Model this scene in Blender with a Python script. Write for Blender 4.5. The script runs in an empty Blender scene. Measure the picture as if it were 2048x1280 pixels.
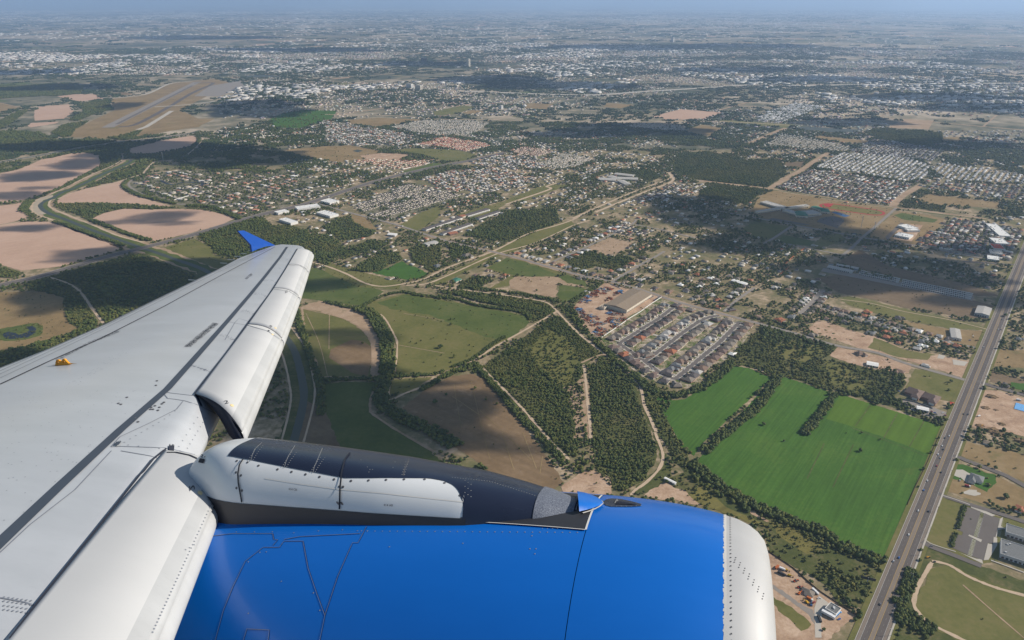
import bpy, bmesh, math, random
import numpy as np
from mathutils import Vector, Matrix
from mathutils.bvhtree import BVHTree
from mathutils.geometry import tessellate_polygon
random.seed(7); RNG = np.random.default_rng(11)
SC = bpy.context.scene
COL = SC.collection
# ---------------------------------------------------------------- camera, world, sun
H = 700.0
FPX = 1431.0                       # focal length in photograph pixels (2048 wide)
PITCH = math.radians(24.12)
cam_d = bpy.data.cameras.new('camera'); cam = bpy.data.objects.new('camera', cam_d); COL.objects.link(cam)
cam.location = (0, 0, H); cam.rotation_euler = (math.radians(90) - PITCH, 0, 0)
cam_d.sensor_width = 36; cam_d.lens = FPX / 2048 * 36; cam_d.clip_start = 0.2; cam_d.clip_end = 600000
SC.camera = cam
SUN_EL, SUN_AZ = math.radians(33), math.radians(86)      # azimuth clockwise from +Y: light comes from the right
W = bpy.data.worlds.new('World'); SC.world = W; W.use_nodes = True
wn = W.node_tree; bg = wn.nodes['Background']
sky = wn.nodes.new('ShaderNodeTexSky'); sky.sky_type = 'NISHITA'; sky.sun_disc = False
sky.sun_elevation = SUN_EL; sky.sun_rotation = SUN_AZ; sky.altitude = 600; sky.dust_density = 0.6; sky.air_density = 1.3
wn.links.new(sky.outputs[0], bg.inputs[0]); bg.inputs[1].default_value = 0.08
sl = bpy.data.lights.new('sun', 'SUN'); sl.energy = 5.0; sl.angle = math.radians(0.53); sl.color = (1.0, 0.925, 0.82)
so = bpy.data.objects.new('sun', sl); COL.objects.link(so); so.location = (0, 0, 5000)
SUND = Vector((math.sin(SUN_AZ) * math.cos(SUN_EL), math.cos(SUN_AZ) * math.cos(SUN_EL), math.sin(SUN_EL)))
so.rotation_euler = SUND.to_track_quat('Z', 'Y').to_euler()
SC.view_settings.view_transform = 'Standard'; SC.view_settings.look = 'None'
SC.view_settings.gamma = 1; SC.view_settings.exposure = 0.14; SC.view_settings.use_curve_mapping = False
SC.render.engine = 'CYCLES'
SC.cycles.max_bounces = 5; SC.cycles.diffuse_bounces = 2; SC.cycles.glossy_bounces = 3; SC.cycles.volume_bounces = 1
SC.cycles.transparent_max_bounces = 8
SC.cycles.use_denoising = True

# ---------------------------------------------------------------- helpers
def tag(o, label=None, cat=None, group=None, kind=None):
    if label: o['label'] = label
    if cat: o['category'] = cat
    if group: o['group'] = group
    if kind: o['kind'] = kind
    return o
def empty(name, loc=(0, 0, 0), rz=0, **k):
    o = bpy.data.objects.new(name, None); COL.objects.link(o); o.location = loc; o.rotation_euler = (0, 0, rz)
    o.empty_display_size = 0.5
    return tag(o, **k)
def obj(name, mesh, mats=None, parent=None, **k):
    o = bpy.data.objects.new(name, mesh); COL.objects.link(o)
    if mats is not None and not mesh.materials:
        for m in (mats if isinstance(mats, (list, tuple)) else [mats]): mesh.materials.append(m)
    if parent is not None: o.parent = parent
    return tag(o, **k)
def mesh_from(name, v, f, smooth=False, mi=None):
    m = bpy.data.meshes.new(name); m.from_pydata([tuple(map(float, p)) for p in v], [], [tuple(q) for q in f])
    if mi is not None: m.polygons.foreach_set('material_index', mi)
    m.polygons.foreach_set('use_smooth', [smooth] * len(m.polygons)); m.update()
    return m
def copy_tree(o, parent=None):
    c = o.copy(); COL.objects.link(c)
    if parent is not None: c.parent = parent
    for ch in o.children: copy_tree(ch, c)
    return c
def nd(t, typ, **k):
    n = t.nodes.new(typ)
    for a, b in k.items(): setattr(n, a, b)
    return n
def new_mat(name, rough=0.8, spec=0.3, metal=0.0, coat=0.0, col=(0.5, 0.5, 0.5)):
    m = bpy.data.materials.new(name); m.use_nodes = True
    b = m.node_tree.nodes['Principled BSDF']
    b.inputs['Base Color'].default_value = (*col, 1); b.inputs['Roughness'].default_value = rough
    b.inputs['Specular IOR Level'].default_value = spec; b.inputs['Metallic'].default_value = metal
    b.inputs['Coat Weight'].default_value = coat; b.inputs['Coat Roughness'].default_value = 0.12
    return m, m.node_tree, b
def ramp(t, fac, stops):
    r = nd(t, 'ShaderNodeValToRGB'); e = r.color_ramp.elements
    while len(e) < len(stops): e.new(0.5)
    for el, (p, c) in zip(e, stops): el.position = p; el.color = (*c, 1)
    t.links.new(fac, r.inputs[0]); return r.outputs[0]
def wpos(t, scale=(1, 1, 1), rot=0.0):
    g = nd(t, 'ShaderNodeNewGeometry'); mp = nd(t, 'ShaderNodeMapping')
    mp.inputs['Scale'].default_value = scale; mp.inputs['Rotation'].default_value = (0, 0, rot)
    t.links.new(g.outputs['Position'], mp.inputs[0]); return mp.outputs[0]
def noise(t, vec, s, det=6, rough=0.6, dist=0.0):
    n = nd(t, 'ShaderNodeTexNoise'); n.inputs['Scale'].default_value = s; n.inputs['Detail'].default_value = det
    n.inputs['Roughness'].default_value = rough; n.inputs['Distortion'].default_value = dist
    t.links.new(vec, n.inputs['Vector']); return n.outputs['Fac']
def mixc(t, fac, a, b, mode='MIX'):
    n = nd(t, 'ShaderNodeMix', data_type='RGBA', blend_type=mode)
    for s, v in ((n.inputs[0], fac), (n.inputs[6], a), (n.inputs[7], b)):
        if isinstance(v, (int, float)): s.default_value = v
        elif isinstance(v, tuple): s.default_value = (*v, 1)
        else: t.links.new(v, s)
    return n.outputs[2]
GA1 = math.radians(38.4)                      # street grid: azimuth of the long road, clockwise from +Y
E1 = np.array([math.sin(GA1), math.cos(GA1)]); E2 = np.array([-math.cos(GA1), math.sin(GA1)])
def soil(name, stops, big=0.004, small=0.06, stripes=None, patch=None, rough=0.95):
    """ground cover: coarse and fine colour variation, optional rows (period m, azimuth, strength), optional patches of another colour"""
    m, t, b = new_mat(name, rough, 0.1)
    v = wpos(t)
    n1 = noise(t, v, big, 8, 0.62, 0.3); n2 = noise(t, v, small, 5, 0.65)
    mx = nd(t, 'ShaderNodeMath', operation='MULTIPLY_ADD'); mx.inputs[1].default_value = 0.62
    sc2 = nd(t, 'ShaderNodeMath', operation='MULTIPLY'); sc2.inputs[1].default_value = 0.38
    t.links.new(n2, sc2.inputs[0]); t.links.new(n1, mx.inputs[0]); t.links.new(sc2.outputs[0], mx.inputs[2])
    c = ramp(t, mx.outputs[0], stops)
    if patch:
        col, s, lo, hi = patch
        pn = noise(t, v, s, 7, 0.7, 0.6)
        mr = nd(t, 'ShaderNodeMapRange'); mr.inputs[1].default_value = lo; mr.inputs[2].default_value = hi
        t.links.new(pn, mr.inputs[0]); c = mixc(t, mr.outputs[0], c, col)
    if stripes:
        per, az, amt = stripes
        sv = wpos(t, (1, 1, 1), az)
        sx = nd(t, 'ShaderNodeSeparateXYZ'); t.links.new(sv, sx.inputs[0])
        cb = nd(t, 'ShaderNodeCombineXYZ')
        t.links.new(sx.outputs[0], cb.inputs[0])
        ys = nd(t, 'ShaderNodeMath', operation='MULTIPLY'); ys.inputs[1].default_value = 0.03
        t.links.new(sx.outputs[1], ys.inputs[0]); t.links.new(ys.outputs[0], cb.inputs[1])
        sn = noise(t, cb.outputs[0], 1.0 / per, 4, 0.6)
        mr = nd(t, 'ShaderNodeMapRange'); mr.inputs[1].default_value = 0.3; mr.inputs[2].default_value = 0.7
        mr.inputs[3].default_value = 1 - amt; mr.inputs[4].default_value = 1 + amt
        t.links.new(sn, mr.inputs[0])
        vm = nd(t, 'ShaderNodeVectorMath', operation='SCALE'); t.links.new(c, vm.inputs[0]); t.links.new(mr.outputs[0], vm.inputs['Scale'])
        c = vm.outputs[0]
    t.links.new(c, b.inputs['Base Color'])
    return m
def dim(c, k): return tuple(x * k for x in c)
def st3(c, lo=0.7, hi=1.3): return [(0.3, dim(c, lo)), (0.5, c), (0.7, dim(c, hi))]

# pixel of the photograph -> point on the ground
CP, SP = math.cos(PITCH), math.sin(PITCH)
def gp(px, py, z=0.0):
    dn = FPX * SP + (py - 640) * CP; fw = FPX * CP - (py - 640) * SP
    t = (H - z) / dn
    return (px - 1024) * t, fw * t
VIEWS = {'A': (0, 0, 2.9086), 'B': (650, 0, 2.9086), 'C': (1348, 0, 2.9086), 'D': (0, 420, 2.9086), 'E': (650, 420, 2.9086),
         'F': (1348, 420, 2.9086), 'G': (1348, 840, 2.9086), 'H': (650, 700, 2.9086), 'f1': (1500, 840, 8.533), 'f2': (1180, 600, 6.4),
         'f3': (1140, 540, 8.533), 'f4': (1540, 1100, 8.533), 'f5': (1808, 860, 8.533), 'f6': (1808, 990, 8.533), 'f7': (1700, 700, 5.819),
         'f8': (560, 380, 6.4), 'g1': (1480, 380, 4.267), 'g2': (0, 240, 4.267), 'g3': (540, 600, 4.876), 'g4': (900, 430, 4.267),
         'g5': (1240, 900, 6.4), 'S': (0, 0, 1.0)}
def vp(view, pts):
    x0, y0, s = VIEWS[view]
    return [(x0 + a / s, y0 + b / s) for a, b in pts]
def G(view, pts): return [gp(*p) for p in vp(view, pts)]
def inside(poly, P):
    """vectorised point in polygon"""
    poly = np.asarray(poly); x, y = P[:, 0], P[:, 1]; r = np.zeros(len(P), bool); n = len(poly)
    for i in range(n):
        x1, y1 = poly[i]; x2, y2 = poly[(i + 1) % n]
        if y1 == y2: continue
        c = ((y1 > y) != (y2 > y)) & (x < (x2 - x1) * (y - y1) / (y2 - y1) + x1); r ^= c
    return r
def smooth_line(p, n=6):
    """Catmull-Rom through ground points"""
    p = [np.array(q, float) for q in p]
    if len(p) < 3: return [tuple(q) for q in p]
    o = []
    for i in range(len(p) - 1):
        a, b, c, d = p[max(i - 1, 0)], p[i], p[i + 1], p[min(i + 2, len(p) - 1)]
        for k in range(n):
            t = k / n
            o.append(tuple(0.5 * ((2 * b) + (-a + c) * t + (2 * a - 5 * b + 4 * c - d) * t * t + (-a + 3 * b - 3 * c + d) * t ** 3)))
    o.append(tuple(p[-1])); return o
def ribbon_mesh(name, line, w, z, off=0.0, wob=0.0):
    line = np.array(line); t = np.gradient(line, axis=0); t /= np.linalg.norm(t, axis=1)[:, None] + 1e-9
    nrm = np.stack([-t[:, 1], t[:, 0]], 1); v = []; f = []
    rr = random.Random(len(line))
    for i, (p, q) in enumerate(zip(line, nrm)):
        k = 1 + wob * (rr.random() - 0.5)
        a = p + q * (off - w / 2 * k); b = p + q * (off + w / 2 * k)
        v += [(a[0], a[1], z), (b[0], b[1], z)]
        if i: j = 2 * i; f.append((j - 2, j, j + 1, j - 1))
    return mesh_from(name, v, f)
def poly_mesh(name, pts, z, rag=0.0):
    pts = [tuple(p) for p in pts]
    if rag:                                   # uneven natural edge
        rr = random.Random(int(abs(pts[0][0])) + len(pts)); q = []
        for i, a in enumerate(pts):
            b = pts[(i + 1) % len(pts)]; d = math.dist(a, b); n = max(1, min(24, int(d / (rag * 3))))
            for k in range(n):
                t = k / n; q.append((a[0] + (b[0] - a[0]) * t + rr.uniform(-rag, rag), a[1] + (b[1] - a[1]) * t + rr.uniform(-rag, rag)))
        pts = q
    v = [Vector((x, y, z)) for x, y in pts]
    f = tessellate_polygon([v]); m = bpy.data.meshes.new(name); m.from_pydata(v, [], [tuple(t) for t in f]); m.update()
    if len(m.polygons) and m.polygons[0].normal.z < 0: m.flip_normals()
    return m
# ================================================================ ground
M_ground = soil('mixed_ground', [(0.3, (0.09, 0.10, 0.04)), (0.44, (0.15, 0.14, 0.065)), (0.52, (0.24, 0.19, 0.11)), (0.62, (0.46, 0.35, 0.24))], 0.012, 0.07)
M_farg = soil('distant_ground', [(0.3, (0.04, 0.055, 0.035)), (0.45, (0.075, 0.085, 0.05)), (0.52, (0.22, 0.19, 0.125)), (0.62, (0.50, 0.41, 0.31))], 0.0006, 0.006)
M_soil = soil('bare_pink_soil', [(0.3, (0.42, 0.275, 0.195)), (0.5, (0.485, 0.325, 0.235)), (0.7, (0.53, 0.37, 0.275))], 0.006, 0.08, (7, 0.9, 0.05))
M_crop = soil('green_crop', [(0.3, (0.046, 0.10, 0.016)), (0.5, (0.058, 0.128, 0.02)), (0.68, (0.09, 0.155, 0.026))], 0.006, 0.16, (3.5, GA1 - 0.02, 0.20), ((0.13, 0.14, 0.03), 0.010, 0.62, 0.8))
M_lime = soil('lime_grass', st3((0.085, 0.15, 0.018), .85, 1.12), 0.012, 0.1, (9, GA1 + 0.02, 0.14), ((0.18, 0.15, 0.05), 0.012, 0.66, 0.8))
M_past = soil('olive_pasture', [(0.3, (0.09, 0.10, 0.028)), (0.5, (0.145, 0.14, 0.045)), (0.7, (0.20, 0.165, 0.07))], 0.012, 0.12, None, ((0.30, 0.22, 0.13), 0.03, 0.62, 0.8))
M_pgrn = soil('green_pasture', [(0.3, (0.06, 0.085, 0.022)), (0.5, (0.09, 0.115, 0.03)), (0.7, (0.14, 0.14, 0.05))], 0.015, 0.12, None, ((0.26, 0.2, 0.11), 0.04, 0.68, 0.85))
M_pbrn = soil('dry_brown_pasture', [(0.3, (0.14, 0.095, 0.05)), (0.5, (0.20, 0.135, 0.075)), (0.7, (0.26, 0.18, 0.11))], 0.01, 0.1, (14, 2.2, 0.12), ((0.38, 0.28, 0.19), 0.025, 0.6, 0.8))
M_tan = soil('tan_earth', [(0.3, (0.24, 0.16, 0.10)), (0.5, (0.36, 0.255, 0.165)), (0.7, (0.48, 0.35, 0.25))], 0.02, 0.15, None, ((0.12, 0.12, 0.05), 0.03, 0.6, 0.75))
M_dirt = soil('disturbed_earth', [(0.3, (0.25, 0.155, 0.10)), (0.5, (0.42, 0.285, 0.19)), (0.7, (0.6, 0.45, 0.33))], 0.03, 0.25, None, ((0.16, 0.10, 0.07), 0.05, 0.58, 0.72))
M_dry = soil('dry_field', [(0.3, (0.17, 0.12, 0.055)), (0.5, (0.25, 0.175, 0.085)), (0.7, (0.32, 0.235, 0.13))], 0.008, 0.08, (10, 0.7, 0.06), ((0.12, 0.125, 0.04), 0.012, 0.58, 0.75))
M_brown = soil('brown_field', [(0.3, (0.12, 0.085, 0.05)), (0.5, (0.175, 0.125, 0.075)), (0.7, (0.23, 0.17, 0.11))], 0.008, 0.08, (10, 2.25, 0.08))
M_scrub = soil('scrub_floor', [(0.3, (0.045, 0.06, 0.018)), (0.5, (0.085, 0.095, 0.03)), (0.7, (0.2, 0.155, 0.08))], 0.02, 0.16)
M_wood = soil('woodland_floor', [(0.3, (0.05, 0.06, 0.02)), (0.5, (0.085, 0.095, 0.03)), (0.66, (0.17, 0.145, 0.07))], 0.02, 0.2)
M_gold = soil('golden_grass', st3((0.165, 0.145, 0.045), .75, 1.25), 0.02, 0.22, (5, 1.0, 0.2))
M_lawn = soil('lawn', st3((0.055, 0.12, 0.02), .8, 1.2), 0.03, 0.2)
M_track = soil('dirt_track', st3((0.50, 0.38, 0.265), .8, 1.15), 0.05, 0.4)
M_asph = soil('asphalt', st3((0.15, 0.132, 0.12), .9, 1.1), 0.02, 0.3)
M_lane = soil('worn_dark_lane', st3((0.125, 0.108, 0.098), .88, 1.12), 0.02, 0.3, (0.9, GA1, 0.12))
M_turn = soil('tan_turn_lane', st3((0.22, 0.18, 0.145), .92, 1.08), 0.02, 0.3)
M_gray = soil('pale_road', st3((0.26, 0.23, 0.20), .9, 1.1), 0.02, 0.3)
M_conc = soil('concrete', st3((0.46, 0.42, 0.36), .92, 1.06), 0.05, 0.4)
M_yard = soil('estate_ground', [(0.35, (0.06, 0.12, 0.025)), (0.46, (0.11, 0.13, 0.045)), (0.52, (0.30, 0.24, 0.16)), (0.62, (0.5, 0.43, 0.35))], 0.05, 0.22)
M_suburb = soil('suburb_ground', [(0.35, (0.06, 0.075, 0.03)), (0.48, (0.13, 0.125, 0.07)), (0.58, (0.26, 0.22, 0.16)), (0.68, (0.36, 0.31, 0.25))], 0.03, 0.12)
M_red = new_mat('red_track', 0.85, 0.1, col=(0.36, 0.05, 0.045))[0]
M_court = new_mat('blue_court', 0.8, 0.1, col=(0.05, 0.12, 0.25))[0]
M_ywl = new_mat('yellow_line', 0.8, 0.1, col=(0.55, 0.36, 0.10))[0]
M_whl = new_mat('white_line', 0.8, 0.1, col=(0.62, 0.6, 0.56))[0]; M_dash = new_mat('worn_white_line', 0.8, 0.1, col=(0.3, 0.28, 0.26))[0]
M_silt = soil('silty_bank', st3((0.40, 0.33, 0.24), .8, 1.15), 0.05, 0.3)
def water(name, col, r):
    m, t, b = new_mat(name, r, 0.5, col=col); v = wpos(t); n = noise(t, v, 0.35, 4, 0.6)
    bp = nd(t, 'ShaderNodeBump'); bp.inputs['Strength'].default_value = 0.25; bp.inputs['Distance'].default_value = 0.4
    t.links.new(n, bp.inputs['Height']); t.links.new(bp.outputs[0], b.inputs['Normal']); return m
M_water = water('canal_water', (0.05, 0.06, 0.045), 0.6); M_pond = water('pond_water', (0.012, 0.018, 0.03), 0.45)

# the sheets: one to the horizon, one finer sheet near
def sheet(name, x0, x1, y0, y1, z, mat, n=1): return obj(name, mesh_from(name, [(x0, y0, z), (x1, y0, z), (x1, y1, z), (x0, y1, z)], [(0, 1, 2, 3)]), mat, kind='structure')
sheet('ground', -125000, 125000, -9000, 150000, 0.0, M_farg)
nearp = [gp(-1500, 300), gp(3600, 300), (9000, 300), (900, 60), (-900, 60), (-7000, 300)]
obj('ground_near_town', poly_mesh("ground", nearp, 0.05), M_ground, kind='structure')

AREAS, ROADS = [], []
import itertools; RC = itertools.count()
def area(name, mat, view, pts, z=1, trees=None, rag=2.0, excl=True, label=None):
    p = G(view, pts); AREAS.append((np.array(p), trees, excl))
    return obj(name, poly_mesh(name, p, 0.06 + 0.08 * z + 0.0004 * len(AREAS), rag), mat, kind='structure')
def road(name, mat, view, pts, w, z=7, smooth=True, wob=0.0, excl=True, off=0.0):
    p = G(view, pts) if view else pts
    if smooth and len(p) > 2: p = smooth_line(p)
    if excl: ROADS.append((np.array(p), w))
    return obj(name, ribbon_mesh(name, p, w, 0.06 + 0.08 * z + 0.0004 * next(RC), off, wob), mat, kind='structure'), p
WOOD = (340, 0.5, 1.2, -1); FINE = (620, 0.42, 0.85, -1)          # trees per hectare, size range, noise threshold
BRUSH = (330, 0.45, 0.85, 0.42); SPARSE = (60, 0.5, 1.0, 0.5); THIN = (8, 0.4, 0.8, 0.4)
# --- left side
area('bare_field', M_soil, 'g2', [(-60, 470), (170, 420), (350, 340), (420, 325), (600, 288), (720, 280), (840, 295), (858, 350), (855, 390), (790, 432), (680, 490), (560, 545), (380, 640), (210, 680), (0, 715), (-60, 720)], 2)
area('bare_field', M_soil, 'g2', [(-60, 905), (100, 880), (220, 868), (450, 870), (700, 950), (900, 1040), (1060, 1095), (870, 1150), (520, 1250), (180, 1285), (0, 1235), (-60, 1230)], 2)
area('bare_field', M_soil, 'g2', [(-60, 735), (100, 722), (205, 700), (175, 750), (200, 800), (235, 820), (230, 842), (0, 892), (-60, 900)], 2)
area('bare_field', M_soil, 'g2', [(488, 690), (520, 665), (600, 625), (760, 580), (900, 550), (1090, 512), (1060, 560), (1035, 590), (1100, 630), (1200, 662), (1460, 735), (1300, 735), (1130, 716), (900, 712), (700, 706), (500, 716)], 2)
area('bare_field', M_soil, 'g2', [(778, 842), (900, 790), (1060, 757), (1300, 765), (1550, 760), (1700, 764), (1800, 780), (1920, 810), (2005, 840), (1900, 890), (1640, 960), (1340, 1036), (1280, 1022), (1100, 970), (870, 872)], 2)
area('bare_field', M_soil, 'g2', [(1100, 290), (1120, 240), (1400, 170), (1640, 135), (1680, 150), (1675, 190), (1600, 240), (1400, 272), (1250, 292)], 2)
area('bare_field', M_soil, 'A', [(200, 645), (230, 620), (400, 606), (430, 648), (370, 690), (200, 703)], 2, rag=4)
area('bare_field', M_soil, 'A', [(158, 735), (180, 715), (345, 708), (320, 720), (180, 741)], 2, rag=4)
area('bare_field', M_soil, 'A', [(330, 560), (420, 548), (550, 548), (600, 575), (460, 590), (400, 576)], 2, rag=4)
area('bare_field', M_dry, 'A', [(-80, 590), (0, 600), (112, 628), (0, 652), (-80, 660)], 2, rag=4)
W_ = [
 ('g2', [(470, 700), (500, 716), (700, 706), (900, 712), (1130, 718), (1300, 735), (1555, 752), (1300, 762), (1060, 757), (900, 790), (778, 842), (870, 875), (1100, 972), (1295, 1030), (1210, 1032), (1000, 945), (780, 872), (640, 800), (560, 780), (480, 740)]),
 ('g2', [(850, 285), (1020, 285), (1048, 320), (1030, 355), (960, 400), (880, 440), (810, 450), (800, 430), (858, 392), (862, 350), (842, 296)]),
 ('g2', [(1045, 405), (1130, 400), (1250, 400), (1225, 452), (1120, 490), (1000, 520), (860, 550), (760, 562), (740, 550), (880, 500), (960, 470)]),
 ('g2', [(860, 225), (930, 240), (1090, 262), (1120, 288), (1250, 294), (1400, 275), (1600, 245), (1680, 190), (1690, 160), (1725, 175), (1600, 325), (1330, 350), (1240, 420), (1140, 396), (1165, 350), (1140, 320), (1050, 280), (860, 270)]),
 ('g2', [(-60, 90), (200, 100), (345, 110), (440, 150), (520, 182), (330, 186), (225, 200), (275, 232), (60, 248), (-60, 250)]),
 ('g2', [(230, 192), (540, 188), (700, 166), (860, 168), (1010, 180), (860, 205), (640, 235), (480, 262), (300, 272), (150, 262), (60, 250)]),
 ('g2', [(360, 330), (500, 285), (660, 262), (840, 225), (860, 270), (850, 285), (700, 275), (600, 285), (440, 325)]),
 ('g2', [(-60, 380), (0, 372), (190, 342), (180, 355), (0, 418), (-60, 425)]),
 ('g2', [(430, 112), (520, 55), (600, 30), (760, 8), (700, 50), (640, 80), (610, 138), (545, 152)]),
 ('g2', [(905, 152), (1060, 125), (1215, 90), (1150, 146), (1060, 175)]),
 ('S', [(396, 473), (420, 460), (480, 441), (520, 431), (545, 450), (600, 458), (632, 478), (675, 480), (690, 500), (680, 508), (650, 536), (634, 520), (560, 500), (500, 520), (440, 512), (428, 500)]),
 ('D', [(285, 390), (420, 350), (700, 280), (838, 250), (1000, 318), (1185, 385), (900, 580), (640, 760), (600, 655), (540, 550), (470, 462), (400, 420)]),
 ('D', [(150, 425), (285, 396), (440, 462), (500, 540), (575, 660), (560, 690), (480, 700), (400, 655), (370, 570), (375, 510), (250, 475), (160, 460)]),
 ('D', [(-60, 840), (170, 790), (330, 742), (480, 692), (570, 690), (300, 830), (-60, 960)]),
 ('D', [(0, 340), (70, 345), (140, 370), (60, 395), (0, 395)]),
 ('A', [(450, 605), (620, 580), (665, 635), (560, 660), (450, 705), (400, 700), (490, 650)]),
 ('A', [(0, 700), (130, 640), (170, 640), (60, 720), (0, 755)]),
 ('A', [(0, 500), (180, 495), (260, 490), (400, 485), (490, 500), (470, 545), (330, 560), (220, 560), (0, 575)]),
 ('f8', [(-20, 470), (90, 440), (240, 490), (330, 545), (430, 570), (640, 590), (790, 690), (700, 720), (640, 740), (760, 800), (600, 850), (430, 840), (330, 740), (0, 690)]),
 ('f8', [(540, 470), (700, 400), (870, 330), (980, 430), (1100, 500), (1230, 530), (1170, 590), (900, 640), (780, 650), (620, 560)]),
 ('f8', [(780, 760), (1000, 740), (1120, 650), (1240, 650), (1440, 640), (1380, 700), (1180, 780), (960, 830), (800, 900)]),
 ('f8', [(1060, 960), (1180, 900), (1290, 790), (1500, 800), (1540, 850), (1560, 900), (1400, 960), (1290, 1040), (1150, 1060), (1020, 1040)]),
 ('f8', [(1650, 760), (1800, 700), (2048, 620), (2048, 830), (1990, 900), (2048, 1000), (1960, 1070), (1860, 1010), (1700, 900), (1680, 830)]),
 ('g4', [(110, 180), (250, 90), (500, -30), (900, -60), (930, 20), (880, 90), (700, 160), (530, 235), (380, 215), (250, 200)]),
 ('g4', [(0, 270), (60, 220), (200, 260), (240, 300), (140, 330), (0, 400)]),
 ('g4', [(40, 620), (170, 540), (280, 520), (330, 560), (220, 640), (110, 635)]),
 ('g4', [(50, 655), (300, 655), (560, 700), (800, 730), (860, 770), (905, 815), (820, 870), (740, 910), (680, 900), (630, 850), (450, 790), (250, 720), (60, 690)]),
 ('g4', [(1130, 330), (1260, 300), (1340, 360), (1470, 340), (1560, 380), (1450, 480), (1250, 440), (1100, 470), (980, 380)]),
 ('g4', [(930, 790), (1040, 780), (1150, 920), (1190, 1010), (1160, 1020), (1060, 920), (950, 830)]),
 ('S', [(965, 733), (1040, 680), (1110, 632), (1135, 642), (1200, 712), (1172, 730), (1166, 870), (1150, 915), (1105, 882), (1060, 838), (1010, 792)]),
 ('S', [(1178, 735), (1205, 715), (1262, 765), (1288, 830), (1313, 900), (1308, 930), (1270, 972), (1230, 985), (1205, 955), (1190, 935), (1182, 850)]),
 ('S', [(1205, 690), (1260, 752), (1310, 770), (1345, 800), (1330, 830), (1350, 870), (1385, 905), (1370, 930), (1325, 880), (1300, 830), (1275, 775), (1195, 705)]),
 ('F', [(500, 690), (560, 662), (640, 690), (740, 735), (850, 770), (935, 795), (925, 835), (862, 868), (960, 882), (1100, 915), (1250, 925), (1335, 960), (1350, 1010), (1275, 1090), (1400, 1150), (1590, 1225), (1540, 1262), (1260, 1140), (900, 1045), (620, 965), (545, 935), (340, 902), (290, 890), (400, 790)]),
 ('G', [(0, 110), (60, 220), (220, 320), (330, 420), (440, 480), (430, 540), (300, 470), (150, 380), (60, 300), (-40, 180)]),
 ('G', [(490, 520), (700, 590), (850, 640), (1000, 740), (1130, 780), (1230, 830), (1180, 860), (1080, 830), (900, 750), (700, 640), (520, 560)]),
 ('G', [(800, 840), (950, 860), (1080, 960), (1170, 990), (1140, 1060), (1050, 990), (960, 1060), (890, 980), (800, 900)]),
 ('C', [(0, 900), (200, 880), (420, 930), (620, 930), (660, 1010), (560, 1080), (420, 1190), (140, 1140), (200, 1060), (0, 1010)]),
 ('C', [(1100, 770), (1170, 745), (1560, 770), (1560, 830), (1440, 850), (1180, 800)]),
 ('E', [(150, 350), (280, 270), (440, 250), (330, 350), (220, 362)]),
 ('g1', [(1390, 100), (1680, 130), (1750, 190), (1400, 140)]),
 ('B', [(1440, 1060), (1640, 980), (1900, 990), (1960, 1030), (1880, 1060), (1650, 1000), (1500, 1060)]),
]
for v_, p_ in W_: area('woodland_floor', M_wood, v_, p_, 3, FINE if v_ == 'S' and p_[0][0] > 960 and p_[0][0] < 1190 else WOOD, 5)
area('olive_field', M_past, 'D', [(955, 218), (1130, 167), (1250, 225), (1240, 260), (1355, 300), (1270, 345), (1100, 280)], 2, THIN)
area('dry_field', M_dry, 'D', [(-60, 480), (150, 478), (250, 478), (370, 512), (372, 570), (400, 655), (480, 700), (330, 742), (170, 790), (-60, 835)], 2, (20, .3, .7, .45))
area('pond', M_pond, 'D', [(15, 722), (50, 708), (95, 718), (110, 728), (150, 715), (172, 700), (150, 680), (185, 674), (212, 690), (205, 715), (160, 742), (60, 752), (28, 746)], 5, rag=1)
area('scrub_patch', M_pgrn, 'D', [(-30, 700), (100, 672), (220, 655), (255, 680), (240, 730), (150, 755), (20, 765), (-30, 750)], 3, (120, .3, .6, .45))
area('airfield_ground', M_dry, 'A', [(408, 798), (440, 750), (560, 690), (665, 642), (640, 575), (720, 566), (860, 545), (990, 485), (1250, 458), (1330, 478), (1240, 540), (1050, 640), (1150, 690), (1250, 690), (1150, 740), (1000, 760), (800, 800), (600, 806)], 2, rag=4)
area('golf_course', M_lawn, 'A', [(1560, 700), (1640, 660), (1760, 640), (1960, 645), (1930, 690), (1750, 745), (1600, 740)], 2, (30, .8, 1.3, .5))
area('dry_meadow', M_dry, 'A', [(1660, 870), (1900, 850), (2040, 850), (2040, 930), (1930, 935), (1760, 910)], 2, THIN)
# canals and their banks
cA = [(-14, 330), (0, 324.5), (30, 319), (70, 312.6), (141, 299.8), (201, 289.7), (258, 282), (305, 277.5), (366, 269.3), (400, 261)]
cB = [(262, 319.7), (258, 325), (234, 336), (206, 348), (173, 365), (145, 378), (124, 385), (104, 397), (87, 404), (81, 413), (94, 425), (131, 439), (178, 458), (230, 477), (281, 495), (312, 505), (351, 519), (408, 540), (470, 580), (540, 640), (575, 680), (590, 705), (599, 735), (605, 765), (608, 790), (604, 820), (594, 860), (582, 900), (560, 960)]
road('canal_bank', M_silt, 'S', cA, 42, 3, wob=.4); road('canal_water', M_water, 'S', cA, 20, 6)
road('canal_bank', M_tan, 'S', cB[:19], 74, 2, wob=.3); road('canal_bank', M_pgrn, 'S', cB[:19], 46, 3, wob=.4); road('canal_water', M_water, 'S', cB, 15, 6, wob=.15)
road('canal_bank', M_scrub, 'S', cB[17:], 52, 3, wob=.3)
road('canal_road', M_track, 'S', [(x - 26 + 0, y + 4) for x, y in cB[19:]], 4, 7, wob=.4); road('canal_road', M_track, 'S', [(x + 22, y - 6) for x, y in cB[18:]], 4, 7, wob=.4)
road('canal_road', M_track, 'g2', [(1040, 300), (1045, 335), (960, 390), (800, 460), (560, 575), (400, 650), (300, 690), (270, 750), (300, 800), (430, 850), (700, 940), (1080, 1080)], 8, 5, wob=.4)
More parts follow.
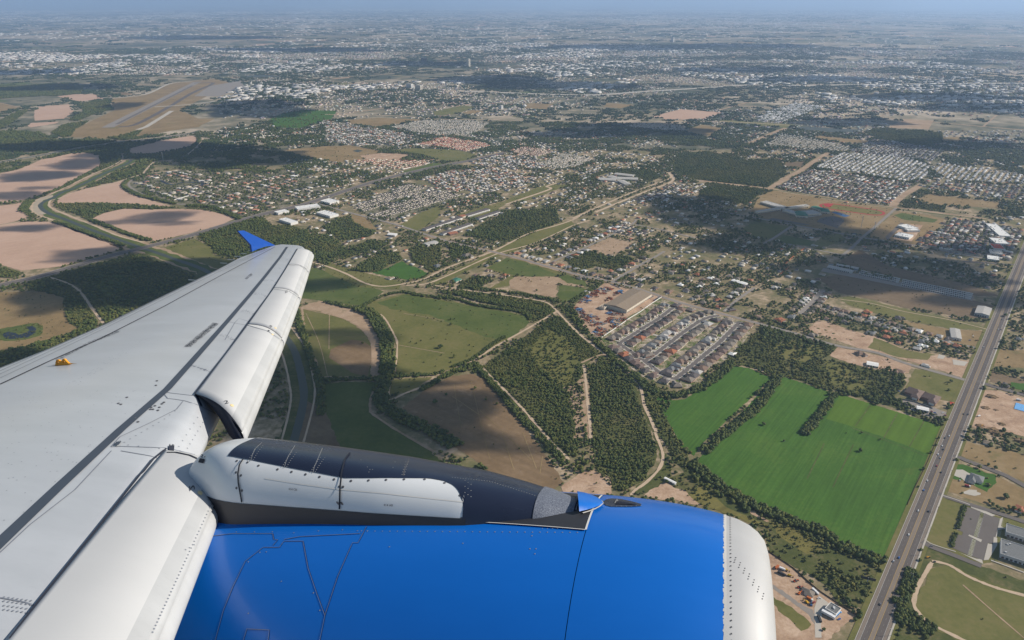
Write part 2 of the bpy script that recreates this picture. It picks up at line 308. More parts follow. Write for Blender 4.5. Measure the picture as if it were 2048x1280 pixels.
road('canal_road', M_track, 'g2', [(620, 620), (500, 670), (430, 690), (430, 745), (560, 805), (800, 900), (1000, 985), (1220, 1045)], 7, 5, wob=.4)
area('sand_bar', M_silt, 'g2', [(250, 760), (280, 700), (350, 660), (450, 640), (460, 655), (370, 685), (335, 725), (345, 770), (420, 800), (300, 815)], 4, rag=3)
road('farm_track', M_track, 'g2', [(-20, 915), (200, 860), (330, 840)], 7, 5)
road('farm_track', M_track, 'g2', [(1220, 460), (1290, 380), (1350, 350), (1560, 320), (1730, 175), (1700, 150)], 10, 5)
road('farm_track', M_track, 'g2', [(760, 590), (1000, 530), (1220, 465), (1560, 425)], 9, 5)
road('estate_wall_road', M_gray, 'g2', [(1130, 510), (1100, 560), (1230, 640), (1500, 715), (1800, 730), (2040, 850)], 9, 5)
road('woodland_track', M_track, 'D', [(290, 392), (400, 430), (470, 480), (540, 580), (605, 662)], 6, 6, wob=.4)
# highway on the left and its bridge
hw = [(-30, 580), (0, 571), (86, 551), (206, 516), (285, 496), (378, 472), (464, 446), (533, 427), (600, 411), (640, 399), (740, 366), (850, 338), (935, 322), (1010, 305)]
road('highway_shoulder', M_gray, 'S', hw, 34, 6, wob=.2); road('highway', M_asph, 'S', hw, 13, 8, off=6, excl=False); road('highway', M_lane, 'S', hw, 9, 8, off=-7, excl=False)
rd2 = [(627, 405), (697, 425), (794, 450), (857, 471), (905, 485), (961, 498), (1031, 515), (1101, 535), (1174, 554), (1228, 565), (1298, 585), (1333, 597), (1380, 611), (1523, 649), (1590, 667), (1671, 691), (1754, 706), (1812, 727), (1929, 760)]
road('country_road', M_gray, 'S', rd2, 11, 8)
road('country_road_verge', M_tan, 'S', rd2[3:14], 20, 5, wob=.6, excl=False)
# airfield
road('runway', M_gray, 'A', [(625, 742), (1150, 476)], 70, 5, False); road('runway_centre', M_asph, 'A', [(680, 722), (1120, 498)], 22, 6, False)
road('taxiway', M_lane, 'A', [(690, 738), (770, 730), (860, 690), (1000, 612), (1120, 540), (1240, 484), (1130, 484)], 34, 5)
road('closed_runway', M_conc, 'A', [(800, 755), (850, 738), (1000, 645)], 30, 5, False); road('taxiway_link', M_conc, 'A', [(900, 622), (1080, 610), (1250, 590)], 26, 5)
road('perimeter_road', M_conc, 'A', [(600, 570), (720, 566), (860, 545), (990, 487), (1120, 474)], 22, 5)
area('apron', M_gray, 'A', [(1130, 560), (1220, 500), (1400, 470), (1420, 500), (1280, 560)], 4, rag=3)
# --- middle fields
area('big_pasture', M_past, 'S', [(735, 605), (812, 587), (920, 606), (1056, 632), (1060, 643), (1000, 690), (905, 738), (860, 750), (792, 748), (792, 690), (778, 645), (742, 615)], 2, THIN)
area('green_pasture', M_pgrn, 'S', [(755, 605), (812, 589), (1054, 632), (1058, 644), (1030, 672), (998, 682), (942, 662), (856, 630), (781, 618)], 3, (5, .3, .5, .4), 4)
area('round_field', M_tan, 'g3', [(295, 78), (400, 30), (500, 10), (700, 60), (860, 110), (975, 175), (1040, 300), (1075, 420), (1085, 500), (1078, 620), (1062, 745), (760, 755), (505, 758), (430, 560), (345, 340)], 2)
area('round_pasture', M_past, 'g3', [(320, 88), (450, 105), (600, 145), (780, 215), (900, 300), (965, 380), (990, 480), (990, 600), (982, 742), (510, 748), (440, 560), (350, 330)], 3)
area('dry_patch', M_pbrn, 'g3', [(620, 470), (760, 390), (880, 400), (930, 470), (985, 580), (980, 735), (740, 735), (640, 640)], 4, rag=12)
area('dark_pasture', M_pgrn, 'g3', [(512, 822), (700, 800), (1030, 805), (1000, 900), (978, 1060), (1000, 1110), (1250, 1268), (1500, 1420), (1700, 1600), (620, 1500), (560, 1250), (540, 1100)], 2)
area('field_corner', M_brown, 'H', [(0, 350), (90, 570), (180, 700), (0, 700), (-200, 600), (-100, 300)], 3)
area('brown_hill', M_pbrn, 'S', [(905, 752), (948, 748), (970, 758), (1010, 808), (1050, 855), (1095, 915), (1128, 965), (1100, 985), (1000, 960), (955, 925), (900, 888), (850, 845), (805, 815), (850, 780)], 2, (3, .3, .6, .4))
area('small_pasture', M_past, 'g3', [(1190, 780), (1400, 760), (1580, 755), (1440, 850), (1200, 930), (1170, 900)], 2, (50, .5, .8, .5))
area('long_pasture', M_pgrn, 'S', [(605, 540), (632, 535), (660, 545), (700, 560), (768, 583), (728, 612), (690, 608), (600, 596)], 2, THIN)
area('weedy_lot', M_lawn, 'f8', [(1180, 1060), (1390, 990), (1560, 910), (1640, 960), (1740, 990), (1900, 1070), (1800, 1130), (1640, 1150), (1400, 1110)], 3, (15, .4, .7, .5))
area('meadow', M_past, 'g4', [(300, 460), (480, 365), (640, 390), (800, 440), (980, 500), (900, 530), (560, 520), (510, 600), (310, 640), (520, 520)], 2, THIN)
area('meadow', M_pgrn, 'g4', [(320, 455), (480, 370), (640, 400), (930, 520), (700, 525), (540, 510), (400, 470)], 3, None, 4)
area('gravel_patch', M_tan, 'g4', [(515, 560), (560, 525), (900, 530), (1150, 620), (920, 590), (910, 700), (780, 700), (640, 660), (520, 630)], 4, (12, .4, .8, .5), 4)
area('meadow', M_pgrn, 'g4', [(925, 530), (1000, 510), (1150, 560), (1180, 610), (1000, 580)], 4); area('meadow', M_pgrn, 'g4', [(930, 600), (1060, 610), (1180, 640), (1060, 720), (960, 750), (920, 690)], 4)
area('levee_grass', M_past, 'E', [(620, 420), (960, 250), (1240, 110), (1430, 60), (1460, 90), (1200, 205), (960, 290), (660, 440)], 3, None, 3)
area('levee_scrub', M_past, 'E', [(0, 300), (250, 370), (450, 420), (430, 460), (200, 450), (0, 360)], 2, (60, .3, .6, .45))
area('pale_plot', M_tan, 'g4', [(1170, 280), (1370, 195), (1560, 240), (1470, 310), (1340, 355), (1230, 320)], 3, (12, .3, .6, .5))
area('dry_strip', M_dry, 'f8', [(900, 330), (960, 300), (1120, 370), (1240, 510), (1090, 490), (930, 400)], 3); area('dry_strip', M_past, 'f8', [(1540, 440), (1780, 300), (2048, 200), (2048, 330), (1850, 480), (1700, 530)], 3)
area('drain_meadow', M_past, 'B', [(760, 1250), (1040, 1170), (1290, 1070), (1420, 1075), (1200, 1160), (1050, 1190), (900, 1280)], 3, THIN)
area('dry_meadow', M_dry, 'B', [(0, 860), (140, 845), (330, 880), (240, 920), (80, 945), (0, 930)], 2, THIN); area('dry_meadow', M_past, 'B', [(390, 875), (500, 862), (740, 870), (880, 895), (830, 935), (700, 940), (560, 900)], 2, THIN)
area('bare_lots', M_dirt, 'B', [(200, 905), (330, 890), (500, 900), (420, 935), (260, 940)], 2); area('small_green', M_pgrn, 'B', [(440, 1000), (640, 945), (720, 960), (520, 1010)], 2)
area('dry_meadow', M_dry, 'B', [(120, 700), (300, 685), (430, 690), (560, 695), (300, 740), (150, 720)], 2); area('dry_meadow', M_dry, 'B', [(800, 655), (860, 640), (940, 648), (840, 668)], 2); area('dry_meadow', M_past, 'B', [(630, 650), (800, 612), (870, 625), (760, 665), (640, 672)], 2)
area('pale_lot', M_tan, 'B', [(1090, 1040), (1170, 1020), (1260, 1035), (1200, 1055)], 3)
area('dry_meadow', M_dry, 'B', [(1180, 600), (1330, 605), (1290, 640), (1150, 630)], 2, rag=4); area('dry_meadow', M_dry, 'B', [(1640, 600), (1800, 610), (1720, 630), (1620, 622)], 2, rag=4); area('bare_ground', M_soil, 'B', [(1900, 680), (2036, 645), (2100, 650), (2200, 690), (2050, 695)], 2, rag=4)
# --- right side
area('green_crop_field', M_crop, 'S', [(1312, 793), (1345, 801), (1370, 799), (1462, 731), (1500, 737), (1532, 751), (1545, 756), (1450, 845), (1402, 890), (1388, 912), (1362, 893), (1340, 850), (1320, 818)], 3, None, 1)
area('green_crop_field', M_crop, 'S', [(1545, 757), (1565, 753), (1668, 787), (1884, 852), (1886, 868), (1866, 910), (1838, 975), (1800, 1060), (1768, 1114), (1745, 1110), (1700, 1094), (1600, 1047), (1520, 1020), (1460, 980), (1402, 940), (1392, 925), (1440, 868), (1500, 808)], 3, None, 1)
area('lime_green_field', M_lime, 'S', [(1681, 789), (1720, 801), (1800, 826), (1884, 852), (1885, 868), (1862, 912), (1820, 894), (1760, 872), (1700, 852), (1652, 838)], 4, None, 0.8)
area('scrubland', M_scrub, 'S', [(1392, 935), (1460, 988), (1520, 1025), (1600, 1052), (1700, 1100), (1770, 1118), (1782, 1128), (1745, 1225), (1715, 1212), (1620, 1150), (1540, 1108), (1530, 1060), (1490, 1040), (1400, 1010), (1330, 960)], 2, (150, .5, 1.0, .46))
area('golden_scrub', M_gold, 'g5', [(880, 560), (960, 480), (1080, 480), (1260, 620), (1340, 720), (1660, 880), (1900, 1000), (1700, 960), (1340, 800), (1060, 720), (930, 620)], 3, None, 4)
area('reed_bed', M_gold, 'G', [(540, 590), (640, 600), (860, 720), (880, 780), (760, 790), (640, 700)], 3, (300, .15, .35, .3), 4)
area('dirt_yard', M_dirt, 'g5', [(300, 590), (390, 510), (480, 475), (560, 410), (700, 480), (830, 520), (880, 580), (1080, 730), (900, 700), (700, 640), (500, 640)], 4, (10, .3, .6, .5), 2)
area('dirt_bank', M_dirt, 'g5', [(1640, 780), (1700, 770), (1800, 850), (1930, 920), (1880, 925), (1740, 860)], 4, None, 2)
area('gravel_bank', M_dirt, 'H', [(1380, 800), (1480, 720), (1560, 700), (1660, 740), (1670, 830), (1560, 880), (1400, 850)], 4, (25, .4, .8, .5), 3)
area('east_verge', M_scrub, 'S', [(1116, 640), (1200, 700), (1262, 755), (1300, 830), (1330, 905), (1345, 950), (1300, 985), (1262, 985), (1322, 930), (1318, 900), (1290, 830), (1255, 765), (1195, 712)], 1, (140, .5, .9, .45))
area('construction_yard', M_dirt, 'f4', [(-500, -240), (0, 60), (400, 330), (700, 600), (850, 720), (1200, 950), (1470, 1120), (1250, 1300), (800, 1700), (-600, 1700)], 4, None, 1.5)
area('gravel_strip', M_past, 'f4', [(30, 780), (200, 880), (480, 1060), (700, 1280), (560, 1400), (300, 1180), (40, 930)], 5, (30, .2, .4, .5), 2)
area('concrete_pad', M_conc, 'f4', [(830, 780), (1050, 950), (890, 1060), (870, 1300), (880, 1500), (770, 1500), (755, 1000)], 6, None, 0.0)
area('gravel_drive', M_gray, 'f4', [(0, 570), (250, 720), (480, 900), (750, 1040), (765, 1290), (640, 1100), (380, 900), (150, 730), (0, 650)], 5, None, 1.0)
# east of the avenue
area('east_field', M_dry, 'f7', [(1690, 0), (2300, 0), (2300, 220), (1650, 190), (1660, 90)], 2, THIN); area('east_field', M_brown, 'f7', [(1650, 250), (2300, 420), (2300, 500), (1620, 370)], 2, (30, .4, .9, .5)); area('east_lawn', M_lawn, 'f7', [(1880, 380), (2100, 400), (2100, 490), (1870, 440)], 4)
area('building_site', M_dirt, 'f7', [(1535, 470), (1700, 465), (2025, 560), (2300, 640), (2300, 1080), (2025, 1010), (1800, 950), (1400, 900), (1390, 830), (1450, 680)], 3, None, 2)
area('east_field', M_dry, 'f5', [(980, 180), (1200, 230), (1500, 290), (2200, 470), (2200, 960), (2048, 900), (1560, 650), (1100, 500), (900, 420)], 2, THIN)
area('east_field', M_dry, 'f5', [(810, 560), (1100, 600), (1600, 790), (2200, 1100), (2200, 1400), (1300, 1250), (660, 1010)], 2, THIN); area('house_lawn', M_lawn, 'f5', [(830, 560), (1100, 620), (1560, 780), (1560, 900), (1420, 1060), (1240, 990), (1050, 870), (790, 820), (800, 650)], 4, (30, .4, .7, .5))
area('paved_court', M_conc, 'f5', [(850, 680), (1000, 680), (1160, 770), (1170, 900), (1210, 940), (1060, 900), (980, 830), (820, 770)], 6, None, 0); area('paved_court', M_conc, 'f5', [(1110, 1020), (1240, 1030), (1240, 1060), (1310, 1080), (1300, 1110), (1200, 1130), (1020, 1090), (1015, 1060)], 6, None, 0)
area('church_lawn', M_past, 'f6', [(640, 20), (1140, 200), (1260, 240), (1440, 320), (1680, 390), (2200, 540), (2200, 700), (1750, 700), (1600, 1120), (1330, 1180), (480, 860), (350, 760)], 2, (12, .3, .5, .5))
area('car_park', M_asph, 'f6', [(1055, 200), (1310, 290), (1090, 1025), (822, 905), (898, 670), (990, 695), (1005, 635), (922, 602)], 5, None, 0); area('car_park', M_asph, 'f6', [(1368, 312), (1630, 405), (1530, 840), (1430, 820), (1355, 1118), (1152, 1050)], 5, None, 0)
area('footpath', M_conc, 'f6', [(1095, 700), (1110, 680), (1330, 770), (1310, 812)], 7, None, 0); area('footpath', M_conc, 'f6', [(1530, 720), (1590, 740), (1590, 860), (1440, 1110), (1360, 1118), (1430, 830), (1520, 850)], 6, None, 0); area('footpath', M_conc, 'f6', [(1640, 410), (1690, 380), (1650, 540), (1750, 580), (1600, 600), (1580, 720), (1535, 820)], 6, None, 0)
area('driveway', M_conc, 'f6', [(1130, 165), (1560, 350), (1500, 370), (1370, 312), (1240, 262), (1140, 220)], 6, None, 0); area('driveway', M_conc, 'f6', [(880, 950), (1350, 1180), (1330, 1100), (1230, 1090), (1010, 1010), (900, 960)], 4, None, 0)
area('ball_meadow', M_past, 'G', [(1490, 870), (1600, 850), (1800, 930), (2036, 1010), (2200, 1060), (2200, 1500), (1800, 1340), (1480, 1200), (1410, 1120), (1400, 1050), (1450, 960)], 3, None, 3); area('east_verge_south', M_scrub, 'G', [(1440, 740), (1500, 740), (2200, 1000), (2200, 1080), (1800, 960), (1600, 850), (1500, 860), (1420, 980), (1400, 1080), (1480, 1180), (1700, 1290), (1240, 1290), (1300, 1100)], 2, (45, .4, .9, .5))
road('dirt_loop', M_track, 'G', [(1500, 830), (1470, 880), (1420, 970), (1395, 1060), (1420, 1120), (1500, 1190), (1700, 1290)], 5, 6, wob=.5); road('dirt_loop', M_track, 'G', [(1500, 820), (1600, 845), (1700, 905), (1800, 950), (1900, 985), (2050, 1025)], 5, 6, wob=.5); road('footworn_path', M_tan, 'G', [(1680, 960), (1850, 1110), (2036, 1270)], 2, 6, wob=.5)
# cleared land between the avenue and the estates
area('cleared_land', M_dirt, 'F', [(770, 700), (830, 650), (880, 648), (1000, 690), (1180, 740), (1370, 820), (1500, 835), (1745, 885), (1692, 985), (1540, 930), (1390, 885), (1080, 805)], 2, (6, .3, .6, .5)); area('cleared_land', M_past, 'F', [(1170, 745), (1370, 820), (1520, 840), (1470, 870), (1300, 860), (1130, 800)], 3, None, 4)
area('concrete_slab', M_conc, 'F', [(1620, 870), (1710, 885), (1690, 908), (1625, 900)], 5, None, 0.3); area('concrete_slab', M_conc, 'F', [(1540, 840), (1580, 850), (1565, 868), (1532, 862)], 5, None, 0.3)
area('grass_lot', M_past, 'f7', [(755, 220), (960, 250), (1320, 350), (1310, 430), (1250, 610), (1100, 590), (650, 450), (700, 310)], 3, (6, .4, .7, .5)); area('farmyard', M_dirt, 'F', [(900, 850), (950, 800), (1060, 820), (1380, 890), (1370, 950), (1180, 930), (1050, 900)], 3, (20, .4, .8, .5)); area('car_yard', M_gray, 'f7', [(480, 590), (560, 560), (900, 640), (1150, 740), (1130, 830), (1020, 840), (700, 700)], 3, None, 1)
area('brown_field', M_brown, 'F', [(830, 395), (1000, 370), (1080, 385), (1350, 440), (1760, 530), (1880, 565), (1850, 640), (1650, 620), (1350, 570), (1150, 520), (950, 480)], 2, THIN); area('olive_strip', M_past, 'F', [(960, 520), (1010, 500), (1150, 530), (1400, 590), (1640, 640), (1840, 690), (1820, 700), (1600, 690), (1240, 620), (1030, 560)], 3, (8, .4, .8, .5)); area('dry_strip', M_dry, 'F', [(1240, 625), (1600, 695), (1830, 705), (1780, 800), (1560, 760), (1400, 680)], 2, (30, .4, .8, .5))
area('red_earth', M_brown, 'F', [(1080, 230), (1250, 330), (1430, 370), (1700, 430), (1900, 500), (1760, 500), (1340, 400), (1060, 340), (950, 310)], 2, (12, .4, .9, .5))
area('school_ground', M_dry, 'g1', [(150, 80), (290, 10), (560, 50), (900, 110), (1330, 160), (1180, 280), (1060, 385), (870, 360), (620, 320), (200, 240), (90, 190)], 2, THIN); area('plot_ground', M_dry, 'g1', [(1340, 180), (1640, 220), (1750, 250), (1620, 420), (1560, 480), (1100, 400), (1200, 290)], 2, THIN)
area('shaded_lot', M_past, 'g1', [(20, 330), (120, 270), (430, 310), (290, 415), (100, 400)], 2, THIN); area('shaded_lot', M_pgrn, 'g1', [(310, 430), (380, 385), (560, 420), (640, 440), (600, 480), (420, 460)], 2, THIN); area('shaded_lot', M_past, 'g1', [(610, 470), (700, 400), (850, 370), (900, 420), (700, 500)], 2, SPARSE)
area('grass_basin', M_pgrn, 'g1', [(1310, 215), (1380, 195), (1600, 235), (1690, 255), (1650, 280), (1400, 255)], 3); area('orchard_ground', M_dry, 'C', [(50, 765), (160, 725), (290, 745), (200, 795)], 2); area('dry_meadow', M_dry, 'C', [(480, 1150), (590, 1105), (760, 1130), (900, 1170), (640, 1182)], 3); area('bare_lot', M_tan, 'C', [(1240, 742), (1350, 692), (1510, 702), (1480, 752)], 3); area('dry_meadow', M_dry, 'C', [(830, 788), (1150, 822), (1110, 840), (810, 805)], 3); area('dry_meadow', M_dry, 'C', [(1210, 822), (1460, 848), (1410, 866), (1220, 845)], 3); area('dry_meadow', M_dry, 'C', [(1560, 800), (1690, 795), (1660, 830), (1560, 820)], 3); area('red_farmland', M_soil, 'C', [(-60, 660), (40, 635), (280, 655), (180, 692), (-60, 695)], 3); area('brown_lot', M_brown, 'C', [(640, 950), (760, 940), (740, 975), (650, 972)], 3); area('dry_meadow', M_dry, 'C', [(1420, 1160), (1480, 1130), (1730, 1160), (1900, 1180), (1880, 1210), (1500, 1190)], 3, THIN)
area('lake', M_water, 'C', [(715, 742), (760, 736), (900, 745), (1090, 755), (1105, 762), (1040, 768), (940, 772), (800, 762)], 5, None, 2); area('retention_pond', M_water, 'A', [(1420, 440), (1540, 436), (1620, 442), (1590, 450), (1430, 450)], 5, None, 2); area('pond', M_water, 'B', [(160, 878), (190, 870), (222, 878), (190, 886)], 5, None, 1); area('canal_reach', M_past, 'C', [(250, 700), (330, 700), (700, 725), (650, 745), (330, 715)], 3, None, 2)
for v_, l_, w_ in (('A', [(930, 1050), (1000, 1075), (1080, 1060), (1180, 1070), (1100, 1100), (1000, 1110)], 12),): road('estate_lagoon', M_pond, v_, l_, w_, 5)
CLEAR = []
for nm_, mt_, v_, p_, k_ in (('woodland_clearing', M_past, 'E', [(1190, 800), (1300, 690), (1400, 740), (1490, 850), (1450, 960), (1400, 1040), (1300, 970), (1230, 880)], .35), ('bare_strip', M_tan, 'E', [(1400, 1040), (1480, 980), (1510, 920), (1530, 1000), (1535, 1200), (1545, 1330), (1460, 1330), (1455, 1180)], .5), ('brush_clearing', M_past, 'F', [(560, 790), (680, 760), (880, 800), (900, 840), (760, 880), (640, 860)], .35), ('hedge_gap', M_past, 'f7', [(-330, 120), (-100, 160), (200, 420), (100, 520), (-200, 380)], .4), ('weedy_gap', M_pgrn, 'D', [(560, 420), (700, 360), (760, 420), (640, 520)], .5)):
    A_c = G(v_, p_); CLEAR.append((np.array(A_c), k_)); obj(nm_, poly_mesh(nm_, A_c, 0.06 + .08 * 4 + .02, 6), mt_, kind='structure')
for l_ in ([(750, 200), (770, 330), (800, 480)], [(850, 180), (900, 400), (960, 640)], [(900, 350), (1040, 480), (1200, 640)], [(740, 270), (900, 380)], [(1030, 480), (1100, 700)], [(1265, 620), (1250, 720)], [(1150, 480), (1230, 690)]): road('wheel_track', M_dry, 'H', l_, 1.4, 5, wob=.6, excl=False)
for l_ in ([(240, 640), (60, 890)], [(550, 740), (390, 1030)], [(860, 830), (690, 1130)], [(0, 900), (480, 1080), (920, 1250)], [(-300, 1090), (-500, 1500)], [(40, 1100), (-200, 1600)]): road('field_line', M_wood, 'f7', l_, 1.3, 5.5, wob=.6, excl=False)
for l_ in ([(350, 130), (480, 420), (560, 740)], [(580, 100), (575, 480)], [(1300, 130), (1700, 200)], [(1250, 440), (1700, 520)]): road('wheel_track', M_tan, 'g3', l_, 1.3, 5, wob=.6, excl=False)
# tracks
road('dirt_track', M_track, 'E', [(640, 440), (800, 465), (1000, 490), (1230, 525), (1300, 545), (1350, 590), (1420, 665), (1500, 740), (1640, 850), (1800, 985), (1840, 1050), (1855, 1130), (1890, 1210), (1925, 1290)], 6, 7, wob=.4)
road('dirt_track', M_track, 'H', [(1918, 480), (1950, 555), (1966, 620), (1945, 690), (1870, 770), (1800, 820), (1780, 850)], 5, 7, wob=.5)
road('dirt_track', M_track, 'E', [(1350, 590), (1180, 690), (1000, 790), (880, 865), (770, 922), (640, 1000), (540, 1040), (460, 1070), (380, 1105), (368, 1060), (378, 985)], 6, 7, wob=.5)
road('dirt_track', M_track, 'H', [(885, 70), (980, 170), (1100, 290), (1200, 400), (1320, 540), (1420, 640)], 5, 7, wob=.8); road('dirt_track', M_track, 'E', [(1505, 900), (1515, 980), (1525, 1090), (1540, 1240), (1545, 1330)], 5, 7, wob=.9); road('dirt_track', M_tan, 'E', [(1490, 890), (1600, 845), (1640, 850)], 5, 7)
road('levee_road', M_track, 'E', [(-100, 300), (0, 325), (120, 370), (230, 425), (330, 445), (450, 432), (560, 408), (660, 362), (760, 318), (980, 240), (1180, 140), (1330, 95), (1440, 58), (1560, -5)], 7, 7, wob=.5); road('levee_road', M_track, 'E', [(470, 440), (590, 430), (700, 388), (830, 330), (960, 272), (1050, 240), (1200, 200), (1340, 140), (1440, 92), (1540, 60)], 6, 7, wob=.6)
road('levee_road', M_track, 'S', [(1145, 437), (1248, 392), (1300, 372), (1340, 357), (1334, 346), (1300, 338), (1214, 330)], 9, 7); road('levee_road', M_track, 'S', [(1190, 425), (1290, 384), (1345, 362), (1338, 345)], 12, 6); road('dirt_road', M_track, 'B', [(1050, 1190), (1170, 1150), (1310, 1100), (1290, 1085), (1350, 1065)], 12, 7)
road('field_path', M_track, 'g3', [(1080, 140), (1140, 210), (1210, 340), (1240, 420), (1235, 560), (1215, 700), (1195, 735)], 4, 7, wob=.8); road('field_path', M_tan, 'g3', [(1040, 815), (985, 950), (978, 1070), (1010, 1120), (1250, 1280), (1600, 1480)], 5, 7, wob=.6); road('field_path', M_tan, 'g3', [(330, 90), (600, 150), (800, 220), (930, 330), (990, 440), (990, 740)], 2.5, 7)
road('side_street', M_gray, 'g4', [(860, 410), (940, 370), (1130, 290), (1370, 175), (1550, 80), (1590, 40)], 8, 7); road('side_street', M_gray, 'g4', [(1390, 570), (1550, 470), (1740, 365), (1830, 310)], 9, 7); road('side_street', M_gray, 'g4', [(1550, 80), (1700, 105), (1900, 150), (2100, 200)], 8, 7); road('side_street', M_gray, 'F', [(150, 460), (290, 590)][::-1] if False else [(290, 592), (360, 530), (470, 452)], 8, 7); road('side_street', M_gray, 'F', [(730, 605), (800, 540), (870, 465)], 11, 7, False); road('side_street', M_gray, 'F', [(800, 560), (960, 600), (1200, 660), (1400, 720), (1600, 770), (1790, 808)], 8, 7)
road('collector_road', M_gray, 'g1', [(-250, 170), (0, 215), (300, 270), (600, 325), (1000, 400), (1230, 435), (1500, 475), (1750, 520), (2100, 590)], 12, 7); road('side_street', M_gray, 'g1', [(880, 555), (960, 490), (1040, 410), (1180, 290), (1330, 155)], 10, 7); road('side_street', M_gray, 'g1', [(200, 460), (290, 410), (440, 310)], 10, 7); road('side_street', M_gray, 'g1', [(380, 455), (540, 490), (880, 555)], 8, 7)
road('canal_levee', M_tan, 'g1', [(-350, -80), (250, -10), (400, 20), (700, 60), (1000, 110), (1330, 155), (1600, 185), (2100, 250)], 26, 4); road('canal_channel', M_pgrn, 'g1', [(250, -5), (700, 62), (1330, 158), (2100, 255)], 9, 5); road('canal_levee', M_tan, 'C', [(1270, 1200), (1330, 1140), (1440, 1075)], 26, 4); road('canal_levee', M_tan, 'C', [(560, 1095), (650, 1040), (750, 985), (830, 930), (900, 890)], 26, 4); road('canal_levee', M_tan, 'C', [(440, 835), (560, 780), (650, 745)], 26, 4); road('storage_lane', M_gray, 'g1', [(700, 680), (1000, 735), (1380, 810), (1990, 930)], 34, 4)
road('expressway', M_conc, 'S', [(930, 182), (1050, 187), (1180, 190), (1290, 183), (1420, 175), (1500, 170), (1600, 171), (1800, 168), (2100, 166)], 60, 4)
road('far_canal_road', M_track, 'S', [(650, 229), (800, 232), (870, 238), (1000, 240), (1100, 242), (1300, 245), (1440, 243), (1600, 252)], 14, 5); road('farm_lane', M_track, 'F', [(960, 520), (1150, 545), (1330, 590), (1600, 640), (1840, 700)], 3, 8)

# the avenue: concrete edge, dark lanes, tan centre lane, lines
av = [(1742, 1280), (1814, 1105), (1912, 851), (1977, 698), (2011, 612), (2054, 499)]
p0 = np.array(gp(1738, 1290)); p1 = np.array(gp(2055, 497)); ad = (p1 - p0) / np.linalg.norm(p1 - p0)
avl = [tuple(p0 - ad * 300), tuple(p0 + ad * 9000)]
road('avenue', M_asph, None, avl, 30, 8, False)
for nm, m_, w_, o_ in (('travel_lanes', M_lane, 7.4, 6.6), ('travel_lanes', M_lane, 7.4, -6.6), ('turn_lane', M_turn, 4.6, 0), ('edge_lane', M_turn, 3.4, 12.6), ('edge_lane', M_turn, 3.4, -12.6)): road(nm, m_, None, avl, w_, 9, False, excl=False, off=o_)
for nm, m_, w_, o_ in (('yellow_line', M_ywl, 0.28, 2.45), ('yellow_line', M_ywl, 0.28, -2.45), ('edge_line', M_whl, 0.25, 10.6), ('edge_line', M_whl, 0.25, -10.6)): road(nm, m_, None, avl, w_, 10, False, excl=False, off=o_)
road('kerb', M_conc, None, avl, 0.7, 10.4, False, excl=False, off=15.2); road('pavement', M_conc, None, avl, 2.2, 10.4, False, excl=False, off=-16.3); road('verge', M_past, None, avl, 44, 7, False, excl=False)
v, f = [], []; an = np.array([-ad[1], ad[0]])
for k in range(150):
    for o_ in (6.5, -6.5):
        c = p0 + ad * (12 * k - 200) + an * o_; b = len(v)
        for s, w_ in ((0, -.12), (3.4, -.12), (3.4, .12), (0, .12)): q = c + ad * s + an * w_; v.append((q[0], q[1], 1.02))
        f.append((b, b + 1, b + 2, b + 3))
obj('lane_dashes', mesh_from('dashes', v, f), M_dash, kind='structure')
road('side_road', M_asph, 'f5', [(820, 440), (960, 480), (1100, 540), (1500, 690), (1750, 790), (2100, 985)], 10, 9); road('side_road', M_asph, 'f6', [(560, -30), (700, 30), (1130, 172), (1600, 315), (2100, 480)], 9, 9); road('side_road', M_asph, 'f6', [(300, 800), (470, 890), (800, 1015), (1320, 1220)], 9, 9); road('side_road', M_asph, 'F', [(1760, 995), (1850, 1025), (2100, 1095)], 12, 9); road('side_road', M_asph, 'F', [(1680, 300), (1990, 320)], 10, 9)
road('pavement', M_conc, 'f6', [(640, 8), (900, 90), (1120, 172)], 1.6, 10.5); road('pavement', M_conc, 'f6', [(345, 755), (480, 845), (880, 975)], 1.6, 10.5); road('pavement', M_conc, 'f6', [(1480, 1120), (1700, 1200), (2048, 1330)], 2.2, 10.5)
# parking bay lines
v, f = [], []
def bays(view, a, b, n, depth):
    A, B = [np.array(q) for q in G(view, [a, b])]; d = (B - A) / np.linalg.norm(B - A); nn = np.array([-d[1], d[0]]) * depth
    for k in range(n + 1):
        c = A + (B - A) * k / n; q = len(v)
        for s, t in ((-.2, 0), (.2, 0), (.2, 1), (-.2, 1)): e = c + d * s + nn * t; v.append((e[0], e[1], 0.62))
        f.append((q, q + 1, q + 2, q + 3))
bays('f6', (1058, 205), (925, 600), 19, -5.2); bays('f6', (900, 672), (825, 900), 12, -5.2); bays('f6', (1306, 292), (1200, 690), 19, 5.2); bays('f6', (1165, 760), (1095, 1015), 12, 5.2)
bays('f6', (1370, 316), (1255, 720), 20, -5.2); bays('f6', (1225, 790), (1155, 1045), 12, -5.2); bays('f6', (1625, 410), (1570, 700), 15, 5.2)
obj('parking_bay_lines', mesh_from('bays', v, f), M_whl, kind='structure')
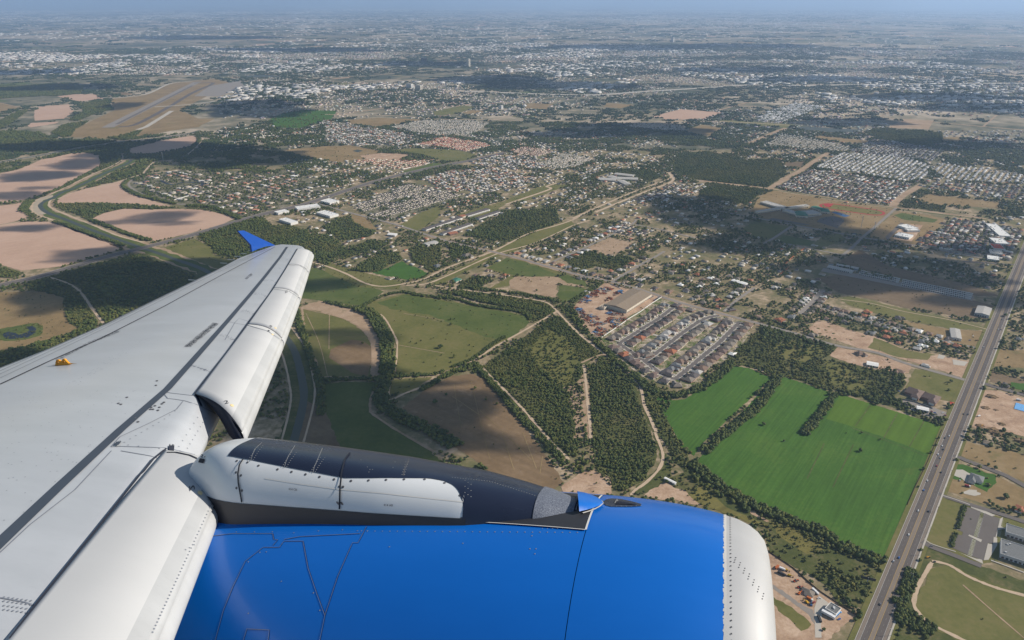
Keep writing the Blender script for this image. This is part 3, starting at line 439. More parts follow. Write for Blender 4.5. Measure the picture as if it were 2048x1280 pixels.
# running track
def stadium(view, a, b, hw, z, name, mat):
    A, B = [np.array(q) for q in G(view, [a, b])]; d = (B - A) / np.linalg.norm(B - A); nn = np.array([-d[1], d[0]]); P = []
    for k in range(17): t = math.pi * k / 16; P.append(B + d * hw * math.sin(t) * 1.0 - nn * hw * math.cos(t))
    for k in range(17): t = math.pi * k / 16; P.append(A - d * hw * math.sin(t) + nn * hw * math.cos(t))
    AREAS.append((np.array(P), None, True)); return obj(name, poly_mesh(name, P, 0.06 + 0.08 * z), mat, kind='structure')
stadium('g1', (790, 142), (1120, 188), 46, 5, 'running_track', M_red); stadium('g1', (790, 142), (1120, 188), 37, 6, 'football_field', M_gold); area('red_infield', M_red, 'g1', [(712, 125), (745, 116), (800, 122), (765, 152), (725, 142)], 7, None, 0); area('blue_courts', M_court, 'g1', [(780, 190), (820, 186), (940, 222), (890, 232)], 6, None, 0)
area('school_car_park', M_asph, 'g1', [(225, 255), (280, 240), (480, 275), (600, 298), (540, 300), (330, 270)], 5, None, 0); area('round_car_park', M_asph, 'g1', [(650, 268), (700, 238), (800, 222), (880, 250), (890, 270), (830, 325), (740, 300)], 5, None, 1); area('school_drive', M_asph, 'g1', [(1240, 400), (1370, 280), (1400, 282), (1260, 430)], 5, None, 0); area('bare_plot', M_dirt, 'g1', [(1340, 350), (1430, 290), (1560, 300), (1500, 400), (1460, 440), (1310, 420)], 4, None, 1); area('school_apron', M_conc, 'g1', [(560, 190), (690, 195), (700, 215), (600, 232), (540, 225)], 5, None, 0)
# scrapyard, estate
area('scrapyard_ground', M_dirt, 'f3', [(600, 215), (850, 290), (1380, 400), (1520, 470), (1400, 560), (1200, 690), (980, 800), (530, 1165), (440, 1130), (330, 1060), (230, 960), (50, 640), (150, 540), (400, 400), (500, 290)], 4, None, 1)
area('estate_ground', M_yard, 'f2', [(140, 500), (700, 60), (820, -30), (1000, -10), (1500, 120), (2048, 290), (2048, 420), (1960, 560), (1700, 800), (1500, 900), (1420, 1050), (1250, 1130), (1060, 1120), (860, 1060), (700, 1000), (480, 840), (230, 610)], 3, (26, .45, .8, .42), 1)
EST = [[(370, 560), (560, 440), (750, 318), (880, 240), (1060, 100)], [(700, 785), (930, 620), (1170, 432), (1400, 275), (1520, 225), (1650, 200)], [(1090, 1015), (1280, 860), (1470, 700), (1640, 560), (1790, 410), (1900, 300)], [(370, 560), (500, 650), (700, 785), (860, 910), (1000, 985), (1100, 1015)], [(640, 395), (800, 440), (1000, 505)], [(1400, 310), (1540, 350), (1680, 380)]]
for k, e in enumerate(EST):
    road('estate_street', M_asph if k != 4 else M_conc, 'f2', e, 10.5 if k < 4 else 5, 8); road('estate_pavement', M_conc, 'f2', e, 15 if k < 4 else 7, 7, excl=False)
area('cul_de_sac', M_asph, 'f2', [(1850, 290), (1900, 275), (1970, 290), (1985, 315), (1940, 350), (1860, 350)], 8, None, 0)
# left riverside estate and other built-up land
for v_, p_ in (('g2', [(1130, 500), (1330, 450), (1560, 420), (2048, 440), (2600, 420), (2800, 600), (2300, 800), (2040, 850), (1800, 735), (1500, 715), (1230, 645), (1110, 575)]),
               ('B', [(160, 1200), (480, 1060), (700, 1090), (820, 1150), (560, 1250), (300, 1290)]), ('C', [(600, 1090), (780, 985), (960, 880), (1440, 860), (1600, 870), (1440, 1075), (1270, 1200), (900, 1160)]),
               ('g1', [(1640, 400), (1800, 240), (2400, 330), (2400, 620), (1900, 560), (1560, 480)])): area('suburb_ground', M_suburb, v_, p_, 1, None, 3, excl=False)
# ================================================================ the airliner
GAM, TH = math.radians(16.6), math.radians(6.6)
camX, camF, camU = Vector((1, 0, 0)), Vector((0, CP, -SP)), Vector((0, SP, CP))
aF = camX * math.cos(GAM) - camF * math.sin(GAM); aA = camX * math.sin(GAM) + camF * math.cos(GAM)
aL = aA * math.cos(TH) + camU * math.sin(TH); aU = -aA * math.sin(TH) + camU * math.cos(TH)
AROT = Matrix((aF, aL, aU)).transposed()              # aircraft axes: forward, outboard, up
AO = Vector((-3.6, 1.0, -1.9))                        # the root's origin: wing root, measured from the camera
plane = empty('airliner', label='white airliner wing with a bright blue jet engine and blue wingtip fence', cat='airliner')
plane.matrix_world = Matrix.Translation(Vector((0, 0, H)) + AROT @ AO) @ AROT.to_4x4()
def aray(px, py):
    r = camX * (px - 1024) + camU * (640 - py) + camF * FPX
    return Vector((r.dot(aF), r.dot(aL), r.dot(aU)))
WA, WB = -2.05, 0.13
def unp(px, py, dz=0.0):
    r = aray(px, py); t = (WA + dz) / (r[2] - WB * r[1]); return r * t
def part(name, v, f, mat, smooth=True, parent=None, mi=None, **k):
    v = [Vector(p) - AO for p in v]
    return obj(name, mesh_from(name, v, f, smooth, mi), mat, parent or plane, **k)
def bvh_of(v, f): return BVHTree.FromPolygons([Vector(p) for p in v], f)
def hit(tree, px, py):
    r = aray(px, py).normalized(); h = tree.ray_cast(Vector((0, 0, 0)), r)
    if h[0] is None: return None, None
    n = h[1]
    if n.dot(r) > 0: n = -n
    return h[0], n
def lerp_tab(tab, x):
    if x <= tab[0][0]: return tab[0][1]
    for (a, b), (c, d) in zip(tab, tab[1:]):
        if x <= c: return b + (d - b) * (x - a) / (c - a)
    return tab[-1][1]

# --- paints
def paint(name, col, rough, coat, dirt=0.06, streak=None, metal=0.0, spec=0.5):
    m, t, b = new_mat(name, rough, spec, metal, coat, col)
    tc = nd(t, 'ShaderNodeTexCoord'); mp = nd(t, 'ShaderNodeMapping'); mp.inputs['Scale'].default_value = (0.8, 3.0, 1.5)
    t.links.new(tc.outputs['Object'], mp.inputs[0])
    n1 = noise(t, mp.outputs[0], 1.1, 7, 0.62); n2 = noise(t, mp.outputs[0], 9.0, 5, 0.7)
    c = ramp(t, n1, [(0.3, dim(col, 1 - dirt)), (0.7, dim(col, 1 + dirt * 0.5))])
    mr = nd(t, 'ShaderNodeMapRange'); mr.inputs[1].default_value = 0.62; mr.inputs[2].default_value = 0.8; mr.inputs[3].default_value = 0; mr.inputs[4].default_value = 0.35
    t.links.new(n2, mr.inputs[0]); c = mixc(t, mr.outputs[0], c, dim(col, 1 - 3 * dirt))
    t.links.new(c, b.inputs['Base Color'])
    r2 = nd(t, 'ShaderNodeMapRange'); r2.inputs[3].default_value = rough * 0.8; r2.inputs[4].default_value = rough * 1.25
    t.links.new(n1, r2.inputs[0]); t.links.new(r2.outputs[0], b.inputs['Roughness'])
    bp = nd(t, 'ShaderNodeBump'); bp.inputs['Strength'].default_value = 0.12; bp.inputs['Distance'].default_value = 0.02
    n3 = noise(t, tc.outputs['Object'], 1.3, 4, 0.5); t.links.new(n3, bp.inputs['Height']); t.links.new(bp.outputs[0], b.inputs['Normal'])
    return m
M_wing = paint('wing_paint', (0.455, 0.475, 0.50), 0.36, 0.2, 0.1)
M_slat = paint('slat_paint', (0.535, 0.54, 0.54), 0.6, 0.0, 0.03, spec=.3)
M_skin = paint('panel_paint', (0.62, 0.63, 0.62), 0.4, 0.1, 0.05)
M_nose = paint('bare_leading_edge', (0.44, 0.45, 0.455), 0.62, 0.0, 0.1, metal=0.0, spec=.3)
M_white = paint('fairing_paint', (0.66, 0.68, 0.69), 0.35, 0.3, 0.04)
M_blue = paint('cowl_blue', (0.003, 0.135, 0.54), 0.33, 0.35, 0.05)
M_fence = paint('fence_blue', (0.003, 0.065, 0.34), 0.35, 0.3, 0.04)
M_lip = paint('inlet_lip_metal', (0.40, 0.405, 0.41), 0.55, 0.0, 0.05, metal=0.1)
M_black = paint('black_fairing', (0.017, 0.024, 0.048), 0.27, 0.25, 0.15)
M_grey = paint('grey_seal', (0.05, 0.065, 0.09), 0.6, 0.0, 0.1)
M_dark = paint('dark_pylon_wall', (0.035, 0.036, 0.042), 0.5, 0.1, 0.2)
M_void, _, _ = new_mat('cavity_shade_and_rubber', 0.7, 0.2, col=(0.02, 0.025, 0.04))  # near-black colour paints the shade in slat, notch and scoop hollows; also tyres, tracks
M_ink, _, _ = new_mat('black_stencil', 0.7, 0.2, col=(0.03, 0.035, 0.05))
M_rivet, _, _ = new_mat('rivet_metal', 0.45, 0.5, 0.6, col=(0.45, 0.44, 0.42))
M_rivd, _, _ = new_mat('dark_fastener', 0.5, 0.5, 0.3, col=(0.12, 0.12, 0.13))
M_yel, _, _ = new_mat('yellow_bracket_paint', 0.45, 0.4, col=(0.62, 0.27, 0.02))
M_cream, _, _ = new_mat('cream_patch', 0.5, 0.3, col=(0.75, 0.6, 0.32))
M_seam, _, _ = new_mat('panel_seam', 0.6, 0.2, col=(0.2, 0.22, 0.26))
M_bseam, _, _ = new_mat('cowl_seam_dark_blue', 0.6, 0.3, col=(0.004, 0.03, 0.14))  # dark blue for the thin panel joints of the cowl
M_edge, _, _ = new_mat('chipped_white_edge', 0.5, 0.3, col=(0.68, 0.66, 0.62))
def speck():
    m, t, b = new_mat('speckled_erosion_paint', 0.5, 0.4, 0.3)
    tc = nd(t, 'ShaderNodeTexCoord'); n = noise(t, tc.outputs['Object'], 190.0, 3, 0.8)
    t.links.new(ramp(t, n, [(0.38, (0.09, 0.105, 0.14)), (0.52, (0.17, 0.19, 0.235)), (0.66, (0.33, 0.35, 0.39))]), b.inputs['Base Color']); return m
M_speck = speck()

# --- wing plan, read off the photograph on the wing's own plane
slat_le_px = [(627, 510), (602, 590), (564, 678), (495, 860), (487, 876), (462.6, 958), (423, 1070), (339.6, 1280)]
DN = -0.13
sl_pts = [unp(x, y, DN) for x, y in slat_le_px]
A_ = np.polyfit([p[1] for p in sl_pts], [p[0] for p in sl_pts], 1)
f_sle = lambda L: A_[0] * L + A_[1]                                  # slat nose
fix_px = [(430, 833), (404, 880)]
fx = [unp(x, y, -0.10) for x, y in fix_px]
OFF = sum(p[0] - f_sle(p[1]) for p in fx) / 2
f_fix = lambda L: f_sle(L) + OFF * (1 - 0.35 * max(0, min(1, (L - 5) / 11)))  # nose of the fixed wing under the slats
te_px = [(545, 492), (480, 515), (430, 541.5), (330, 590), (210, 648), (100, 696), (0, 735)]
te = sorted([(p[1], p[0]) for p in (unp(x, y) for x, y in te_px)])
te = [(0.0, -7.35), (3.0, -7.55), (5.0, -7.8)] + [q for q in te if q[0] > 5.6]
f_te = lambda L: lerp_tab(te, L)
tipL = te[-1][0]
def w_up(F, L):
    a, b = f_fix(L), f_te(L); c = max(a - b, 0.3); u = min(max((a - F) / c, 0), 1)
    z = WA + WB * L + 0.032 * c * math.sin(math.pi * u ** 0.8)
    if u < 0.07: z -= 0.045 * c * (1 - u / 0.07) ** 2.0
    return z
wv, wf = [], []
NS, NC = 90, 56
Ls = [0.3 + (tipL - 0.3) * i / (NS - 1) for i in range(NS)]
us = [0, .002, .006, .012, .02, .03, .045, .06, .08] + [.1 + .9 * k / (NC - 10) for k in range(NC - 9)]
for L in Ls:
    a, b = f_fix(L), f_te(L)
    if L > tipL - 0.7:                                               # rounded tip corner
        q = (L - (tipL - 0.7)) / 0.7; a -= 0.55 * (1 - math.sqrt(max(0, 1 - q * q)))
    c = a - b
    for u in us: F = a - u * c; wv.append((F, L, w_up(F + (f_fix(L) - a) * (1 - u), L)))
    for u in reversed(us[1:-1]):
        th = 0.085 * c * (math.sin(math.pi * min(1, u ** 0.6)) ** 0.8) + 0.012
        F = a - u * c; wv.append((F, L, WA + WB * L - 0.045 * c * (1 if u < 0 else 1) * (1 - u) ** 6 - th))
RW = 2 * len(us) - 2
for i in range(NS - 1):
    for j in range(RW):
        k = (j + 1) % RW; wf.append((i * RW + j, i * RW + k, (i + 1) * RW + k, (i + 1) * RW + j))
wf += [tuple(range(RW))[::-1], tuple((NS - 1) * RW + j for j in range(RW))]
wing = part('wing_skin', wv, wf, M_wing)
T_wing = bvh_of(wv, wf)

# --- slats: curved shells riding ahead of the fixed leading edge
aft_px = [(389.5, 791), (413, 760), (452, 710), (495, 650), (539, 590), (558.5, 560), (569.5, 542), (594.7, 498.6)]
all_sv, all_sf = [], []
def on_wing(px, py):
    h, n = hit(T_wing, px, py)
    return h if h is not None else unp(px, py)
def slat(a0, a1, n0, n1, name='slat', nn=18, gap=0.004):
    """a = pixel ends of the aft edge, n = pixel ends of the nose line"""
    A0, A1 = on_wing(*a0), on_wing(*a1); N0, N1 = unp(*n0, DN), unp(*n1, DN)
    v, f, mi = [], [], []
    prof = [(k / 15, 'u') for k in range(16)]
    for i in range(nn):
        t = gap + (1 - 2 * gap) * i / (nn - 1)
        A = A0.lerp(A1, t); N = N0.lerp(N1, t); A = Vector((A[0], A[1], w_up(A[0], A[1]) + 0.014)) 
        d = N - A; dd = Vector((d[0], d[1], 0)); S = dd.length; dh = dd / S; drop = A[2] - N[2]
        r = 0.10
        row = []
        for k in range(17):                                           # upper surface to the nose
            s = k / 16; zz = A[2] + (N[2] + 0.045 - A[2]) * s ** 3.2
            row.append(A + dh * (S - 0.03) * s + Vector((0, 0, zz - A[2])))
        for k in range(1, 9):                                         # nose round
            an = math.radians(90 - 24 * k); c0 = A + dh * (S - 0.075)
            row.append(Vector((c0[0], c0[1], N[2] - 0.035)) + dh * 0.075 * math.cos(an) + Vector((0, 0, 0.08 * math.sin(an))))
        p = row[-1].copy()
        for k in range(1, 9):                                         # hollow back, curving up to the aft edge
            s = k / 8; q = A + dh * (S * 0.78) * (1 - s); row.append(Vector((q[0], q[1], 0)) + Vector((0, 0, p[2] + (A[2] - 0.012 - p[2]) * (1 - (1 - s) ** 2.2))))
        v += row
    R_ = len(v) // nn
    for i in range(nn - 1):
        for j in range(R_):
            k = (j + 1) % R_; f.append((i * R_ + j, i * R_ + k, (i + 1) * R_ + k, (i + 1) * R_ + j))
            mi.append(0 if j < 13 else (1 if j < 26 else 2))
    f += [tuple(range(R_))[::-1], tuple((nn - 1) * R_ + j for j in range(R_))]; mi += [2, 2]
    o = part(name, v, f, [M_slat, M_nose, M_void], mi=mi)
    base = len(all_sv); all_sv.extend(v); all_sf.extend(tuple(base + q for q in ff) for ff in f)
    return o
seams = [((389.5, 791), (488, 876)), ((495, 650.5), (567.5, 684)), ((546.5, 578), (600.5, 597)), ((576, 530), (617.5, 544)), ((594.7, 498.6), (628, 509))]
for (a0, n0), (a1, n1) in zip(seams, seams[1:]): slat(a0, a1, n0, n1)
slat((-60, 1372), (331, 903), (270, 1455), (463, 957), nn=40)
T_slat = bvh_of(all_sv, all_sf)

# --- generic surface dressing, slat ends
def strip(name, tree, pts, w, mat, off=0.003, step=12, parent=None, thick=None, tree2=None):
    """a thin seal, seam or painted line laid on a surface along photograph points"""
    q = []
    for (a, b) in zip(pts, pts[1:]):
        n = max(1, int(math.dist(a, b) / step)); q += [(a[0] + (b[0] - a[0]) * k / n, a[1] + (b[1] - a[1]) * k / n) for k in range(n)]
    q.append(pts[-1]); P = []
    for x, y in q:
        h, n = hit(tree, x, y)
        if h is None and tree2 is not None: h, n = hit(tree2, x, y)
        if h is not None: P.append((h, n))
    if len(P) < 2: return None
    v, f = [], []
    for i, (h, n) in enumerate(P):
        t = (P[min(i + 1, len(P) - 1)][0] - P[max(i - 1, 0)][0]).normalized(); s = t.cross(n).normalized()
        ww = w if not isinstance(w, tuple) else w[0] + (w[1] - w[0]) * i / (len(P) - 1)
        v += [h + s * ww / 2 + n * off, h - s * ww / 2 + n * off]
        if i: j = 2 * i; f.append((j - 2, j, j + 1, j - 1))
    return part(name, v, f, mat, parent=parent)
def decal(name, tree, top, bot, mat, off=0.004, nx=10, ny=4, parent=None, offf=None, **k):
    """a thin plate on a surface between two pixel polylines"""
    def samp(p, t):
        L = [0]; 
        for a, b in zip(p, p[1:]): L.append(L[-1] + math.dist(a, b))
        d = t * L[-1]
        for i in range(len(p) - 1):
            if d <= L[i + 1] + 1e-9: s = (d - L[i]) / max(1e-9, L[i + 1] - L[i]); return (p[i][0] + (p[i + 1][0] - p[i][0]) * s, p[i][1] + (p[i + 1][1] - p[i][1]) * s)
        return p[-1]
    v, f = [], []; idx = {}
    for i in range(nx + 1):
        a, b = samp(top, i / nx), samp(bot, i / nx)
        for j in range(ny + 1):
            h, n = hit(tree, a[0] + (b[0] - a[0]) * j / ny, a[1] + (b[1] - a[1]) * j / ny)
            if h is not None: idx[i, j] = len(v); v.append(h + n * (offf(i / nx, j / ny) if offf else off))
    for i in range(nx):
        for j in range(ny):
            q = [(i, j), (i + 1, j), (i + 1, j + 1), (i, j + 1)]
            if all(z in idx for z in q): f.append(tuple(idx[z] for z in q))
    return part(name, v, f, mat, parent=parent, **k)
def dots(name, tree, pts, r, mat, off=0.003, n=6, sx=1.0, kind='stuff', parent=None):
    v, f = [], []
    for x, y in pts:
        h, nn = hit(tree, x, y)
        if h is None: continue
        t = nn.orthogonal().normalized(); s = nn.cross(t); b = len(v); v.append(h + nn * (off + r * 0.12))
        for k in range(n): a = 2 * math.pi * k / n; v.append(h + nn * off + t * r * math.cos(a) * sx + s * r * math.sin(a))
        for k in range(n): f.append((b, b + 1 + k, b + 1 + (k + 1) % n))
    if v: return part(name, v, f, mat, smooth=False, parent=parent, kind=kind)
def along(pts, n):
    o = []
    L = [0]
    for a, b in zip(pts, pts[1:]): L.append(L[-1] + math.dist(a, b))
    for k in range(n):
        d = L[-1] * k / (n - 1)
        for i in range(len(pts) - 1):
            if d <= L[i + 1] + 1e-9: s = (d - L[i]) / (L[i + 1] - L[i]); o.append((pts[i][0] + (pts[i + 1][0] - pts[i][0]) * s, pts[i][1] + (pts[i + 1][1] - pts[i][1]) * s)); break
    return o
def stencil(txt, tree, p0, p1, hpx, mat=None, parent=None, flip=False, name='stencil_text', shear=0.0):
    """lettering laid flat on the surface; p0->p1 is the baseline in photograph pixels, hpx a pixel the letters' tops reach"""
    a, na = hit(tree, *p0); b, nb = hit(tree, *p1); c, nc = hit(tree, *hpx)
    if a is None or b is None or c is None: return None
    cu = bpy.data.curves.new(name, 'FONT'); cu.body = txt; cu.size = 1.0; cu.extrude = 0.0; cu.resolution_u = 2
    tmp = bpy.data.objects.new(name, cu); COL.objects.link(tmp)
    bpy.context.view_layer.update(); dg = bpy.context.evaluated_depsgraph_get()
    me = bpy.data.meshes.new_from_object(tmp.evaluated_get(dg)); bpy.data.objects.remove(tmp)
    xs = [v.co.x for v in me.vertices]; ys = [v.co.y for v in me.vertices]; wx = max(xs) - min(xs); mnx = min(xs); hy = max(ys)
    up = c - a; ex = b - a
    for v in me.vertices:
        s = (v.co.x - mnx) / wx; h = v.co.y / hy; n = na.lerp(nb, s)
        v.co = a + ex * s + up * h + n * 0.006 - AO
    o = obj(name, me, mat or M_ink, parent or plane); return o
SG = empty('wing_markings', parent=None) if False else None

# wing lines
line2 = [(574, 494), (560, 515), (531, 552), (500, 590), (452, 646), (385, 722), (335, 778), (241, 860), (120, 972), (0, 1086), (-40, 1124)]
strip('seal_strip', T_wing, line2, (0.06, 0.085), M_grey, 0.004)
strip('hinge_gap', T_wing, [(550, 494), (440, 552), (330, 612), (200, 678), (100, 722), (0, 769)], (0.02, 0.03), M_ink, 0.004)
for o_, c_ in ((6, 0), (11, 0), (15, 0)):
    strip('flap_seam', T_wing, [(545 - o_, 496 + o_ * .2), (430, 552 - o_ * 0.8), (210, 662 - o_ * 0.9), (0, 766 - o_ * 1.6)], 0.012, M_seam, 0.003)
strip('slat_gap', T_wing, [(594.7, 498.6), (569.5, 542), (539, 590), (495, 650), (452, 710), (413, 760), (389.5, 791)], 0.018, M_ink, 0.018, step=8)
strip('slat_gap', T_wing, [(331, 901), (305, 922), (180, 1080), (74, 1213), (20, 1284)], 0.014, M_ink, 0.018, step=8)
strip('slat_end_gap', T_slat, [(334, 905), (352, 905), (380, 911), (408, 924), (436, 944), (457, 961)], 0.014, M_ink, 0.004, step=3)
decal('notch_plate', T_wing, [(389, 789), (394, 790)], [(400, 812), (405, 814)], M_void, 0.006, 4, 4)
# panel outlines near the pylon
for pl in ([(324, 782), (340, 786), (365, 789), (390, 792)], [(324, 782), (335, 797), (352, 799), (370, 802), (395, 810), (432, 828)],
           [(366, 803), (353, 819), (300, 846), (240, 874), (222, 894)], [(505, 690), (478, 672)], [(222, 894), (240, 893), (330, 896), (345, 899), (400, 912)],
           [(242, 902), (300, 912), (325, 920)], [(223, 902), (150, 980), (60, 1050), (0, 1106)], [(450, 680), (470, 645), (478, 637), (500, 644)], [(457, 644), (495, 651)],
           [(0, 1196), (50, 1205), (76, 1214)]):
    strip('panel_seam', T_wing, pl, 0.008, M_seam, 0.003)
strip('panel_seam', T_wing, [(305, 960), (240, 1040), (150, 1150), (60, 1265)], 0.004, M_seam, 0.003)
for a0, a1 in (((495, 650.5), (567.5, 684)), ((546.5, 578), (600.5, 597)), ((576, 530), (617.5, 544))):
    strip('slat_seam', T_slat, [a0, ((a0[0] + a1[0]) / 2 + 4, (a0[1] + a1[1]) / 2 - 5), a1], 0.012, M_seam, 0.003, step=5)
# row marks and grime across the fixed leading edge
gr = []
rr = random.Random(3)
for (xa, ya, xb, yb, n) in ((431, 670, 474, 682, 26), (475, 621, 510, 628, 24), (504, 588, 533, 594, 30), (527, 561, 553, 567, 24), (545, 537, 568, 541, 24), (559, 518, 577, 521, 20), (569, 503, 586, 505, 14), (370, 730, 420, 745, 40)):
    for k in range(n):
        t = rr.random(); gr.append((xa + (xb - xa) * t + rr.gauss(0, .8), ya + (yb - ya) * t - 3 * math.sin(t * 3.14) + rr.gauss(0, 1.3)))
dots('grime_mark', T_wing, gr, 0.008, M_seam, 0.002, 5)
for k in range(12):
    pass
fast = []
fast += along([(249, 885), (330, 838), (350, 822)], 10) + along([(410, 812), (350, 905)], 9) + along([(236, 888), (360, 902)], 7)
fast += along([(422, 815), (366, 909)], 0) if False else []
for k in range(10): fast.append((396 - k * 5.2 + 20, 828 + k * 8.6))
for k in range(16): fast.append((311 - k * 12.5, 960 + k * 15.5)); fast.append((318 - k * 12.5, 964 + k * 15.5))
for y in (1195, 1203, 1212, 1220):
    for k in range(7): fast.append((8 + k * 9, y + k * 1.2))
dots('fastener_row', T_wing, fast, 0.0065, M_seam, 0.003, 6)
fr = []
for k in range(46): t = k / 45; fr.append((444 - (444 - 305) * t, 962 + (1265 - 962) * t))
fr += [(382 - 3, 1096), (388, 1090), (371, 1100), (420, 1012), (416, 1000)]
dots('fastener_row', T_slat, fr, 0.005, M_seam, 0.003, 6)
sc = [(x, y) for x, y in ((310, 812), (324, 808), (319, 815), (303, 815), (306, 819), (301, 819), (316, 821), (271, 836), (276, 844), (254, 795), (237, 807), (242, 809), (314, 762), (312, 771), (328, 805))]
dots('oval_cover', T_wing, sc, 0.02, M_rivd, 0.003, 8, 0.6)
sp = []
for k in range(200):
    x, y = rr.uniform(0, 330), rr.uniform(780, 1050)
    if y > 860 + (241 - x) * 0.94 - 12 or y < 700 + (300 - x) * 0.25: continue
    sp.append((x, y))
for k in range(70): t = rr.random(); sp.append((290 - 150 * t + rr.gauss(0, 5), 680 + 90 * t + rr.gauss(0, 3)))
dots('flush_screw', T_wing, sp, 0.0045, M_seam, 0.002, 5)
# lettering on the wing
stencil('DO NOT WALK OUTSIDE THIS AREA', T_wing, (382, 694), (438, 648), (373, 692))
stencil('DO NOT WALK OUTSIDE THIS AREA', T_wing, (426, 646), (368, 694), (434, 647))
stencil('DO NOT WALK OUTSIDE THIS AREA', T_wing, (116, 722), (176, 690), (112, 719))
stencil('DO NOT WALK OUTSIDE THIS AREA', T_wing, (180, 688), (240, 664), (176, 685))
stencil('NO STEP', T_wing, (494, 559), (506, 549), (490, 557))
stencil('2', T_slat, (449, 809), (458, 807), (447, 803)); stencil('2', T_slat, (380, 984), (378, 974), (390, 980)); stencil('2', T_slat, (541, 656), (545, 653), (538, 653)); stencil('4', T_slat, (535, 665), (540, 663), (533, 662)); stencil('22', T_slat, (570, 587), (575, 585), (570, 583))
stencil('18', T_wing, (339, 893), (348, 894), (339, 889)); stencil('9', T_wing, (237, 889), (243, 887), (236, 884))
for q_ in [(464, 811), (400, 986), (551, 656), (545, 669), (601, 594)]: dots('cream_patch', T_slat, [q_], 0.028, M_cream, 0.002, 14, 0.6, None)
decal('track_slot', T_wing, [(337, 892.5), (347, 894.5)], [(336, 902), (346, 905)], M_ink, 0.012, 2, 2)
decal('track_slot', T_wing, [(233, 886), (243, 886)], [(229, 892), (237, 893)], M_grey, 0.012, 2, 2)
# yellow bracket standing on the wing
b0, n0 = hit(T_wing, 112, 731); b1, _ = hit(T_wing, 139, 729.5)
ex = (b1 - b0); bl = ex.length; ex.normalize(); bz = Vector((0, 0, 1)); bt = ex.cross(bz).normalized() * 0.012
k_ = bl / 27
outl = [(0, 0), (27, 0), (31, 2.0), (27, 2.5), (23, 6), (19.5, 10), (16.5, 10.2), (13.5, 6.6), (10.5, 6.4), (7.5, 9.2), (4.2, 9.4), (2, 6.5)]
def ring(cx, cy, r): return [(cx + r * math.cos(a * math.pi / 4), cy + r * math.sin(a * math.pi / 4)) for a in range(8)]
holes = [ring(5.4, 5.2, 2.2), ring(18.0, 5.6, 2.2)]
loops = [[Vector((x * k_, y * k_, 0)) for x, y in outl]] + [[Vector((x * k_, y * k_, 0)) for x, y in h] for h in holes]
tri = tessellate_polygon(loops); flat = [p for l in loops for p in l]; nfl = len(flat)
vv = [b0 + ex * p.x + bz * p.y + bt for p in flat] + [b0 + ex * p.x + bz * p.y - bt for p in flat]
ff = [tuple(t) for t in tri] + [tuple(q + nfl for q in reversed(t)) for t in tri]; s_ = 0
for l in loops:
    for i in range(len(l)): j = (i + 1) % len(l); ff.append((s_ + i, s_ + j, s_ + j + nfl, s_ + i + nfl))
    s_ += len(l)
yb = part('rope_bracket', vv, ff, M_yel, smooth=False)
part('bracket_foot', [b0 + ex * a + Vector((c, 0, 0)) * 1 + bz * h for a, c, h in ((-.02, -.05, .004), (bl + .06, -.05, .012), (bl + .06, .05, .012), (-.02, .05, .004))], [(0, 1, 2, 3)], M_yel, parent=None)
# fence at the tip: blue blade standing on the tip edge
fe = [((503, 503.5), 0), ((501, 490), .3), ((475, 462), .9), ((487, 461), .9), ((550, 491), 0.03), ((530, 493), 0), ((515, 498), 0)]
def tip_pt(px, py):                                   # on the upright plane through the tip edge
    r = aray(px, py); p1, p2 = unp(545, 492), unp(503, 503.5); d = (p2 - p1); nrm = Vector((d[1], -d[0], 0)).normalized()
    t = p1.dot(nrm) / r.dot(nrm); return r * t
fo = [tip_pt(*p) for p, _ in fe]
d_ = (fo[0] - fo[4]); nt = Vector((d_[1], -d_[0], 0)).normalized() * 0.03
vv = [p + nt for p in fo] + [p - nt * (0.6 if i not in (2, 3) else 0.4) for i, p in enumerate(fo)]; n = len(fo)
ff = [tuple(t) for t in tessellate_polygon([fo])]; ff = ff + [tuple(q + n for q in reversed(t)) for t in ff] + [(i, (i + 1) % n, (i + 1) % n + n, i + n) for i in range(n)]
part('wingtip_fence', vv, ff, M_fence, smooth=False)
# static wicks along the trailing edge
for x, y in ((454, 527), (482, 513.5), (494, 508), (469, 520), (508, 502), (392, 561)):
    p = unp(x, y); q = p + Vector((-0.22, 0.05, 0.01)); w = Vector((0, 0.008, 0)); z = Vector((0, 0, 0.012))
    part('static_wick', [p - w, p + w, q + w, q - w, p + z, q + z], [(0, 1, 2, 3), (0, 4, 5, 3), (1, 4, 5, 2)], M_edge, smooth=False)

# --- nacelle
NL, NU = 4.05, -2.84
prof = [(-5.2, .80), (-4.6, .93), (-4.0, 1.03), (-3.4, 1.11), (-2.8, 1.165), (-2.2, 1.21), (-1.6, 1.238), (-1.1, 1.249), (-.7, 1.25), (-.4, 1.24), (-.2, 1.218), (0, 1.183), (.07, 1.163), (.14, 1.132), (.19, 1.095), (.225, 1.05), (.24, 1.0), (.235, .96), (.2, .92), (.1, .885), (-.1, .86), (-.6, .86), (-1.2, .88)]
NA = 96
def lathe(tab, dr=0.0, a0=0, a1=360, n=NA, closed=True):
    v, f = [], []; m = n if closed else n + 1
    for F, R in tab:
        for k in range(m): a = math.radians(a0 + (a1 - a0) * k / n); v.append((F, NL + (R + dr) * math.sin(a), NU + (R + dr) * math.cos(a)))
    for i in range(len(tab) - 1):
        for k in range(n): q = (k + 1) % m; f.append((i * m + k, i * m + q, (i + 1) * m + q, (i + 1) * m + k))
    return v, f
def ftab(lo, hi, n):
    return [(lo + (hi - lo) * k / n, lerp_tab(prof[:17], lo + (hi - lo) * k / n)) for k in range(n + 1)]
def smooth_tab(lo, hi, n):
    xs = np.linspace(lo, hi, n + 1); px_ = [p[0] for p in prof[:13]]; py_ = [p[1] for p in prof[:13]]
    co = np.polyfit(px_, py_, 6); return [(float(x), float(np.polyval(co, x))) for x in xs]
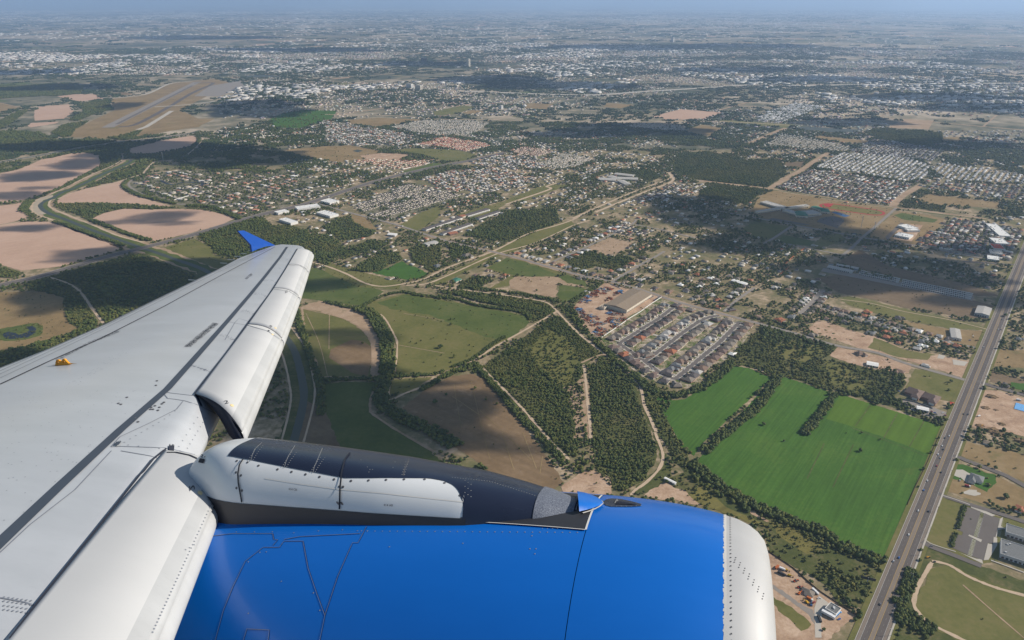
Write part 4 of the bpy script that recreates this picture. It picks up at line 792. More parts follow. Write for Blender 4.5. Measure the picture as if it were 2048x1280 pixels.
NT = lambda F: smooth_tab(F, F, 0)[0][1]
v, f = lathe(smooth_tab(-5.2, -0.1, 50)); T0 = bvh_of(v, f); FJ = hit(T0, 1148, 1165)[0][0]; print('FJ', FJ, hit(T0, 1161, 1061)[0], hit(T0, 1134, 1279)[0])
v, f = lathe(smooth_tab(-5.2, FJ - .0025, 40)); ncw = part('fan_cowl', v, f, M_blue)
v2, f2 = lathe(smooth_tab(FJ + .0015, -0.006, 14)); inl = part('inlet_cowl', v2, f2, M_blue)
r0 = NT(0.0)
v3, f3 = lathe([(0.0, r0 - 0.001)] + [p for p in prof if p[0] > 0 and prof.index(p) > 11] + prof[20:][:1] + prof[21:]); part('inlet_lip', v3, f3, M_lip)
vj, fj = lathe([(FJ - .01, NT(-.9) - .02), (FJ + .01, NT(-.9) - .02)]); part('cowl_joint', vj, fj, M_ink)
vc, fc = lathe(smooth_tab(-5.2, -0.001, 60)); va = list(vc) + list(v3); fa = list(fc) + [tuple(len(vc) + q for q in x) for x in f3]
T_nac = bvh_of(va, fa)
# chipped paint edge at the lip joint
vj, fj = [], []
rr = random.Random(9)
for k in range(260):
    a = math.radians(-100 + 120 * k / 259); w0 = -0.004 - abs(rr.gauss(0, 0.006)) - (0.03 if rr.random() < .04 else 0); R = r0 + 0.002
    for F in (w0, 0.006): vj.append((F, NL + R * math.sin(a), NU + R * math.cos(a)))
    if k: j = 2 * k; fj.append((j - 2, j, j + 1, j - 1))
part('chipped_edge', vj, fj, M_edge)
def nring(F, a0, a1, n, da=0): return [(F, math.radians(a0 + (a1 - a0) * k / n)) for k in range(n + 1)]
def ndots(name, FA, r, mat):
    v, f = [], []
    for F, a in FA:
        R = lerp_tab(prof[:17], F) if F > 0 else NT(F)
        n = Vector((0, math.sin(a), math.cos(a))); h = Vector((F, NL, NU)) + n * (R + 0.002); t = Vector((1, 0, 0)); s = n.cross(t); b = len(v); v.append(h + n * r * .4)
        for k in range(6): q = math.pi * k / 3; v.append(h + t * r * math.cos(q) + s * r * math.sin(q))
        for k in range(6): f.append((b, b + 1 + k, b + 1 + (k + 1) % 6))
    part(name, v, f, mat, smooth=False, kind='stuff')
ndots('lip_rivet', nring(.028, -100, 20, 75), 0.0048, M_rivd)
ndots('lip_rivet', [(.05 + .022 * k + q * .004, math.radians(-14 - k * 1.4 + q)) for k in range(7) for q in (-1, 0, 1)], 0.004, M_rivd)
# seams on the cowl
Z7 = lambda pts: [(340 + a / 4.452, 1020 + b / 4.452) for a, b in pts]
for pl in ([(400, 1180), (410, 1158), (480, 900), (560, 700), (675, 460), (835, 335), (980, 335), (1020, 280), (1190, 280), (1235, 520), (1310, 740), (1385, 940), (1340, 1158), (1330, 1200)],
           [(1755, 150), (1680, 295), (1630, 295), (1500, 590), (1385, 940)], [(370, 235), (560, 213), (920, 213), (930, 265), (965, 268), (920, 320)],
           [(1020, 265), (1160, 240), (1700, 212)], [(660, 1158), (690, 1060), (890, 1070), (880, 1158)]):
    strip('cowl_seam', T_nac, Z7(pl), 0.0035, M_bseam, 0.0025, step=6); strip('cowl_seam_edge', T_nac, [(x - .9, y - .3) for x, y in Z7(pl)], 0.0018, M_rivet, 0.003, step=6)
nd_ = [(370 + 3, 1062), (473, 1064), (509, 1064), (545, 1064), (588, 1066), (637, 1062), (685, 1060), (715, 1062), (723, 1062), (735, 1062), (520, 1105), (497, 1124), (563, 1163), (627, 1186), (497, 1227), (640, 1221), (779, 1094), (926, 1087), (1064, 1072), (1060, 1098), (1072, 1098), (1070, 1108), (533, 1104)]
nd_ += [(735 + k * 15, 1062.5 + k * .1) for k in range(29)]
dots('cowl_screw', T_nac, nd_, 0.0042, M_rivet, 0.002, 6)
# dark apron between the pylon and the cowls
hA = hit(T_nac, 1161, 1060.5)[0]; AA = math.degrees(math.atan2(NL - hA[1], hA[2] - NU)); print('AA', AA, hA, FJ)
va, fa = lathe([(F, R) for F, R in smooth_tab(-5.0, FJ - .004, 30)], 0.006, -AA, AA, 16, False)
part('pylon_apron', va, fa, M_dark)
for sgn in (-1, 1):
    vv, ff = [], []
    for i, (F, R) in enumerate(smooth_tab(-5.0, FJ - .004, 40)):
        for dd in (AA - .1, AA + .12): a = math.radians(sgn * dd); vv.append((F, NL + (R + .008) * math.sin(a), NU + (R + .008) * math.cos(a)))
        if i: j = 2 * i; ff.append((j - 2, j, j + 1, j - 1))
    part('apron_edge', vv, ff, M_edge if sgn < 0 else M_edge)
vv, ff = [], []
for k in range(25):
    an_ = math.radians(-AA + 2 * AA * k / 24)
    for dF in (-.006, .005): R = NT(FJ) + .008; vv.append((FJ + dF, NL + R * math.sin(an_), NU + R * math.cos(an_)))
    if k: j = 2 * k; ff.append((j - 2, j, j + 1, j - 1))
part('apron_edge', vv, ff, M_edge)
dots('apron_rivet', T_nac, [(640 + k * 17, 1040 + k * .35) for k in range(30)] + [(1085 + k * 10, 1058) for k in range(8)], 0.003, M_rivet, 0.0042, 6)
# intake scoop behind the lip
sc_t = [(1206, 1004), (1212, 999.5), (1222, 997.5), (1240, 998.5), (1262, 1003), (1282, 1008.5)]; sc_b = [(1206, 1006), (1211, 1011), (1222, 1013.8), (1240, 1014), (1262, 1014), (1282, 1012.8)]
decal('scoop_plate', T_nac, sc_t, sc_b, M_black, 0.003, 16, 5)
decal('scoop_mouth', T_nac, [(1231, 1008), (1234, 1003), (1250, 1006), (1272, 1010)], [(1231, 1009.5), (1234, 1009.5), (1250, 1010), (1272, 1011)], M_void, 0.006, 8, 2)
strip('scoop_edge', T_nac, [(1230, 1009.5), (1234, 1002), (1235.5, 1006)], 0.006, M_rivet, 0.012, 2)
dots('scoop_rivet', T_nac, along(sc_t, 9) + along(sc_b, 9), 0.004, M_rivet, 0.005, 6)

# --- pylon: lofted body over the nacelle
def T_top(F): return lerp_tab([(-5.5, -1.95), (-4.0, -1.95), (-3.8, -1.9), (-3.68, -1.66), (-3.6, -1.52), (-3.52, -1.43), (-3.44, -1.37), (-3.36, -1.33), (-3.28, -1.312), (-3.15, -1.305), (-2.5, -1.345), (-2.0, -1.385), (-1.48, -1.445), (-1.2, -1.49), (-1.02, -1.523), (-.84, -1.568), (-.76, -1.585), (-.69, -1.6)], F)
def P_w(F): return lerp_tab([(-5.5, .06), (-3.75, .08), (-3.6, .12), (-3.45, .19), (-3.3, .26), (-3.18, .315), (-3.05, .345), (-2.0, .335), (-1.48, .31), (-1.2, .265), (-1.02, .225), (-.84, .15), (-.76, .1), (-.69, .015)], F)
UB = -1.76
def pyl_pt(F, phi, dr=0.0):
    """phi 0 = near side (towards the cabin), 90 = top, 180 = far side"""
    a = math.radians(phi); ub = min(UB, NU + NT(F) * 0.985) if F > -3 else UB - 0.05; w, h = P_w(F) + dr, T_top(F) - ub + dr
    e = 2 / 3.0 if F < -1.4 else 2 / (3.0 - 0.9 * min(1, (F + 1.4) / .7)); c, s = math.cos(a), math.sin(a)
    x = -math.copysign(abs(c) ** e, c) * w; z = abs(s) ** e * h if s >= 0 else -abs(s) * 0.3
    if c > 0 and z < 0.19 * h / 0.3 and F < -1.5: pass
    return Vector((F, NL + x, ub + z))
Fst = [-5.4 + 0.07 * k for k in range(int((5.4 - .84) / 0.07) + 1)] + [-.838]
phis = [-12 + 204 * k / 60 for k in range(61)]
pv = [pyl_pt(F, p) for F in Fst for p in phis]; m_ = len(phis)
pf = [(i * m_ + k, i * m_ + k + 1, (i + 1) * m_ + k + 1, (i + 1) * m_ + k) for i in range(len(Fst) - 1) for k in range(m_ - 1)]
part('pylon_body', pv, pf, M_white)
T_pyl = bvh_of(pv, pf)
def fphi(px, py):
    h, n = hit(T_pyl, px, py)
    if h is None: return None
    F = h[0]; best = min((k * .1 for k in range(1810)), key=lambda p: (pyl_pt(F, p) - h).length); return F, best
bnd_px = [(456, 912), (475, 915), (520, 924), (600, 940), (690, 956.5), (740, 956.5), (800, 956.5), (860, 957), (888, 962), (908, 971), (918, 983), (924, 998), (927, 1020)]
bt_ = [q for q in (fphi(*p) for p in bnd_px) if q]
bt_.sort(); tabb = [(f_, float(p_)) for f_, p_ in bt_]
def cover(name, F0, F1, plo, phi_hi, mat, dr, n=30, m=26, parent=None, **k):
    v, f = [], []
    for i in range(n + 1):
        F = F0 + (F1 - F0) * i / n; a = plo(F) if callable(plo) else plo; b = phi_hi(F) if callable(phi_hi) else phi_hi
        for j in range(m + 1): v.append(pyl_pt(F, a + (b - a) * j / m, dr))
    for i in range(n):
        for j in range(m): q = i * (m + 1) + j; f.append((q, q + 1, q + m + 2, q + m + 1))
    return part(name, v, f, mat, parent=parent, **k)
Fmax = tabb[-1][0]
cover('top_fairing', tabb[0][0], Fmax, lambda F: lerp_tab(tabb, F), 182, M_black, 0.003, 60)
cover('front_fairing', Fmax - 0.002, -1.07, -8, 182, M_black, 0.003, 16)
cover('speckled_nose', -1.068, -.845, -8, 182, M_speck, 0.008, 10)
decal('nose_cap', T_nac, [(1154, 994.5), (1168, 994.5), (1180, 996.5), (1192, 1000), (1201, 1004.5), (1206, 1010)], [(1159, 1032), (1172, 1028), (1184, 1024), (1196, 1018.5), (1202, 1015), (1206, 1011)], M_blue, 0.013, 20, 12, offf=lambda a, b: .017 + .035 * (1 - a) * (1 - (2 * b - 1) ** 4) + .012 * (1 - a))
cover('nose_cap_gap', -.85, -.842, -10, 190, M_ink, 0.0085, 2)
# light rim round the nose cap
strip('nose_cap_edge', T_nac, [(1166, 1030), (1178, 1026.5), (1190, 1022), (1200, 1016.5), (1206, 1010.5), (1203, 1006), (1194, 1001)], (0.012, 0.007), M_edge, 0.014, 3)
# dark wall below the access doors (near side, aft)
def lowphi(F):
    target = lerp_tab([(-5.4, -1.60), (-3.1, -1.605), (-2.2, -1.6), (-1.45, -1.60)], F)
    return min((k * .1 for k in range(0, 900)), key=lambda p: abs(pyl_pt(F, p)[2] - target))
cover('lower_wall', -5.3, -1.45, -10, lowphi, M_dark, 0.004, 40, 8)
# door outlines, ribs, fasteners on the pylon
for pl in ([(487, 919), (480, 930), (477, 948), (478, 965), (485, 1004)], [(700, 907), (690, 920), (684, 945), (681, 975), (680, 1018)]): strip('door_seam', T_pyl, pl, 0.011, M_ink, 0.0075, 3)
for x in ((502, 923, 524, 886), (569, 937, 590, 892), (626, 947, 645, 897)):
    strip('fairing_joint', T_pyl, [(x[0], x[1]), (x[0] + 3, x[1] - 12), (x[0] + 8, x[1] - 24), (x[2], x[3])], 0.004, M_rivet, 0.0042, 3)
    dots('fairing_rivet', T_pyl, [(x[0] - 4 + k * 2.3 + (k * k) * .05, x[1] - 3 - k * 4) for k in range(8)] + [(x[0] + 5 + k * 2.3 + (k * k) * .05, x[1] - 3 - k * 4) for k in range(8)], 0.0036, M_rivet, 0.0042, 6)
strip('fairing_joint', T_pyl, [(807, 952), (809, 940), (816, 925), (818, 918)], 0.006, M_rivd, 0.0042, 3)
dots('fairing_rivet', T_pyl, [(804 + q * 5 + k * 1.5, 950 - k * 5) for k in range(6) for q in (0, 1)] + [(905 + k * 5.3, 956 + k * .55 + max(0, k - 14) * 1.1) for k in range(34)] + [(930 + (k % 3) * 6, 962 + k * 4) for k in range(9)] + [(1085 - k * .5, 985 + k * 6) for k in range(9)] + [(722, 921), (735, 935), (740, 940), (745, 940), (738, 945), (790, 925), (786, 936)], 0.0034, M_rivet, 0.0042, 6)
dots('dzus_fastener', T_pyl, [(473.5, 922), (495, 925), (517, 931.5), (555, 939), (583, 944), (611, 949), (639, 954), (668, 959), (702, 962), (737, 961), (772, 960), (808, 959), (849, 959), (889, 966), (920, 991), (923, 1037), (679, 973), (686, 974), (482, 951), (472, 945), (484, 981), (473, 976)], 0.0085, M_rivd, 0.0012, 12)
dots('door_latch', T_pyl, [(675.5, 1006), (684, 1007)], 0.013, M_rivd, 0.0012, 10, 0.5)
stencil('414 CR', T_pyl, (578, 980), (595, 982), (578, 975.5)); stencil('414 AR', T_pyl, (768, 1012), (787, 1013), (768, 1007.5))
strip('door_crease', T_pyl, [(530, 957), (600, 968), (680, 979), (760, 986), (850, 996), (926, 1004)], 0.006, M_edge, 0.0012, 6)
# fixed fairing where the pylon meets the wing, with its number
stencil('27', T_pyl, (402, 915), (414, 916), (403, 909)); decal('track_slot', T_pyl, [(401, 917), (411, 918.5)], [(398, 925), (408, 927)], M_ink, 0.006, 3, 3)
# belly of the engine seen past the inlet and the fuselage are outside the frame
# ================================================================ vegetation
def fol(name, c, k=0.35):
    m, t, b = new_mat(name, 0.75, 0.15)
    oi = nd(t, 'ShaderNodeObjectInfo'); v = wpos(t); n = noise(t, v, 0.5, 3, 0.7); n2 = noise(t, v, 0.006, 3, 0.6)
    a = nd(t, 'ShaderNodeMath', operation='MULTIPLY_ADD'); a.inputs[1].default_value = 0.45; t.links.new(oi.outputs['Random'], a.inputs[0])
    s = nd(t, 'ShaderNodeMath', operation='MULTIPLY_ADD'); s.inputs[1].default_value = 0.45; t.links.new(n, s.inputs[0]); t.links.new(s.outputs[0], a.inputs[2])
    s2 = nd(t, 'ShaderNodeMath', operation='MULTIPLY'); s2.inputs[1].default_value = 0.35; t.links.new(n2, s2.inputs[0]); t.links.new(s2.outputs[0], s.inputs[2])
    t.links.new(ramp(t, a.outputs[0], [(0.3, dim(c, 1 - k)), (0.6, c), (0.85, (c[0] * 1.75, c[1] * 1.35, c[2] * 1.1))]), b.inputs['Base Color']); return m
M_leaf = fol('tree_foliage', (0.066, 0.09, 0.026)); M_leafb = fol('brush_foliage', (0.092, 0.108, 0.034)); M_bark = new_mat('bark', 0.9, 0.1, col=(0.11, 0.08, 0.055))[0]
M_leaff = fol('far_foliage', (0.036, 0.056, 0.022))
def crown_mesh(name, seed, nb=6, R=4.0, hgt=6.0, sub=1, cards=70, flat=0.75):
    r = random.Random(seed); bm = bmesh.new()
    for k in range(nb):
        a = r.uniform(0, 6.28); d = R * 0.55 * math.sqrt(r.random()) if k else 0; br = R * r.uniform(0.42, 0.68) * (1 if k else 1.1)
        c = Vector((d * math.cos(a), d * math.sin(a), hgt * r.uniform(0.42, 0.72)))
        res = bmesh.ops.create_icosphere(bm, subdivisions=sub, radius=1)
        for v in res['verts']:
            q = v.co.copy(); j = 1 + 0.42 * (r.random() - 0.5)
            v.co = c + Vector((q.x * br * j, q.y * br * j, q.z * br * flat * j))
    vs = [v.co.copy() for v in bm.verts]
    for k in range(cards):
        p = r.choice(vs); d = Vector((r.gauss(0, 1), r.gauss(0, 1), r.gauss(0, .7))).normalized(); s = R * r.uniform(.09, .2)
        c = p + d * R * .1; e1 = d.orthogonal().normalized() * s; e2 = d.cross(e1).normalized() * s
        bm.faces.new([bm.verts.new(c + e1), bm.verts.new(c - e1 * .5 + e2), bm.verts.new(c - e1 * .5 - e2)])
    m = bpy.data.meshes.new(name); bm.to_mesh(m); bm.free(); return m
def trunk_mesh(name, h=4.0):
    v, f = [], []
    def tube(a, b, r0, r1):
        a, b = Vector(a), Vector(b); d = (b - a).normalized(); t = d.orthogonal().normalized(); s = d.cross(t); q = len(v)
        for p, r in ((a, r0), (b, r1)):
            for k in range(5): w = 2 * math.pi * k / 5; v.append(p + t * r * math.cos(w) + s * r * math.sin(w))
        for k in range(5): f.append((q + k, q + (k + 1) % 5, q + 5 + (k + 1) % 5, q + 5 + k))
    tube((0, 0, -.2), (0.1, 0, h * .5), .28, .2); tube((.1, 0, h * .5), (1.1, .5, h), .16, .07); tube((.1, 0, h * .5), (-.9, .6, h), .15, .07); tube((.1, 0, h * .45), (0, -1.1, h * .9), .14, .06)
    return mesh_from(name, v, f)
def proto_coll(name, meshes):
    c = bpy.data.collections.new(name)
    for i, m in enumerate(meshes): o = bpy.data.objects.new(name + '_%d' % i, m); c.objects.link(o)
    return c
tm = [crown_mesh('crown', 20 + i, 5 + i % 3, 3.9, 6.2, 1, 60) for i in range(6)]
for m in tm: m.materials.append(M_leaf)
bmh = [crown_mesh('bush', 60 + i, 4, 3.0, 3.6, 1, 40) for i in range(4)]
for m in bmh: m.materials.append(M_leafb)
def clump_mesh(name, seed, n, ext, R, h):
    r = random.Random(seed); bm = bmesh.new()
    for k in range(n):
        br = R * r.uniform(.6, 1.2); c = Vector((r.uniform(-ext, ext), r.uniform(-ext, ext), h * r.uniform(.3, .55)))
        res = bmesh.ops.create_icosphere(bm, subdivisions=1, radius=1)
        for v in res['verts']: j = 1 + .5 * (r.random() - .5); v.co = c + Vector((v.co.x * br * j, v.co.y * br * j, v.co.z * h * .55 * j))
    m = bpy.data.meshes.new(name); bm.to_mesh(m); bm.free(); m.materials.append(M_leaff); return m
C_tree, C_bush = proto_coll('tree_kinds', tm), proto_coll('bush_kinds', bmh)
C_clump = proto_coll('grove_kinds', [clump_mesh('grove', 80 + i, 9, 17, 5.0, 6.5) for i in range(5)])
C_far = proto_coll('far_grove_kinds', [clump_mesh('far_grove', 90 + i, 12, 60, 15, 9) for i in range(4)])
def gn_group(coll):
    ng = bpy.data.node_groups.new('scatter_' + coll.name, 'GeometryNodeTree')
    ng.interface.new_socket('Geometry', in_out='INPUT', socket_type='NodeSocketGeometry'); ng.interface.new_socket('Geometry', in_out='OUTPUT', socket_type='NodeSocketGeometry')
    i, o = ng.nodes.new('NodeGroupInput'), ng.nodes.new('NodeGroupOutput'); ip = ng.nodes.new('GeometryNodeInstanceOnPoints'); ci = ng.nodes.new('GeometryNodeCollectionInfo')
    ci.inputs['Collection'].default_value = coll; ci.inputs['Separate Children'].default_value = True; ci.inputs['Reset Children'].default_value = True; ip.inputs['Pick Instance'].default_value = True
    def attr(n, ty):
        a = ng.nodes.new('GeometryNodeInputNamedAttribute'); a.data_type = ty; a.inputs['Name'].default_value = n; return [s for s in a.outputs if s.enabled][0]
    L = ng.links; L.new(i.outputs[0], ip.inputs['Points']); L.new(ci.outputs[0], ip.inputs['Instance'])
    L.new(attr('scv', 'FLOAT_VECTOR'), ip.inputs['Scale']); L.new(attr('idx', 'INT'), ip.inputs['Instance Index'])
    e = ng.nodes.new('ShaderNodeCombineXYZ'); L.new(attr('rz', 'FLOAT'), e.inputs[2]); er = ng.nodes.new('FunctionNodeEulerToRotation'); L.new(e.outputs[0], er.inputs[0]); L.new(er.outputs[0], ip.inputs['Rotation'])
    L.new(ip.outputs[0], o.inputs[0]); return ng
GNG = {c.name: gn_group(c) for c in (C_tree, C_bush, C_clump, C_far)}
def scatter(name, P, sc, coll, z=0.1, **k):
    n = len(P)
    if n == 0: return None
    m = bpy.data.meshes.new(name); m.vertices.add(n); co = np.zeros((n, 3)); co[:, :2] = P; co[:, 2] = z; m.vertices.foreach_set('co', co.ravel())
    a = m.attributes.new('scv', 'FLOAT_VECTOR', 'POINT'); s3 = np.stack([sc * RNG.uniform(.85, 1.15, n), sc * RNG.uniform(.85, 1.15, n), sc * RNG.uniform(.8, 1.2, n)], 1); a.data.foreach_set('vector', s3.astype(np.float32).ravel())
    a = m.attributes.new('rz', 'FLOAT', 'POINT'); a.data.foreach_set('value', RNG.uniform(0, 6.28, n).astype(np.float32))
    a = m.attributes.new('idx', 'INT', 'POINT'); a.data.foreach_set('value', RNG.integers(0, 50, n).astype(np.int32))
    o = obj(name, m, kind='stuff', **k); md = o.modifiers.new('scatter', 'NODES'); md.node_group = GNG[coll.name]; return o
# value noise
_T = RNG.random((256, 256))
def vnoise(P, s, seed=0):
    x = P[:, 0] * s + seed * 17.3; y = P[:, 1] * s + seed * 9.1; xi = np.floor(x).astype(int); yi = np.floor(y).astype(int); fx = x - xi; fy = y - yi
    fx = fx * fx * (3 - 2 * fx); fy = fy * fy * (3 - 2 * fy); g = lambda a, b: _T[a % 256, b % 256]
    return (g(xi, yi) * (1 - fx) + g(xi + 1, yi) * fx) * (1 - fy) + (g(xi, yi + 1) * (1 - fx) + g(xi + 1, yi + 1) * fx) * fy
def fbm(P, s, seed=0): return (vnoise(P, s, seed) * .5 + vnoise(P, s * 2.1, seed + 1) * .28 + vnoise(P, s * 4.3, seed + 2) * .15 + vnoise(P, s * 9, seed + 3) * .07)
def near_roads(P, extra=1.5):
    r = np.zeros(len(P), bool)
    for L, w in ROADS:
        lo, hi = L.min(0) - w - 5, L.max(0) + w + 5; c = np.where((P[:, 0] > lo[0]) & (P[:, 0] < hi[0]) & (P[:, 1] > lo[1]) & (P[:, 1] < hi[1]) & ~r)[0]
        if not len(c): continue
        Q = P[c]; d = np.full(len(c), 1e9)
        for a, b in zip(L[:-1], L[1:]):
            ab = b - a; t = np.clip(((Q - a) @ ab) / (ab @ ab + 1e-9), 0, 1); d = np.minimum(d, np.hypot(*(Q - (a + t[:, None] * ab)).T))
        r[c[d < w / 2 + extra]] = True
    return r
def in_areas(P):
    r = np.zeros(len(P), bool)
    for A, t, ex in AREAS:
        if not ex: continue
        lo, hi = A.min(0), A.max(0); c = np.where((P[:, 0] > lo[0]) & (P[:, 0] < hi[0]) & (P[:, 1] > lo[1]) & (P[:, 1] < hi[1]) & ~r)[0]
        if len(c): r[c[inside(A, P[c])]] = True
    return r
def proj(P):
    """which ground points the photograph's frame could show"""
    x, y = P[:, 0], P[:, 1]; zc = y * CP + H * SP; px = 1024 + FPX * x / zc; py = 640 - FPX * (y * SP - H * CP) / zc; return px, py
ALLT, ALLS, BRT, BRS = [], [], [], []
for A, t, ex in AREAS:
    if not t: continue
    den, lo, hi, thr = t; mn, mx = A.min(0), A.max(0); ar = (mx[0] - mn[0]) * (mx[1] - mn[1]) / 1e4
    dist = np.hypot(*A.mean(0)); k_ = 1.0 if dist < 3500 else 0.45
    n = int(ar * den * k_); P = RNG.uniform(mn, mx, (n, 2)); P = P[inside(A, P)]
    if thr > 0: P = P[fbm(P, 0.02, 5) > thr]
    else:
        for A_c, k_c in CLEAR: P = P[~(inside(A_c, P) & (RNG.random(len(P)) > k_c))]
    px, py = proj(P); P = P[(px > -60) & (px < 2110) & (py < 1340)]
    P = P[~near_roads(P, 2.5 * lo + .6)]
    s = RNG.uniform(lo, hi, len(P)) * (1 if k_ == 1 else 1.45)
    bush = (thr > 0) | (fbm(P, .012, 9) + RNG.normal(0, .06, len(P)) > .5)
    ALLT.append(P[~bush]); ALLS.append(s[~bush]); BRT.append(P[bush]); BRS.append(s[bush] * 1.15)
def cat(a): return np.concatenate(a) if len(a) else np.zeros((0, 2))
scatter('woodland_trees', cat(ALLT), np.concatenate(ALLS), C_tree, label='dense dark green mesquite woodland filling the plots between fields', cat='woodland')
scatter('field_brush', cat(BRT), np.concatenate(BRS), C_bush, label='low olive green brush and bushes scattered over the fields and woods', cat='brush')
# hedges and tree belts: the trees that show largest are things of their own
HEDGES = [('g3', [(850, 85), (980, 130), (1060, 250), (1130, 370), (1145, 480), (1150, 620), (1135, 745), (1080, 880), (1085, 980), (1150, 1070), (1290, 1160), (1450, 1230), (1600, 1290), (1800, 1440)], 30, .95, 1.3, 'thick belt curving between the pastures above the pylon'),
 ('g3', [(255, 100), (300, 260), (360, 430), (400, 580), (460, 740), (500, 900), (500, 1130)], 13, .7, 1.0, 'row of trees along the canal track beside the wing'),
 ('g3', [(490, 785), (700, 778), (900, 772), (1080, 765), (1200, 752), (1400, 740), (1600, 728), (1700, 700)], 8, .6, .8, 'low hedgerow crossing between the round field and the dark green pasture'),
 ('E', [(0, 535), (100, 560), (200, 572), (250, 545), (330, 505), (450, 480), (560, 500), (760, 520), (900, 560), (1150, 595), (1200, 640)], 10, .6, .85, 'hedgerow along the north side of the big pasture'),
 ('E', [(770, 480), (900, 520), (1050, 545), (1200, 570), (1320, 600)], 30, .7, .95, 'bushy belt between the two dirt tracks north of the pasture'),
 ('E', [(740, 915), (860, 870), (980, 780), (1050, 740)], 9, .6, .8, 'bushes lining the pale dirt track'), ('E', [(560, 1050), (720, 960), (860, 900), (900, 930)], 14, .7, .95, 'trees along the dirt track above the brown hill'),
 ('E', [(900, 930), (960, 1000), (1040, 1090), (1150, 1220), (1280, 1350), (1400, 1480)], 13, .7, .95, 'tree row between the brown hill and the central wood'),
 ('f7', [(-840, 310), (-920, 450), (-1050, 640), (-1150, 740), (-1300, 850), (-1500, 1010), (-1700, 1200)], 17, .85, 1.15, 'leafy tree in the hedgerow dividing the two green fields'),
 ('f7', [(-190, 520), (-300, 690), (-420, 850), (-530, 990)], 15, .85, 1.15, 'leafy tree in the short hedge inside the big green field'),
 ('G', [(100, 250), (200, 330), (330, 420), (440, 490), (560, 540), (700, 600), (850, 650), (950, 720), (1080, 780), (1230, 830)], 18, .9, 1.2, 'tree in the belt along the lower edge of the green field'),
 ('F', [(-30, 1080), (60, 1075), (150, 1040), (270, 960), (330, 890)], 18, .9, 1.2, 'tree in the belt between the green field and the housing estate'),
 ('g4', [(920, 740), (860, 720), (640, 680), (400, 650), (120, 610)], 8, .6, .85, 'bush on the north side of the dirt track'), ('f3', [(20, 560), (200, 440), (350, 350), (500, 270)], 12, .7, .95, 'tree along the back fence of the scrapyard'),
 ('f2', [(30, 500), (250, 700), (440, 880), (640, 1030), (700, 1120), (860, 1200)], 14, .8, 1.1, 'tree along the dirt track below the estate'),
 ('g2', [(460, 870), (620, 920), (800, 985), (960, 1040), (1060, 1080)], 14, .8, 1.1, 'bush beside the canal road on the left'), ('g2', [(780, 860), (900, 900), (1080, 970), (1290, 1030)], 12, .8, 1.1, 'hedge tree between canal and bare field'),
 ('g2', [(200, 780), (215, 740), (270, 690)], 30, .9, 1.1, 'tree clump beside the canal bend'), ('g2', [(380, 635), (540, 580), (700, 490), (840, 410)], 12, .9, 1.1, 'hedge tree beside the upper canal road'), ('g2', [(1090, 520), (1050, 570), (1180, 640), (1330, 680), (1500, 720)], 14, 1, 1.2, 'hedge tree round the lagoon estate'),
 ('g2', [(1590, 735), (1800, 745), (1900, 780), (2048, 850)], 16, 1, 1.3, 'hedge tree south of the lagoon estate'), ('G', [(1390, 880), (1370, 950), (1300, 1080)], 16, .6, .8, 'bush on the east verge of the avenue'), ('G', [(1290, 1130), (1400, 1180), (1500, 1250)], 30, .5, .8, 'bush below the dirt loop'), ('f6', [(1045, 185), (985, 360), (910, 580)], 4, .45, .55, 'clipped hedge bush beside the car park'), ('f6', [(880, 660), (810, 890)], 4, .45, .55, 'clipped hedge bush beside the car park')]
HT = []
rr = random.Random(5)
for v_, pts, w_, lo, hi, lab in HEDGES:
    L = smooth_line(G(v_, pts), 5); L = np.array(L); seg = np.hypot(*np.diff(L, axis=0).T); tot = seg.sum(); n = int(tot * max(w_, 6) / 17 / ((lo + hi) / 2) ** 2) + 2; pa, pb = [[q[0] for q in proj(np.array([z]))] for z in (L[0], L[-1])]; hz = abs(pa[0] - pb[0]) > abs(pa[1] - pb[1]); fl = (pa[0] > pb[0]) if hz else (pa[1] > pb[1])
    cs = np.concatenate([[0], np.cumsum(seg)])
    for k in range(n):
        d = rr.random() * tot; i = min(np.searchsorted(cs, d) - 1, len(seg) - 1); i = max(i, 0); t = (d - cs[i]) / seg[i]; p = L[i] + (L[i + 1] - L[i]) * t; nn = np.array([-(L[i + 1] - L[i])[1], (L[i + 1] - L[i])[0]]) / seg[i]
        p = p + nn * rr.uniform(-.5, .5) * w_; fq = 1 - d / tot if fl else d / tot; HT.append((p[0], p[1], rr.uniform(lo, hi) * 1.05, lab + ', ' + ((('in its leftmost quarter', 'left of its middle', 'right of its middle', 'in its rightmost quarter') if hz else ('in its top quarter', 'above its middle', 'below its middle', 'in its bottom quarter'))[min(3, int(fq * 4))])))
P_ = np.array([(h[0], h[1]) for h in HT]); px_, py_ = proj(P_)
S_ = np.array([h[2] for h in HT]) / np.hypot(P_[:, 1], H); vis = (px_ > 0) & (px_ < 2048) & (py_ < 1280)
vis &= ~((px_ < 1110) & (py_ > 870)) & ~((px_ < 1550) & (py_ > 1090))
order = [i for i in np.argsort(-S_) if vis[i]][:215]; ind = set(order)
